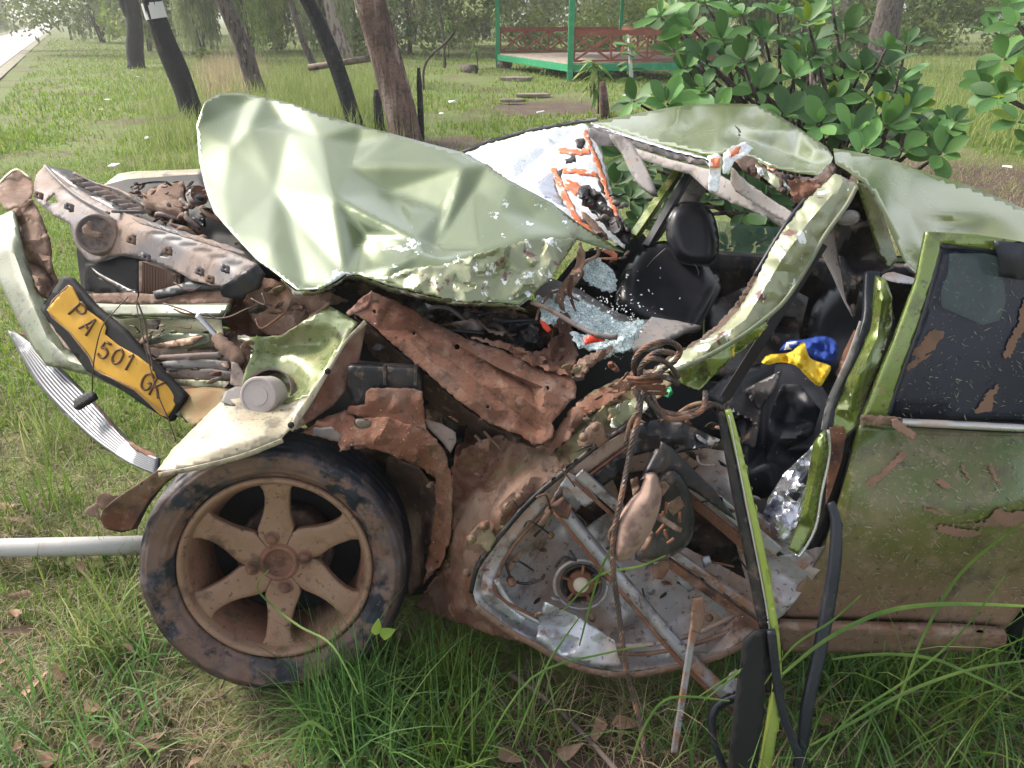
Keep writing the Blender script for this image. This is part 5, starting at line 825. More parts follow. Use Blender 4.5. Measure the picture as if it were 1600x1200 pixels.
# moulding: five ribs side by side
mo = pts('15,517,2.04 28,545,2.0 60,600,1.9 100,645,1.8 150,690,1.68 205,725,1.56 245,742,1.48'); mi = pts('22,518,2.05 60,545,1.98 105,585,1.88 150,632,1.76 195,682,1.64 222,704,1.56 248,716,1.5')
md = panel('bumper_moulding', [*mo, *mi[::-1]], 'brushed_moulding', car, res=6, thick=.01)[0]
md['label'] = 'long ribbed silver bumper moulding hanging down to the grass'
for k in range(1, 9):
    t = k/9; q = [tuple(a[j]*(1-t)+b[j]*t for j in range(3)) for a, b in zip(mo, mi)]
    ptube('moulding_rib', [(x, y, Y-.012) for x, y, Y in q], [.0055*min(1, .25+i*.12) for i in range(25)], 'brushed_moulding', md, n=6)
panel('moulding_backing', pts('30,520,2.04 45,522,2.03 62,538,2.0 80,570,1.94 112,592,1.86 142,630,1.78 165,655,1.7 195,685,1.62 245,712,1.5 250,722,1.48 215,706,1.54 190,680,1.62 148,632,1.74 100,582,1.88 58,545,1.98'), 'rust_mud', car, res=5, rag=1.5, thick=.006)
panel('moulding_clip', pts('130,618,1.72 145,612,1.72 150,622,1.7 135,632,1.7 120,640,1.7 118,628,1.72'), 'void_black', car, res=4, thick=.014, rag=1)
# number plate
pl, dpl = panel('plate_holder', pts('102,431,1.90 113,434,1.89 150,478,1.83 195,515,1.78 232,558,1.73 265,590,1.70 293,618,1.67 270,658,1.66 235,637,1.69 190,606,1.73 140,580,1.79 67,484,1.88'), 'void_black', car, res=7, thick=.016)
pl['label'] = 'bent yellow number plate in a black holder'
yp, dyp = panel('number_plate', pts('107,445,1.86 113,448,1.855 128,478,1.825 162,503,1.79 166,512,1.785 164,522,1.782 186,540,1.76 215,556,1.735 236,572,1.715 262,595,1.69 276,614,1.675 279,624,1.67 270,640,1.66 262,652,1.655 250,648,1.66 234,632,1.675 210,610,1.70 180,595,1.725 148,578,1.755 138,557,1.775 110,522,1.81 73,484,1.85'), 'plate_yellow', pl, crumple=[(40, .004)], res=4, thick=.003)
ribbon('plate_rim', [(x, y, Y-.003) for x, y, Y in pts('107,446,1.86 75,484,1.85 110,520,1.81 138,555,1.775 150,578,1.755 180,593,1.725 210,608,1.70 234,630,1.675 262,650,1.655')], 2.2, 'wheel_alloy', pl, thick=.003, res=4)
def glyph(ch, cx, cy, hpx, ang, dfn, m, parent, lift=.003, wscale=.8):
    cu = bpy.data.curves.new('glyph', 'FONT'); cu.body = ch; cu.align_x = 'CENTER'; cu.align_y = 'CENTER'; cu.size = 1; cu.resolution_u = 3; cu.offset = .0
    t = bpy.data.objects.new('glyph', cu); C.objects.link(t); bpy.context.view_layer.update()
    me = t.to_mesh(); V = [(v.co.x, v.co.y) for v in me.vertices]; F = [tuple(p.vertices) for p in me.polygons]; t.to_mesh_clear()
    bpy.data.objects.remove(t)
    ca, sa = math.cos(ang), math.sin(ang); hh = max(y for _, y in V)-min(y for _, y in V); s = hpx/hh; my = (max(y for _, y in V)+min(y for _, y in V))/2
    q = np.array([(cx+ca*x*s*wscale+sa*(y-my)*s, cy+sa*x*s*wscale-ca*(y-my)*s) for x, y in V]); d = dfn(q)-lift
    o = link('letter' if ch.isalpha() else 'digit', (PN(q, d).tolist(), F), m, parent, False); return solid(o, .003)
def strokes(lines, cx, cy, hpx, ang, dfn, m, parent, name, w=3.4, asp=.56):
    """a character made of raised strokes, drawn in a 1 x 1 box"""
    ca, sa = math.cos(ang), math.sin(ang); parts = []
    for ln in lines:
        q = []
        for x, y in ln:
            u, v = (x-.5)*hpx*asp, (.5-y)*hpx; q.append((cx+ca*u-sa*v, cy+sa*u+ca*v, 0))
        q = smoothp(q, 3) if len(q) > 3 else q
        d = dfn([(a, b) for a, b, _ in q])-.002
        parts.append(tube(None, [P(a, b, float(z)) for (a, b, _), z in zip(q, d)], w/FOC*1.0, m, parent, n=6))
    return link(name, join(parts), m, parent)
GL = {'P': [[(0, 0), (0, 1)], [(0, 1), (.6, 1), (1, .85), (1, .65), (.6, .5), (0, .5)]], 'A': [[(0, 0), (.5, 1)], [(.5, 1), (1, 0)], [(.2, .36), (.8, .36)]],
      '5': [[(.9, 1), (.15, 1)], [(.15, 1), (.1, .55)], [(.1, .55), (.6, .62), (1, .4), (.9, .08), (.5, 0), (0, .12)]], '0': [[(.5, 1), (.08, .8), (0, .5), (.08, .2), (.5, 0), (.92, .2), (1, .5), (.92, .8), (.5, 1)]],
      '1': [[(.2, .8), (.55, 1)], [(.55, 1), (.55, 0)]], 'G': [[(1, .82), (.6, 1), (.15, .85), (0, .5), (.15, .12), (.6, 0), (1, .2)], [(1, .2), (1, .45)], [(1, .45), (.6, .45)]], 'K': [[(0, 0), (0, 1)], [(.95, 1), (0, .42)], [(.3, .6), (1, 0)]]}
for ch, x, y, a, hp in (('P', 122, 487, 47, 27), ('A', 139, 509, 47, 28), ('5', 163, 547, 28, 25), ('0', 184, 557, 28, 25), ('1', 202, 566, 28, 26), ('G', 230, 596, 24, 27), ('K', 246, 607, 24, 28)):
    strokes(GL[ch], x, y, hp, math.radians(a), dyp, 'plate_ink', pl, 'letter' if ch.isalpha() else 'digit', w=4.0)
for pth in ('200,464,1.78 180,485,1.74 160,510,1.72 150,545,1.72 145,580,1.74 144,612,1.76', '215,462,1.78 214,480,1.76 222,520,1.72 235,575,1.68 248,620,1.65 262,652,1.63 275,690,1.6'):
    ptube('loose_wire', pts(pth), .0016, 'wire', car, n=6)
ptube('loose_wire', pts('255,474,1.8 290,485,1.77 320,496,1.75 355,496,1.73 385,483,1.74 410,475,1.76 425,478,1.76'), .0022, 'wire', car, n=6)
ptube('loose_wire', pts('215,472,1.77 225,500,1.75 232,540,1.72 240,580,1.69'), .0022, 'wire', car, n=6)

# ================================================================== THINGS ON THE CAR
def twist(path3, r, strands, pitch):
    pp = [Vector(q) for q in path3]; fr = frames(pp); dist = 0; parts = []; acc = [0]
    for a, b in zip(pp, pp[1:]): dist += (b-a).length; acc.append(dist)
    for s in range(strands):
        q = [c+(u*math.cos(a_)+w*math.sin(a_))*r*.58 for c, (t, u, w), a_ in ((c, f, 2*math.pi*(d/pitch+s/strands)) for c, f, d in zip(pp, fr, acc))]
        parts.append(tube(None, q, r*.46, None, None, n=5))
    return parts
cab = []
def rope(s, r=.0056): cab.extend(twist([P(*q) for q in smoothp(pts(s), 10)], r, 5, .05))
rope('1000,598,1.33 990,572,1.31 998,552,1.30 1018,538,1.30 1045,534,1.31 1062,545,1.32 1056,562,1.32 1035,578,1.31 1018,590,1.30 1002,610,1.29')
rope('1006,605,1.31 1000,580,1.29 1012,560,1.285 1030,550,1.285 1052,552,1.29')
rope('1018,615,1.28 1030,640,1.27 1062,648,1.26 1092,640,1.26 1115,632,1.27 1130,640,1.27')
rope('1004,612,1.28 1018,632,1.265 1045,654,1.255 1080,650,1.25 1100,636,1.25 1102,612,1.28')
rope('990,605,1.27 1000,625,1.26 998,650,1.25 988,690,1.23 980,730,1.215 970,780,1.18 962,820,1.165 957,860,1.155 960,910,1.14 966,950,1.13 972,1000,1.11 980,1050,1.09 990,1090,1.08 1000,1130,1.06 1008,1180,1.03', .0056)
rope('1010,600,1.30 1004,620,1.27 996,640,1.255', .006)
rope('985,600,1.30 1010,588,1.28 1040,590,1.285 1060,600,1.29')
rope('1000,640,1.25 985,660,1.25 978,690,1.24', .004)
rope('1002,570,1.29 1020,560,1.275 1045,570,1.28 1060,590,1.29', .005)
rope('958,850,1.16 952,835,1.165 960,822,1.17', .004)
cb = link('steel_cable', join(cab), 'cable_steel'); tag(cb, 'rusty twisted steel cable knotted round the torn pillar and trailing to the grass', 'cable')
for i in range(7):
    x = 980+i*2; y = 590+i*4
    ptube('frayed_wrap', [(x, y, 1.3), (x+25, y+rn.uniform(-4, 4), 1.28), (x+50, y+rn.uniform(-6, 6), 1.3)], .004, 'rust_mud', car, n=6)
panel('green_wrapper', pts('1036,608,1.40 1048,604,1.40 1052,614,1.39 1044,622,1.39 1037,618,1.39'), 'green_post', car, crumple=[(6, .01)], res=3)
tag(puff('plastic_bag', pts('1189,566,1.44 1200,554,1.45 1226,552,1.46 1238,548,1.46 1256,534,1.47 1262,552,1.46 1270,562,1.45 1298,572,1.44 1290,592,1.42 1280,604,1.4 1262,590,1.41 1244,572,1.42 1220,566,1.43 1200,570,1.43'), 'yellow_bag', None, bulge=.018, back=.01, R=8, res=3, crumple=[(14, .035), (6, .012)]), 'crumpled yellow plastic bag lying on the black front seat', 'plastic bag')
clb = puff('folded_cloth', pts('1218,548,1.52 1230,532,1.54 1256,530,1.54 1278,524,1.54 1300,528,1.53 1310,545,1.51 1300,568,1.48 1268,565,1.49 1240,552,1.5'), 'blue_cloth', None, bulge=.03, back=.02, R=12, res=3, crumple=[(13, .03), (6, .012)])
tag(clb, 'folded dark blue cloth with a white label behind the yellow bag', 'cloth'); panel('white_label', pts('1229,535,1.485 1246,533,1.485 1242,545,1.475 1225,547,1.475'), 'white_cloth', clb, res=4, thick=.001)

# ================================================================== GROUND, ROAD
rdir = G(107, 24.6); rdir.z = 0; rdir.normalize(); rnrm = Vector((rdir.y, -rdir.x, 0)); off_r = G(0, 150).dot(rnrm)
def ground_z(x, y):
    d = max(0, y-4); k = min(1, max(0, (x*rnrm.x+y*rnrm.y-off_r)/3+.1)); return (.05*math.sin(x*.6+y*.35)*min(1, d/6)+.03*noise.noise(Vector((x*1.5, y*1.5, 0))))*k-.015-(1-k)*.03
xs = np.concatenate([-np.geomspace(400, 3.5, 26), np.arange(-3, 3.6, .12), np.geomspace(4, 400, 26)])
ys = np.concatenate([[-60, -20, -6, -2], np.arange(-1, 6, .12), np.geomspace(6.2, 30, 50), np.geomspace(32, 700, 22)])
gv = [(x, y, ground_z(x, y)) for y in ys for x in xs]; nx = len(xs)
gf = [(j*nx+i, j*nx+i+1, (j+1)*nx+i+1, (j+1)*nx+i) for j in range(len(ys)-1) for i in range(nx-1)]
tag(link('ground', (gv, gf), 'soil', None), kind='structure')
def rstrip(name, p_right, p_left, z, m):
    a, b = G(*p_right), G(*p_left); oa = a.dot(rnrm); ob = b.dot(rnrm); v = []; f = []
    ts = [-60, 0, 20, 40, 60, 90, 130, 180, 260, 400, 600]
    for t in ts: v += [rdir*t+rnrm*ob+Vector((0, 0, z)), rdir*t+rnrm*oa+Vector((0, 0, z))]
    for i in range(len(ts)-1): f.append((2*i, 2*i+1, 2*i+3, 2*i+2))
    return tag(link(name, (v, f), m, None, False), kind='structure')
rstrip('road_verge', (0, 122), (0, 52), -.008, 'verge'); rstrip('road', (0, 104), (0, 57), .004, 'road')

# ================================================================== GRASS
RG = np.random.default_rng(42)
def grass(name, base, h, w, m, lean=.5, seg=3, curl=.6, flop=0.):
    n = len(base); h = np.broadcast_to(h, (n,))*RG.uniform(.55, 1.25, n); w = np.broadcast_to(w, (n,)); az = RG.uniform(0, 2*np.pi, n); ln = np.abs(RG.normal(0, lean, n))+flop
    dx, dy = np.cos(az), np.sin(az); px_, py_ = -dy, dx; V = np.zeros((n, seg*2+1, 3)); tw = RG.uniform(-1, 1, n)
    sx = np.cos(az+np.pi/2+tw); sy = np.sin(az+np.pi/2+tw)
    for s in range(seg+1):
        t = s/seg; ang = ln*(.35+curl*t*1.6); r = h*t
        off = r*np.sin(np.minimum(ang, 1.9)); z = r*np.cos(np.minimum(ang, 1.75)); ww = w*(1-t**1.6)/2
        c = np.stack([base[:, 0]+dx*off, base[:, 1]+dy*off, base[:, 2]+np.maximum(z, .004)-(.01 if s == 0 else 0)], 1)
        if s < seg:
            V[:, 2*s] = c-np.stack([sx*ww, sy*ww, 0*ww], 1); V[:, 2*s+1] = c+np.stack([sx*ww, sy*ww, 0*ww], 1)
        else: V[:, 2*s] = c
    k = seg*2+1; b = (np.arange(n)*k)[:, None]; L = []; 
    quads = np.concatenate([b+np.array([[2*s, 2*s+1, 2*s+3, 2*s+2]]) for s in range(seg-1)], 0) if seg > 1 else np.zeros((0, 4), int)
    tri = b+np.array([[2*seg-2, 2*seg-1, 2*seg]])
    me = bpy.data.meshes.new(name); me.vertices.add(n*k); me.vertices.foreach_set('co', V.reshape(-1))
    nl = quads.size+tri.size; me.loops.add(nl); me.loops.foreach_set('vertex_index', np.concatenate([quads.reshape(-1), tri.reshape(-1)]).astype(np.int32))
    me.polygons.add(len(quads)+len(tri)); st = np.concatenate([np.arange(len(quads))*4, quads.size+np.arange(len(tri))*3]).astype(np.int32); me.polygons.foreach_set('loop_start', st)
    me.update(calc_edges=True); at = me.attributes.new('rnd', 'FLOAT', 'POINT'); r = np.clip(RG.normal(.5, .25, n), 0, 1); at.data.foreach_set('value', np.repeat(r, k).astype(np.float32))
    return tag(link(name, me, m, None, False), kind='stuff')
def gz(xy): return np.array([ground_z(x, y) for x, y in xy])
def field(n, y0, y1, pw=1.0, margin=.15, filt=None):
    y = y0*(y1/y0)**(RG.uniform(0, 1, n)**pw); x = RG.uniform(-1, 1, n)*(y*.84+margin+.35); xy = np.stack([x, y], 1)
    k = xy@np.array([rnrm.x, rnrm.y]) < 1e9
    d = xy[:, 0]*rnrm.x+xy[:, 1]*rnrm.y; k = d > off_r+.1 if rnrm.x > 0 else d < off_r-.1
    xy = xy[k]
    if filt is not None: xy = xy[filt(xy)]
    return np.c_[xy, gz(xy)]
nf = lambda xy, s, o=0: np.array([noise.noise(Vector((x*s+o, y*s, o))) for x, y in xy])
incar = lambda q: (q[:, 0] > -.85) & (q[:, 0] < 2.6) & (q[:, 1] > 1.32) & (q[:, 1] < 3.0)
ell = lambda q, px, py, r: (q[:, 0]-G(px, py).x)**2+(q[:, 1]-G(px, py).y)**2 < (r*(.75+.5*RG.random(len(q))))**2
bank = lambda q: ell(q, 1500, 285, 1.7) | ell(q, 1330, 300, 1.4) | ell(q, 1420, 240, 1.0)
open_ = lambda q: (nf(q, .45, 1) > -.45+.4*RG.random(len(q))) & ~bank(q) & ~ell(q, 700, 225, .7) & ~ell(q, 850, 165, 1.1)
bare = lambda q: ((q[:, 0]-.12)**2/.34**2+(q[:, 1]-.95)**2/.2**2 < 1)
# short lawn behind the car
grass('lawn_grass', field(190000, 2.6, 11, .75, filt=lambda q: ~incar(q) & open_(q)), .05, .007, 'lawn', .8, 2)
grass('lawn_grass', field(120000, 9, 60, .85, filt=open_), .09, .026, 'lawn', .7, 2)
grass('lawn_grass', field(26000, 3, 16, .8, filt=lambda q: (nf(q, .8, 4) > .0) & ~incar(q)), .10, .007, 'grass_pale', .5, 3)
dry = field(9000, 2.6, 20, .8, filt=lambda q: (nf(q, .5, 9) > .12) & ~incar(q)); grass('dry_grass', dry, .09, .006, 'grass_dry', 1.0, 2)
# tall pale grass: between the trunks and over the right-hand field
def patch(n, px0, px1, py0, py1, filt=None):
    out = []; cx, cy, sx, sy = (px0+px1)/2, (py0+py1)/2, (px1-px0)/2.6, (py1-py0)/2.6
    while len(out) < n:
        y_ = max(60, RG.normal(cy, sy)); g = G(RG.normal(cx, sx), y_)
        if noise.noise(Vector((g.x*1.3, g.y*1.3, 3))) > -.22: out.append((g.x, g.y, ground_z(g.x, g.y)))
    return np.array(out)
grass('tall_grass', patch(9000, 395, 570, 105, 195), .42, .011, 'grass_pale', .35, 3)
grass('tall_grass', patch(2500, 230, 330, 120, 250), .30, .008, 'grass_pale', .45, 3)
grass('tall_grass', patch(2500, 330, 400, 95, 150), .5, .014, 'grass_dry', .45, 3)
fx = field(26000, 7, 40, .9, filt=lambda q: (q[:, 0] > q[:, 1]*.20+1.0) & ~bank(q)); grass('tall_grass', fx, .42, .016, 'grass_pale', .35, 3)
fx = field(9000, 4.4, 9, .9, filt=lambda q: (q[:, 0] > q[:, 1]*.42) & (nf(q, .9, 2) > -.2)); grass('dry_grass', fx, .13, .008, 'grass_dry', 1.1, 3)
# foreground: dry thatch, short green, long blades, tufts
grass('dry_grass', field(34000, .6, 2.9, 1, filt=lambda q: ~incar(q) & ~bare(q)), .12, .0034, 'grass_dry', 1.5, 3, .9, .3)
grass('short_grass', field(15000, .6, 3.0, 1, filt=lambda q: ~incar(q) & (nf(q, 2.2, 5) > .02) & ~bare(q)), .085, .0046, 'grass_green', .8, 3)
grass('short_grass', field(9000, 1.55, 3.2, 1, filt=lambda q: (q[:, 0] < -.62)), .11, .004, 'grass_green', .7, 3)
grass('dry_grass', field(1500, .62, 1.9, 1, filt=lambda q: (q[:, 0] > .2) & (q[:, 1] < 1.5)), .30, .003, 'grass_dry', 1.2, 5, .9, .2)
grass('long_grass', field(5200, .6, 1.5, 1, filt=lambda q: ~bare(q) & (nf(q, 2.5, 8) > -.1)), .22, .0055, 'grass_blue', .9, 5, .9)
def tuft(name, px, py, n, h, spread, m, w=.005, lean=.6, label='', flop=0., curl=.7):
    c = G(px, py); a = RG.uniform(0, 2*np.pi, n); r = spread*np.sqrt(RG.uniform(0, 1, n)); b = np.stack([c.x+np.cos(a)*r, c.y+np.sin(a)*r, np.zeros(n)], 1); b[:, 2] = gz(b[:, :2])
    o = grass(name, b, h, w, m, lean, 6, curl, flop); o['kind'] = 'thing'; return tag(o, label, 'grass tuft', 'long grass tufts growing in front of the car')
for a in ((545, 1120, 300, .24, .10, 'grass_blue', .0042, .6, 'dense green grass tuft growing right under the front tyre'), (700, 1085, 260, .20, .07, 'grass_green', .0045, .55, 'bright green grass tuft between the tyre and the hanging door shell'),
          (560, 1170, 200, .32, .13, 'grass_blue', .005, 1.2, 'flattened grass tuft at the bottom edge below the tyre'), (150, 1010, 120, .22, .09, 'grass_pale', .005, .9, 'thin pale grass tuft left of the front tyre'), (60, 790, 60, .18, .12, 'grass_green', .0045, .5, 'upright grass tuft above the white pole at the left'),
          (110, 680, 110, .22, .16, 'grass_pale', .005, .4, 'yellow-green grass tuft behind the silver moulding'), (840, 1140, 30, .26, .06, 'grass_pale', .0035, 1.0, 'sparse straw-green grass tuft on the bare soil'), (1320, 1080, 90, .48, .09, 'grass_blue', .006, 1.0, 'long arching grass tuft against the brown rear door'),
          (1420, 1130, 140, .42, .16, 'grass_green', .006, 1.0, 'leaning grass tuft beneath the rocker panel'), (1560, 1100, 130, .40, .16, 'grass_blue', .006, 1.1, 'coarse grass tuft beside the rear wheel'), (700, 1195, 130, .24, .08, 'grass_green', .006, 1.1, 'small grass tuft at the very bottom of the verge'),
          (290, 610, 40, .16, .06, 'grass_green', .004, .4, 'small upright grass tuft seen under the number plate'), (330, 640, 40, .16, .06, 'grass_pale', .004, .4, 'small pale grass tuft seen beside the number plate')):
    tuft('grass_tuft', *a[:8], label=a[8])
# single arching blades
def blade(path, w, m):
    pp = [P(*q) for q in smoothp(pts(path), 5)]; n = len(pp); v = []; f = []
    for i, c in enumerate(pp):
        t = (pp[min(n-1, i+1)]-pp[max(0, i-1)]).normalized(); s = t.cross(Vector((0, -.8, .6))).normalized(); k = w*(.35+.65*math.sin(math.pi*min(.97, .12+i/n*.86))); v += [c-s*k/2, c+Vector((0, .0, .0012)), c+s*k/2]
    for i in range(n-1): f += [(3*i, 3*i+1, 3*i+4, 3*i+3), (3*i+1, 3*i+2, 3*i+5, 3*i+4)]
    return v, f
bl = [('1222,1054,1.07 1290,1000,1.10 1370,960,1.12 1440,946,1.12 1520,944,1.10 1620,948,1.06', .0085), ('1266,1165,.98 1330,1130,1.0 1420,1080,1.04 1520,1045,1.06 1620,1030,1.06', .0065), ('1300,1030,1.14 1380,1022,1.14 1460,1030,1.13 1530,1060,1.1 1600,1092,1.06', .0065), ('1400,1110,1.04 1440,1000,1.14 1490,910,1.18 1540,860,1.18 1600,815,1.16', .0065),
      ('905,1010,1.2 935,900,1.22 960,850,1.22', .005), ('880,955,1.22 935,900,1.22 1000,885,1.21 1040,868,1.2', .005), ('1190,1075,1.08 1240,1010,1.1 1300,970,1.12 1345,930,1.12', .0045), ('1265,1190,.95 1330,1120,1.0 1420,1060,1.03 1500,990,1.06 1570,900,1.06', .0045),
      ('560,1085,1.02 520,1010,1.1 470,980,1.16 430,950,1.2 402,918,1.22 420,890,1.22', .0045), ('1090,1090,1.06 1160,1045,1.08 1100,1095,1.05', .004), ('985,1195,.92 1010,1130,.96 1050,1090,.98 1140,1095,.98', .005), ('455,1190,.92 480,1130,.96 520,1150,.95', .007), ('800,1170,.95 850,1050,1.02 880,1000,1.1 905,965,1.2', .004), ('745,1190,.93 830,1060,1.0 950,1020,1.05 1010,1010,1.06', .004)]
BLL = ['long green grass blade arching flat across the brown lower door to the right edge', 'long grass blade rising from the hanging black rubber to the right edge', 'pale grass blade drooping from the rocker panel to the right', 'straight tall grass blade crossing the mud on the rear door',
       'grass blade standing up past the door speaker', 'grass blade bent over the door shell just below the mirror', 'short grass blade leaning right against the hanging black seal', 'low grass blade leaning right beneath the rocker panel', 'curling grass blade reaching up over the wheel rim',
       'short arched grass blade over the loose rod', 'small yellow-green grass blade at the foot of the loose rod', 'short bent grass blade at the bottom edge under the tyre', 'upright grass blade crossing the left edge of the door shell', 'grass blade leaning over the bare stick on the soil']
for i, (s, w) in enumerate(bl):
    o = link('long_grass', blade(s, w, 0), 'blade_green', None); tag(o, BLL[i], 'grass', 'single long grass blades in front of the car', 'thing')
# fallen leaves
def leafmesh(name, L, w, m, fold=.15, curl=.3, tip=.5, n=6, pw=.75):
    v = []; f = []
    for i in range(n+1):
        t = i/n; hw = w*math.sin(math.pi*t**tip)**pw/2 if 0 < i < n else w*.04; x = L*t; z = -curl*L*t*t
        v += [(x, -hw, z+fold*hw), (x, 0, z), (x, hw, z+fold*hw)]
    for i in range(n): f += [(3*i, 3*i+1, 3*i+4, 3*i+3), (3*i+1, 3*i+2, 3*i+5, 3*i+4)]
    me = bpy.data.meshes.new(name); me.from_pydata(v, [], f); me.materials.append(MATS[m]); me.polygons.foreach_set('use_smooth', [True]*len(f)); return me
dl = [leafmesh('fallen_leaf', .075, .03, 'dead_leaf', .5, .25), leafmesh('fallen_leaf', .06, .034, 'dead_leaf', -.5, -.3), leafmesh('fallen_leaf', .09, .022, 'dead_leaf', .3, .1)]
spots = pts('48,925,0 25,965,0 60,985,0 190,1000,0 35,1095,0 150,1115,0 205,1165,0 240,1150,0 90,1190,0 15,1180,0 130,1160,0 40,815,0 60,860,0 20,790,0 120,880,0 660,1110,0 690,1110,0 720,1160,0 940,1130,0 955,1140,0 1390,1090,0 1330,1100,0 780,1180,0 300,1185,0 15,1030,0 110,1060,0 260,1110,0 870,1190,0 1280,1140,0 1500,1180,0')
for x, y, _ in spots:
    g = G(x, y); o = bpy.data.objects.new('fallen_leaf', rn.choice(dl)); C.objects.link(o); o.location = (g.x, g.y, ground_z(g.x, g.y)+.035); o.rotation_euler = (rn.uniform(-.5, .5), rn.uniform(-.4, .4), rn.uniform(0, 6.3))
    tag(o, 'dry brown curled leaf fallen among the foreground grass', 'leaf', 'dry leaves fallen in the foreground grass')
sd_ = leafmesh('round_leaf', .032, .024, 'leaf_lime', .1, .1)
se = empty('seedling', G(598, 1060), 'tiny round-leaved green seedling beside the front tyre', 'plant'); bs = G(598, 1060)
tube('stem', [bs, bs+Vector((-.003, .0, .05)), P(588, 990, 1.16)], .0014, 'leaf_lime', se, n=5)
for k, (x, y, rz, ry) in enumerate(((586, 992, 1.7, -.9), (594, 993, .2, -.3))):
    o = bpy.data.objects.new('leaf', sd_); C.objects.link(o); o.parent = se; o.location = P(x, y, 1.155)-Vector(se.location); o.rotation_euler = (0.9, ry, rz if k else 1.2)
tw_ = []
for i in range(170):
    x, y = rn.uniform(-.9, 1.3), rn.uniform(.62, 1.6); z = ground_z(x, y)+.012; a = rn.uniform(0, 6.3); L = rn.uniform(.03, .12); q = [Vector((x, y, z)), Vector((x+math.cos(a)*L*.5, y+math.sin(a)*L*.5, z+rn.uniform(0, .02))), Vector((x+math.cos(a+.3)*L, y+math.sin(a+.3)*L, z+rn.uniform(0, .01)))]
    tw_.append(tube(None, q, rn.uniform(.0012, .003), None, None, n=5))
tag(link('twig_litter', join(tw_), 'old_wood', None), kind='stuff')
cv, cf = [], []
for i in range(420):
    x, y = rn.gauss(.1, .45), rn.uniform(.75, 1.55); c = Vector((x, y, ground_z(x, y)+rn.uniform(.008, .03))); s = rn.uniform(.003, .012); k = len(cv)
    cv += [c+Vector((rn.uniform(-s, s), rn.uniform(-s, s), rn.uniform(-s, s)*.5)) for _ in range(4)]; cf += [(k, k+1, k+2), (k, k+2, k+3), (k, k+3, k+1), (k+1, k+3, k+2)]
tag(link('soil_crumbs', (cv, cf), 'rust_mud', None, False), kind='stuff')
# loose stick and white pole
st_ = ptube('fallen_stick', [(*q[:2], G(q[0], q[1], .03).y) for q in pts('795,1052,0 850,1090,0 900,1135,0 960,1200,0 990,1240,0')], .006, 'old_wood', None, wob=.15); tag(st_, 'thin bare stick lying on the soil below the door shell', 'stick')
a, b = G(-260, 862, .04), G(300, 850, .04); po = tube('white_pole', [a, a.lerp(b, .3), a.lerp(b, .6), b], .028, 'pole_paint', None, n=20); tag(po, 'dusty white metal pole lying in the grass left of the front wheel', 'pole')

# ================================================================== TREES
def leafcloud(name, parent, centers, r, n, L, m):
    q = RG.normal(size=(n, 3)); c = np.array(centers)[RG.integers(0, len(centers), n)]+q/np.linalg.norm(q, axis=1)[:, None]*(np.array(r)*RG.uniform(.15, 1, (n, 1))**.6)
    d = RG.normal(size=(n, 3)); d[:, 2] -= .3; d /= np.linalg.norm(d, axis=1)[:, None]; e = np.cross(d, RG.normal(size=(n, 3))); e /= np.linalg.norm(e, axis=1)[:, None]; l = L*RG.uniform(.6, 1.3, (n, 1))
    V = np.stack([c, c+d*l*.5+e*l*.22, c+d*l, c+d*l*.5-e*l*.22], 1).reshape(-1, 3); F = np.arange(n*4).reshape(-1, 4)
    return link(name, (V.tolist(), F.tolist()), m, parent, False)
def tree(base, lean, h, r0, m, label, fork=False, crown=True, patch_=None, cat='tree', cm='bush_green', group=None):
    """base on the ground, lean = horizontal drift per metre up"""
    base = Vector(base); base.z = ground_z(base.x, base.y)-.05; e = empty('tree', base, label, cat, group); n = 42; pp = []; rr = []
    sx, sy = rn.uniform(0, 9), rn.uniform(0, 9)
    for i in range(n+1):
        t = i/n; z = h*t; pp.append(base+Vector((lean*z+.06*math.sin(z*1.7+sx)*min(1, z), .04*math.sin(z*1.3+sy)*min(1, z), z))); rr.append(r0*(1.18 if i == 0 else 1)*(1-.55*t))
    tv_, tf_ = tube(None, pp, rr, None, None, n=22); nn_ = 22
    for i_ in range(len(pp)):
        for k_ in range(nn_):
            v_ = tv_[i_*nn_+k_]; a_ = k_/nn_*6.283; q_ = 1+.16*noise.noise(Vector((math.cos(a_)*2.2, math.sin(a_)*2.2, pp[i_].z*1.3+sx)))+.10*noise.noise(Vector((math.cos(a_)*6, math.sin(a_)*6, pp[i_].z*2.2+sy))); tv_[i_*nn_+k_] = pp[i_]+(v_-pp[i_])*q_
    tr = link('trunk', (tv_, tf_), m, e)
    if fork:
        b2 = pp[9]; q = [b2, b2+Vector((-.16, 0, .5)), b2+Vector((-.22, 0, 1.3)), b2+Vector((-.2, .2, 2.6)), b2+Vector((-.4, .2, 4))]
        tube('limb', q, [r0*.7, r0*.72, r0*.65, r0*.5, r0*.3], m, e, n=12, wob=.06)
    for k in range(4):
        t = .55+.11*k; c = pp[int(n*t)]; d = Vector((rn.uniform(-1, 1), rn.uniform(-.6, .6), .8)).normalized()
        tube('limb', [c, c+d*.5, c+d*1.1+Vector((0, 0, .15))], [r0*.3, r0*.2, r0*.08], m, e, n=7)
    if crown:
        top = pp[-1]; cs_ = [top+Vector((rn.uniform(-1.3, 1.3), rn.uniform(-1.2, 1.2), rn.uniform(-1.3, .7))) for _ in range(9)]
        leafcloud('crown', e, [tuple(q-base+base) for q in cs_], (.7, .7, .5), 1500, .13, cm)
    if patch_:
        (z0, z1) = patch_; c0 = [pp[0].lerp(pp[-1], z/h) for z in (z0, (z0+z1)/2, z1)]
        idx = [base+Vector((lean*z+.06*math.sin(z*1.7+sx)*min(1, z), .04*math.sin(z*1.3+sy)*min(1, z), z)) for z in np.linspace(z0, z1, 5)]
        tube('white_band', idx, [r0*(1-.55*z/h)*1.05 for z in np.linspace(z0, z1, 5)], 'white_paint', e, n=16, caps=False)
    return e
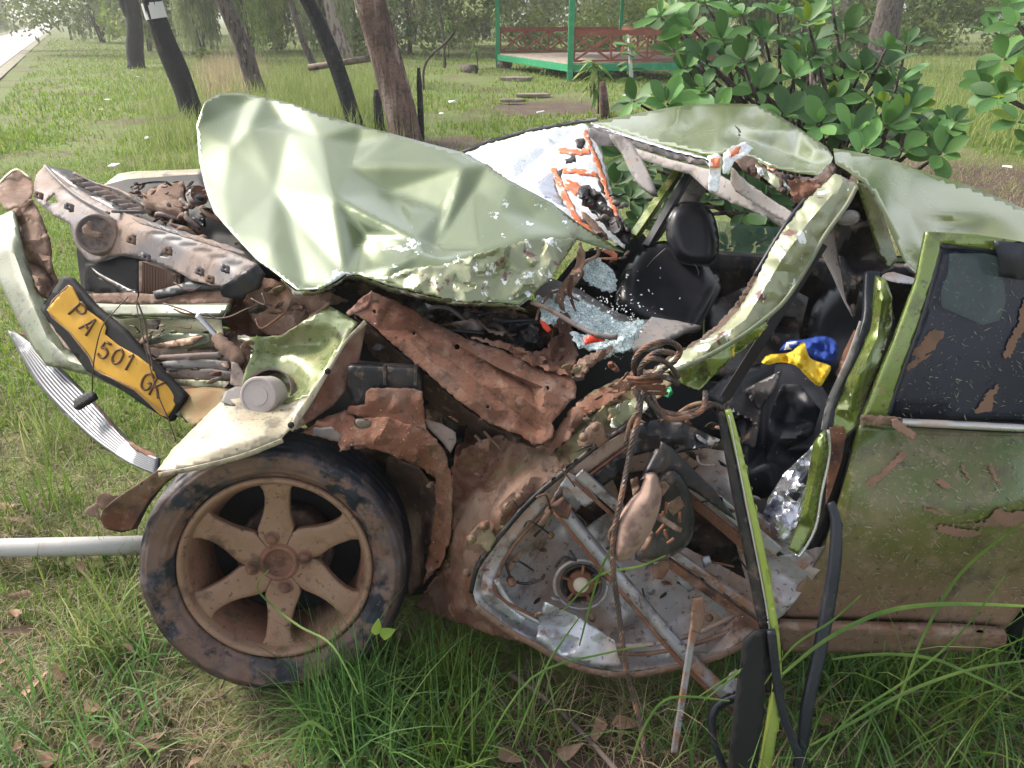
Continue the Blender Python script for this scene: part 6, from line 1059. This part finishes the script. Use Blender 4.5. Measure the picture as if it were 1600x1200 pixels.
def lean_of(x0, y0, x1, y1):
    """drift of a trunk whose foot is at (x1,y1) and that leaves the frame at (x0,y0)"""
    b = G(x1, y1); t = P(x0, y0, b.y); return (t.x-b.x)/(t.z-b.z), b
def T(x0, y0, x1, y1, wpx, h, m, label, **k):
    l, b = lean_of(x0, y0, x1, y1); r = wpx/2/FOC*(b.y*cp+H*sp); return tree(b, l, h, r, m, label, **k)
tg = 'trees standing along the road verge'
T(203, 0, 214, 108, 25, 6, 'bark_char', 'charred black forked tree trunk, nearest the road', fork=True, group=tg)
T(244, 0, 304, 190, 34, 5.5, 'bark_char', 'charred black leaning trunk with a white painted patch', patch_=(P(250, 28, G(304, 190).y).z, P(250, 3, G(304, 190).y).z), group=tg)
T(347, 0, 410, 160, 27, 5.2, 'bark_grey', 'grey-brown flaky trunk leaning left behind the bonnet', group=tg)
T(480, 0, 560, 205, 25, 5, 'bark_char', 'thin dark mottled trunk leaning left of the big reddish trunk', group=tg)
T(585, -10, 636, 225, 50, 6, 'bark_red', 'thick reddish fibrous tree trunk behind the bonnet', group=tg)
T(455, 0, 500, 122, 11, 5, 'bark_grey', 'slim grey sapling trunk behind the dark mottled trunk', group=tg)
T(512, 0, 545, 95, 19, 5.5, 'bark_pale', 'pale pinkish trunk in the bushes beyond the log rail', group=tg)
T(158, 0, 180, 59, 6, 5, 'bark_grey', 'distant slim trunk near the roadside sign', group=tg)
T(1310, -60, 1322, 70, 22, 5.5, 'bark_pale', 'pale brown trunk left of the big grey trunk at the right', group=tg)
T(1392, -20, 1380, 108, 46, 6, 'bark_grey', 'broad dark grey trunk behind the large-leaved shrub', group=tg)
T(1450, 0, 1440, 76, 13, 5, 'bark_red', 'slim reddish trunk in the right-hand field', group=tg)
T(1496, 0, 1493, 28, 6, 4.5, 'bark_red', 'farthest thin trunk in the right-hand field', group=tg)
T(638, 25, 640, 84, 8, 3.2, 'bark_red', 'thin reddish sapling trunk beyond the big reddish trunk', group=tg)
T(686, 0, 695, 108, 5, 3, 'bark_grey', 'thin grey sapling stem on the lawn left of the shelter', group=tg, cm='bush_grey')
# stumps
def stump(x0, y0, x1, y1, wpx, m, label):
    b = G(x1, y1); t = P(x0, y0, b.y); r = wpx/2/FOC*(b.y*cp+H*sp)
    o = tube('tree_stump', [Vector((b.x, b.y, -.03)), b.lerp(t, .4), b.lerp(t, .8), t], [r*1.15, r, r*.9, r*.55], m, None, n=12, wob=.12); return tag(o, label, 'stump')
for i, (x0, x1, y1, w_, m_) in enumerate(((95, 112, 62, 4, 'bark_grey'), (262, 270, 66, 7, 'bark_pale'), (330, 338, 62, 8, 'bark_grey'), (425, 432, 70, 7, 'bark_pale'), (545, 560, 64, 9, 'bark_grey'), (715, 722, 62, 7, 'bark_pale'), (758, 764, 56, 8, 'bark_grey'), (842, 846, 52, 7, 'bark_pale'), (940, 942, 48, 9, 'bark_grey'), (1085, 1084, 52, 9, 'bark_pale'), (1220, 1218, 56, 8, 'bark_red'), (1560, 1552, 44, 7, 'bark_grey'))):
    T(x0, 0, x1, y1, w_, 5, m_, ['thin distant trunk at the road bend', 'thin trunk in the bushes between the two charred trunks', 'thin trunk in the bushes right of the white-patched trunk', 'thin pale trunk behind the tall pale grass', 'thin grey trunk behind the log rail', 'thin pale trunk in the bushes left of the shelter', 'thin grey trunk directly left of the shelter post', 'thin pale trunk seen behind the shelter railing', 'thin grey trunk seen through the right of the shelter', 'thin pale trunk behind the large-leaved shrub', 'thin reddish trunk rising above the large-leaved shrub', 'thin grey trunk at the far right of the field'][i], group=tg)
stump(588, 140, 594, 205, 14, 'bark_char', 'charred stump just left of the big reddish trunk'); stump(640, 162, 648, 222, 16, 'bark_char', 'charred pointed stump just right of the big reddish trunk')
stump(654, 106, 659, 224, 9, 'bark_char', 'thin burnt post with a broken top on the lawn'); stump(941, 128, 946, 182, 13, 'bark_red', 'weathered brown stump by the young plant')
tw = empty('bare_twig', G(662, 222), 'thin bare twig bending right beside the burnt post', 'branch')
ptube('stem', [(662, 140, 8.2), (662, 110, 8.2), (672, 88, 8.2), (695, 68, 8.2), (710, 50, 8.2)], .012, 'bark_grey', tw); 
# logs and rails
lg = tube('log_rail', [P(482, 106, 12.3), P(530, 99, 12.3), P(578, 91, 12.3)], .045, 'old_wood', None, wob=.1); tag(lg, 'grey log rail fixed across the trunks at the left', 'log')
lg = tube('log_rail', [P(1255, 104, 8.6), P(1300, 97, 8.7), P(1340, 90, 8.8), P(1375, 88, 8.9)], [.05, .06, .05, .06], 'old_wood', None, wob=.15); tag(lg, 'weathered log bench rail beside the broad grey trunk', 'log')
beam('rail_leg', P(1272, 102, 8.65), P(1270, 128, 8.65)-Vector((0, 0, .25)), .05, .05, 'old_wood', lg)
b = G(742, 110, .1); lg = tube('round_log', [b+Vector((-.32, .35, .02)), b+Vector((-.15, .18, .02)), b+Vector((0, 0, .02))], .12, 'bark_grey', None, n=16); tag(lg, 'short round log lying on the lawn left of the shelter', 'log')
# roadside posts, sign and marker
for x, y0, y1, l_ in ((129, 16, 59, 'left post under the far roadside sign'), (157, 16, 59, 'right post under the far roadside sign')):
    b = G(x, y1); t = P(x-8, y0, b.y); tag(tube('sign_post', [b, b.lerp(t, .5), t], .05, 'bark_grey', None, n=8), l_, 'post')
b = G(140, 59); a0, a1 = P(110, 25, b.y), P(152, 14, b.y); tag(box('roadside_sign', (a0.x, b.y-.04, a0.z), (a1.x, b.y, a1.z), 'old_wood', None), 'faded grey board on posts beside the road in the distance', 'sign')
b = G(143, 60); t = P(136, 30, b.y); tag(tube('marker_post', [b, b.lerp(t, .5), t], [.11, .10, .08], 'white_paint', None, n=10), 'short white roadside marker post in the distance', 'post')

# ================================================================== SHELTER with green posts and red-brown railings
A, B = G(890, 130), G(778, 108); fr0 = A.y
D = A+(A-B).normalized().cross(Vector((0, 0, 1)))*-(A-B).length*.72
if D.y < A.y: D = A-(A-B).normalized().cross(Vector((0, 0, 1)))*-(A-B).length*.72
Cc = B+D-A; ga = empty('garden_shelter', (A+Cc)/2, 'open garden shelter with green posts, plank deck and red-brown cross railings', 'shelter')
fz = .42
for c in (A, B, D, Cc): beam('post', c+Vector((0, 0, .02)), c+Vector((0, 0, 2.6)), .13 if c is not Cc else .1, .13 if c is not Cc else .1, 'green_post', ga, up=(0, 1, 0))
for p_, q_ in ((A, B), (A, D), (B, Cc), (D, Cc)):
    t = (q_-p_).normalized(); beam('deck_beam', p_+t*.07+Vector((0, 0, fz-.09)), q_-t*.07+Vector((0, 0, fz-.09)), .07, .16, 'green_post', ga)
    beam('roof_beam', p_+t*.07+Vector((0, 0, 2.5)), q_-t*.07+Vector((0, 0, 2.5)), .08, .14, 'green_post', ga)
npk = 16; e1 = (B-A); e2 = (D-A); nrm = e2.normalized()
plank = None
for i in range(npk):
    t0 = (i+.5)/npk; a_ = A+e2*t0+e1*.035+Vector((0, 0, fz)); b_ = A+e2*t0+e1*.965+Vector((0, 0, fz)); beam('deck_plank', a_, b_, e2.length/npk-.014, .03, 'deck_wood', ga, bw=0)
def railing(p_, q_, n, z0=fz+.06, z1=fz+.66, gap=0.):
    t = (q_-p_); L = t.length; t.normalize(); a_, b_ = p_+t*.09, q_-t*(.09+gap*L); L = (b_-a_).length
    beam('top_rail', a_+Vector((0, 0, z1)), b_+Vector((0, 0, z1)), .06, .12, 'rail_red', ga); beam('bottom_rail', a_+Vector((0, 0, z0)), b_+Vector((0, 0, z0)), .05, .05, 'rail_red', ga)
    for k in range(n):
        c0, c1 = a_+t*L*k/n, a_+t*L*(k+1)/n; s = Vector((0, 0, z0+.03)); u = Vector((0, 0, z1-.065))
        o_ = t.cross(Vector((0, 0, 1)))*.018
        beam('cross_slat', c0+s+t*.03+o_, c1+u-t*.03+o_, .02, .05, 'rail_red', ga, bw=0); beam('cross_slat', c0+u+t*.03-o_, c1+s-t*.03-o_, .02, .05, 'rail_red', ga, bw=0)
    for k in range(n+1): c0 = a_+t*L*k/n; beam('baluster', c0+Vector((0, 0, z0+.026)), c0+Vector((0, 0, z1-.061)), .05, .05, 'rail_red', ga, up=(0, 1, 0), bw=0)
railing(B, Cc, 5); railing(Cc, D, 5); railing(A, D, 4)
rf = [A+Vector((0, 0, 2.58)), B+Vector((0, 0, 2.58)), Cc+Vector((0, 0, 2.58)), D+Vector((0, 0, 2.58))]; mid = (A+Cc)/2; rf = [mid+(q-mid)*1.18+Vector((0, 0, 0)) for q in rf]
for q in rf: q.z = 2.55
ap_ = Vector((mid.x, mid.y, 3.4)); solid(link('roof', (rf+[ap_], [(0, 1, 4), (1, 2, 4), (2, 3, 4), (3, 0, 4)]), 'old_wood', ga, False), .05)
sb = tube('support_log', [B+Vector((.12, -.25, .13)), B+Vector((.3, .3, .13))], .15, 'old_wood', None, n=14); tag(sb, 'round log propping the left corner of the shelter deck', 'log')
def slab(px, py, w, d, h, label):
    c = G(px, py); vs = []; n = 9
    for z in (-.02, h):
        for k in range(n): a = 2*math.pi*k/n; r = 1+rn.uniform(-.2, .2); vs.append(c+Vector((math.cos(a)*w*r, math.sin(a)*d*r, z)))
    f = [tuple(range(n, 2*n)), tuple(range(n))[::-1]]+[(k, (k+1) % n, n+(k+1) % n, n+k) for k in range(n)]
    tag(bev(link('stone_slab', (vs, f), 'stone', None, False), .02), label, 'stone slab')
slab(805, 127, .42, .25, .10, 'flat grey stone slab on the ground under the left shelter corner'); slab(835, 150, .35, .15, .05, 'thin flat stone slab in the grass before the shelter'); slab(800, 158, .25, .08, .04, 'small flat stone at the left in the grass before the shelter')
# litter
LL = {(170, 157): 'white paper scrap in the grass left of the charred leaning trunk', (158, 172): 'smaller white scrap just in front of another scrap at the left', (230, 217): 'white scrap in the grass near the left end of the bonnet', (180, 260): 'white scrap nearest the slatted front panel of the car', (708, 160): 'white plastic scrap on the lawn right of the burnt post',
      (844, 176): 'bluish white scrap on the dark lawn left of the brown stump', (690, 178): 'tiny white scrap on the lawn beside the burnt post', (1572, 262): 'white scrap on the straw bank at the far right', (975, 150): 'white scrap at the foot of the white-stemmed sapling', (215, 120): 'faint white scrap near the foot of the forked charred trunk'}
for x, y, s in ((170, 157, .07), (158, 172, .05), (230, 217, .06), (180, 260, .06), (708, 160, .09), (844, 176, .08), (690, 178, .05), (1572, 262, .05), (975, 150, .05), (215, 120, .06)):
    g = G(x, y, .05); v = [g+Vector((rn.uniform(-1, 1)*s, rn.uniform(-1, 1)*s, rn.uniform(0, .5)*s)) for _ in range(9)]; bm = bmesh.new()
    for q in v: bm.verts.new(q)
    bmesh.ops.convex_hull(bm, input=bm.verts); me = bpy.data.meshes.new('litter_scrap'); bm.to_mesh(me); bm.free()
    tag(link('litter_scrap', me, 'litter_white', None, False), LL[(x, y)], 'litter', 'white litter scraps in the grass')

# ================================================================== BUSHES
def bush_proto(m, n, L, w=1.0, hgt=1.0):
    e = bpy.data.objects.new('bush', None); C.objects.link(e)
    cs_ = [(rn.uniform(-.8, .8)*w, rn.uniform(-.5, .5)*w, rn.uniform(.25, .95)*hgt) for _ in range(16)]
    leafcloud('foliage', e, cs_, (.34*w, .34*w, .3*hgt), n, L, m)
    for k in range(6): c = cs_[k]; tube('stem', [(rn.uniform(-.1, .1), 0, 0), (c[0]*.4, c[1]*.4, c[2]*.5), c], [.03, .02, .008], 'bark_grey', e, n=5, local=True)
    return e
protos = [bush_proto('bush_green', 11000, .07), bush_proto('bush_grey', 11000, .075), bush_proto('bush_green', 9000, .085, .9, 1.1), bush_proto('bush_grey', 8000, .09, .8, 1.2)]; used = [False]*4
def copy_tree(o, parent=None):
    c = o.copy(); C.objects.link(c); c.parent = parent
    for ch in list(o.children): copy_tree(ch, c)
    return c
def bush(px, py, wpx, hpx, kind, label, group='bushes and saplings behind the trees'):
    o = protos[kind] if not used[kind] else copy_tree(protos[kind]); used[kind] = True
    g = G(px, py); d = g.y*cp+H*sp; w = wpx/FOC*d/2; h = hpx/FOC*d; o.location = g; o.scale = (w, w*.8, h); o.rotation_euler.z = rn.uniform(0, 6.3); tag(o, label, 'bush', group); return o
BL = [(160, 66, 110, 130, 1, 'hazy grey-green bush beyond the roadside sign'), (235, 80, 110, 190, 0, 'bush between the forked charred trunk and the white-patched trunk'), (320, 92, 130, 220, 1, 'grey-green bush behind the white-patched trunk'), (395, 92, 110, 190, 0, 'yellow-green bush right of the flaky grey trunk'),
      (440, 78, 120, 200, 2, 'leafy bush behind the slim grey sapling'), (520, 90, 110, 190, 1, 'grey bush at the end of the log rail'), (560, 72, 90, 200, 0, 'dense bush left of the big reddish trunk'), (650, 70, 110, 180, 3, 'pale bush right of the big reddish trunk'),
      (705, 74, 110, 190, 1, 'grey-green bush left of the shelter'), (755, 62, 110, 180, 0, 'bush just behind the left shelter post'), (830, 56, 130, 170, 2, 'green bush behind the shelter railing'), (900, 52, 110, 170, 0, 'bush behind the middle of the shelter'), (960, 48, 120, 160, 2, 'bush behind the right end of the shelter'),
      (280, 55, 160, 150, 2, 'far dense bush in the gap between the two charred trunks'), (610, 52, 200, 160, 1, 'far grey bush in the gap behind the big reddish trunk'), (480, 56, 200, 170, 0, 'far green bush behind the pale trunk'), (740, 50, 200, 150, 3, 'far bush beyond the lawn'), (380, 60, 170, 160, 3, 'far grey bush beyond the tall grass'), (1070, 78, 150, 170, 0, 'bush just right of the shelter behind the large-leaved shrub'), (1190, 84, 160, 170, 2, 'bush behind the top of the large-leaved shrub'), (1290, 66, 130, 130, 1, 'grey-green bush left of the broad grey trunk'), (1520, 40, 150, 100, 1, 'far grey bush in the right-hand field')]
for a_ in BL: bush(*a_)
# thickets as one mass: the far wood either side of the road and along the back of the field
def wood(name, path, h, n, L, m, th=3.0):
    cs_ = []; 
    for (x0, y0), (x1, y1) in zip(path, path[1:]):
        k = max(2, int(math.hypot(x1-x0, y1-y0)/1.6))
        for i in range(k): t = i/k; [cs_.append((x0+(x1-x0)*t+rn.uniform(-th, th), y0+(y1-y0)*t+rn.uniform(-th, th), rn.uniform(.1, .95)*h)) for _ in range(4)]
    return tag(leafcloud(name, None, cs_, (1.5, 1.5, h*.16), n, L, m), kind='stuff')
def roadpt(t, off): q = rdir*t+rnrm*off; return (q.x, q.y)
oL = G(0, 50).dot(rnrm)-2.5
wood('far_wood', [roadpt(t, oL-4) for t in (46, 70, 100, 170)], 7, 34000, .8, 'bush_green')
wood('far_wood', [roadpt(t, off_r+3.5+t*.045) for t in (44, 70, 100, 160)], 6, 16000, .4, 'bush_green', 2)
wood('far_wood', [(-20, 36), (-8, 38), (4, 39), (10, 42)], 7, 34000, .28, 'bush_grey')
wood('far_wood', [(8, 36), (18, 36), (30, 33)], 5, 42000, .26, 'bush_green', 2)
wood('far_wood', [(-7, 35), (0, 35), (6, 34)], 6, 15000, .26, 'bush_green', 2)
wood('far_wood', [(10, 52), (24, 50), (40, 44)], 6, 9000, .4, 'bush_green')
wood('far_wood', [(-40, 110), (10, 90), (60, 70)], 9, 7000, .9, 'bush_green')
# palm-like plant behind the shelter
pm = empty('fan_palm', G(815, 58), 'pale fan-leaved palm sprouting behind the shelter', 'palm'); pb = G(815, 58); fl = leafmesh('frond', 1.3, .07, 'grass_leaf' if 'grass_leaf' in MATS else 'leaf_mid', .3, .35)
for k in range(26):
    o = bpy.data.objects.new('frond', fl); C.objects.link(o); o.parent = pm; o.location = (0, 0, .5); o.rotation_euler = (0, -rn.uniform(.2, 1.3), k*.62)

# ================================================================== LARGE-LEAVED SHRUBS
LM = [leafmesh('leaf', 1, .56, m_, f_, c_, 1.25, 8, .62) for m_ in ('leaf_dark', 'leaf_mid', 'leaf_dark', 'leaf_mid', 'leaf_lime') for f_, c_ in ((.25, .12), (.35, -.08))]
def shrub(name, base, whorls, label, nmax=300, L=.112, cat='shrub'):
    e = empty(name, base, label, cat); made = 0; ex = ([], [])
    for (x, y, Y) in whorls:
        c = P(x, y, Y); r0 = Vector(base); mid_ = r0.lerp(c, .45)+Vector((rn.uniform(-.15, .15), rn.uniform(-.1, .1), .25)); q = [tuple(v) for v in (r0+Vector((rn.uniform(-.05, .05), 0, .05)), mid_, c)]
        sp_ = [Vector(v) for v in smoothp(q, 5)]; tube('branch', sp_, [max(.004, .02-.016*i/len(sp_)) for i in range(len(sp_))], 'bark_grey', e, n=6)
        d = (sp_[-1]-sp_[-3]).normalized(); d = (d*.5+Vector((rn.uniform(-.4, .4), rn.uniform(-.8, -.1), .7))).normalized(); n = rn.randint(6, 9); a0 = rn.uniform(0, 6.3)
        u = d.orthogonal().normalized(); w = d.cross(u); lime = rn.random() < .10
        for k in range(n):
            a = a0+k*2.4; rad = (u*math.cos(a)+w*math.sin(a)); el = rn.uniform(-.1, .75) if k < n-1 else 1.2; dr = (rad*math.cos(el)+d*math.sin(el)).normalized(); up = (d-dr*d.dot(dr)).normalized(); sd2 = up.cross(dr)
            s = L*rn.uniform(.55, 1.25)*(Y/3.9)**.3; M = Matrix((dr, sd2, up)).transposed().to_4x4(); M.translation = c+rad*.012-e.location; M = M @ Matrix.Diagonal((s, s*rn.uniform(.85, 1.15), s, 1))
            me = LM[rn.choice((8, 9)) if (lime and k > n-4) or rn.random() < .03 else rn.randrange(8)]
            if made < nmax:
                o = bpy.data.objects.new('leaf', me); C.objects.link(o); o.parent = e; o.matrix_local = M; made += 1
            else:
                s0 = len(ex[0]); ex[0].extend([M @ v.co for v in me.vertices]); ex[1].extend([tuple(s0+i for i in p.vertices) for p in me.polygons])
    if ex[0]: tag(link('leaf_mass', ex, 'leaf_dark', e, True, True), kind='stuff')
    return e
wh_ = pts('1262,35,3.7 1130,62,3.8 1030,25,3.9 1078,42,3.8 1052,78,3.8 1072,105,3.7 1195,60,3.9 1320,50,4.0 1385,75,3.7 1332,205,3.3 1385,198,3.35 1402,128,3.6 1448,212,3.4 1488,192,3.4 1470,240,3.3 1300,160,3.6 1240,120,3.7 1150,92,3.8 1182,140,3.7 1100,140,3.6 990,158,3.5 1042,162,3.4 1345,112,3.8 1372,165,3.5 1420,172,3.6 1120,178,3.4 1225,180,3.4 1280,195,3.3 1250,80,3.9 1215,20,4.0 1160,25,4.0 1100,5,4.1 1300,5,4.0 1050,15,4.2 1300,100,4.0 1350,235,3.2 1410,235,3.3')
extra_w = [(rn.uniform(1060, 1330), rn.uniform(0, 170), rn.uniform(4.2, 4.9)) for _ in range(18)]+[(rn.uniform(1080, 1440), rn.uniform(60, 235), rn.uniform(3.5, 4.4)) for _ in range(18)]+[(rn.uniform(1230, 1450), rn.uniform(130, 230), rn.uniform(3.8, 4.4)) for _ in range(10)]+[(x, y, Y) for x, y, Y in pts('1010,262,3.3 985,312,3.2 1110,312,3.3 1165,332,3.2 1182,382,3.1 1000,285,3.5 1200,305,3.4 975,240,3.6 1140,300,3.6 1030,330,3.3 1215,380,3.2 960,290,3.5 1000,345,3.2 1180,350,3.4 1050,290,3.6 1140,385,3.2 1205,345,3.3')]
shrub('large_leaved_shrub', G(1260, 470), wh_+extra_w, 'big shrub with large rounded dark green leaves leaning over the car roof')
shrub('large_leaved_shrub', G(1760, 470), pts('1590,40,3.9 1570,92,3.9 1602,132,3.8 1562,150,3.8 1592,190,3.6 1555,50,4.2 1604,0,4.0 1640,60,3.9 1650,150,3.8 1620,90,4.0 1575,15,4.3 1540,130,4.1 1605,225,3.6 1630,30,4.2'), 'second large-leaved shrub reaching in from the right edge')
# young narrow-leaved plant and white-stemmed sapling before the shelter
NL = [leafmesh('narrow_leaf', 1, .22, 'leaf_mid', .3, .45), leafmesh('narrow_leaf', 1, .25, 'bush_green', .3, .5)]
def sapling(base, top, n, L, stem, label, ms=NL, r=.012):
    e = empty('sapling', base, label, 'sapling'); base, top = Vector(base), Vector(top); ss = [base, base.lerp(top, .5)+Vector((.03, 0, 0)), top]; tube('stem', ss, [r*1.3, r, r*.5], stem, e, n=7)
    for k in range(n):
        t = .45+.55*k/n; c = base.lerp(top, t)+Vector((rn.uniform(-.1, .1), rn.uniform(-.1, .1), 0))*(1.2-t); o = bpy.data.objects.new('leaf', rn.choice(ms)); C.objects.link(o); o.parent = e; o.location = c-e.location; s = L*rn.uniform(.7, 1.3); o.scale = (s, s, s); o.rotation_euler = (rn.uniform(-.4, .4), rn.uniform(-.5, .9), k*2.4)
    return e
sapling(G(935, 178), P(928, 95, G(935, 178).y), 60, .30, 'bark_grey', 'young plant with long drooping narrow leaves before the green post')
sapling(G(985, 175), P(982, 60, G(985, 175).y), 20, .22, 'white_paint', 'pale white-stemmed sapling right of the shelter', [LM[1], LM[3]], .035)
sapling(G(853, 122), P(851, 100, G(853, 122).y), 10, .2, 'leaf_mid', 'tiny green plant under the shelter deck')
sapling(G(747, 108), P(740, 60, G(747, 108).y), 24, .22, 'bark_grey', 'thin sapling just left of the green shelter post')
sapling(G(315, 95), P(318, 78, G(315, 95).y), 26, .30, 'leaf_lime', 'bright lime-green young plant beyond the white-patched trunk', [LM[9]])
for i, (x, y, h) in enumerate(((775, 40, 60), (640, 60, 55), (700, 60, 55), (555, 50, 60))):
    b = G(x, 90+rn.uniform(-6, 6)); sapling(b, P(x, y-30, b.y), 70, .26, 'bark_grey', ['sparse long-leaved sapling beside the left shelter post', 'sparse sapling right behind the big reddish trunk', 'sparse sapling over the round log', 'sparse sapling between the dark and the reddish trunks'][i], NL)
# straw litter on the bank at the far right
grass('dry_grass', patch(4000, 1400, 1640, 195, 330), .07, .006, 'grass_dry', 1.6, 3, .9, .4)

# ================================================================== HAZE
hz = bpy.data.materials.new('haze'); hz.use_nodes = True; n_ = hz.node_tree.nodes; n_.remove(n_['Principled BSDF']); pv = n_.new('ShaderNodeVolumePrincipled')
pv.inputs['Density'].default_value = .0018; pv.inputs['Color'].default_value = (.95, .96, .95, 1); pv.inputs['Anisotropy'].default_value = .3; hz.node_tree.links.new(pv.outputs[0], n_['Material Output'].inputs['Volume'])
hb = box('haze', (-420, -70, -1), (420, 720, 14), None, None, 0); hb.data.materials.append(hz); tag(hb, kind='stuff')

# no part deeper than thing > part > sub-part
for _ in range(3):
    for o in list(C.objects):
        if o.parent and o.parent.parent and o.parent.parent.parent:
            o.parent = o.parent.parent; o.matrix_parent_inverse = worldinv(o.parent)
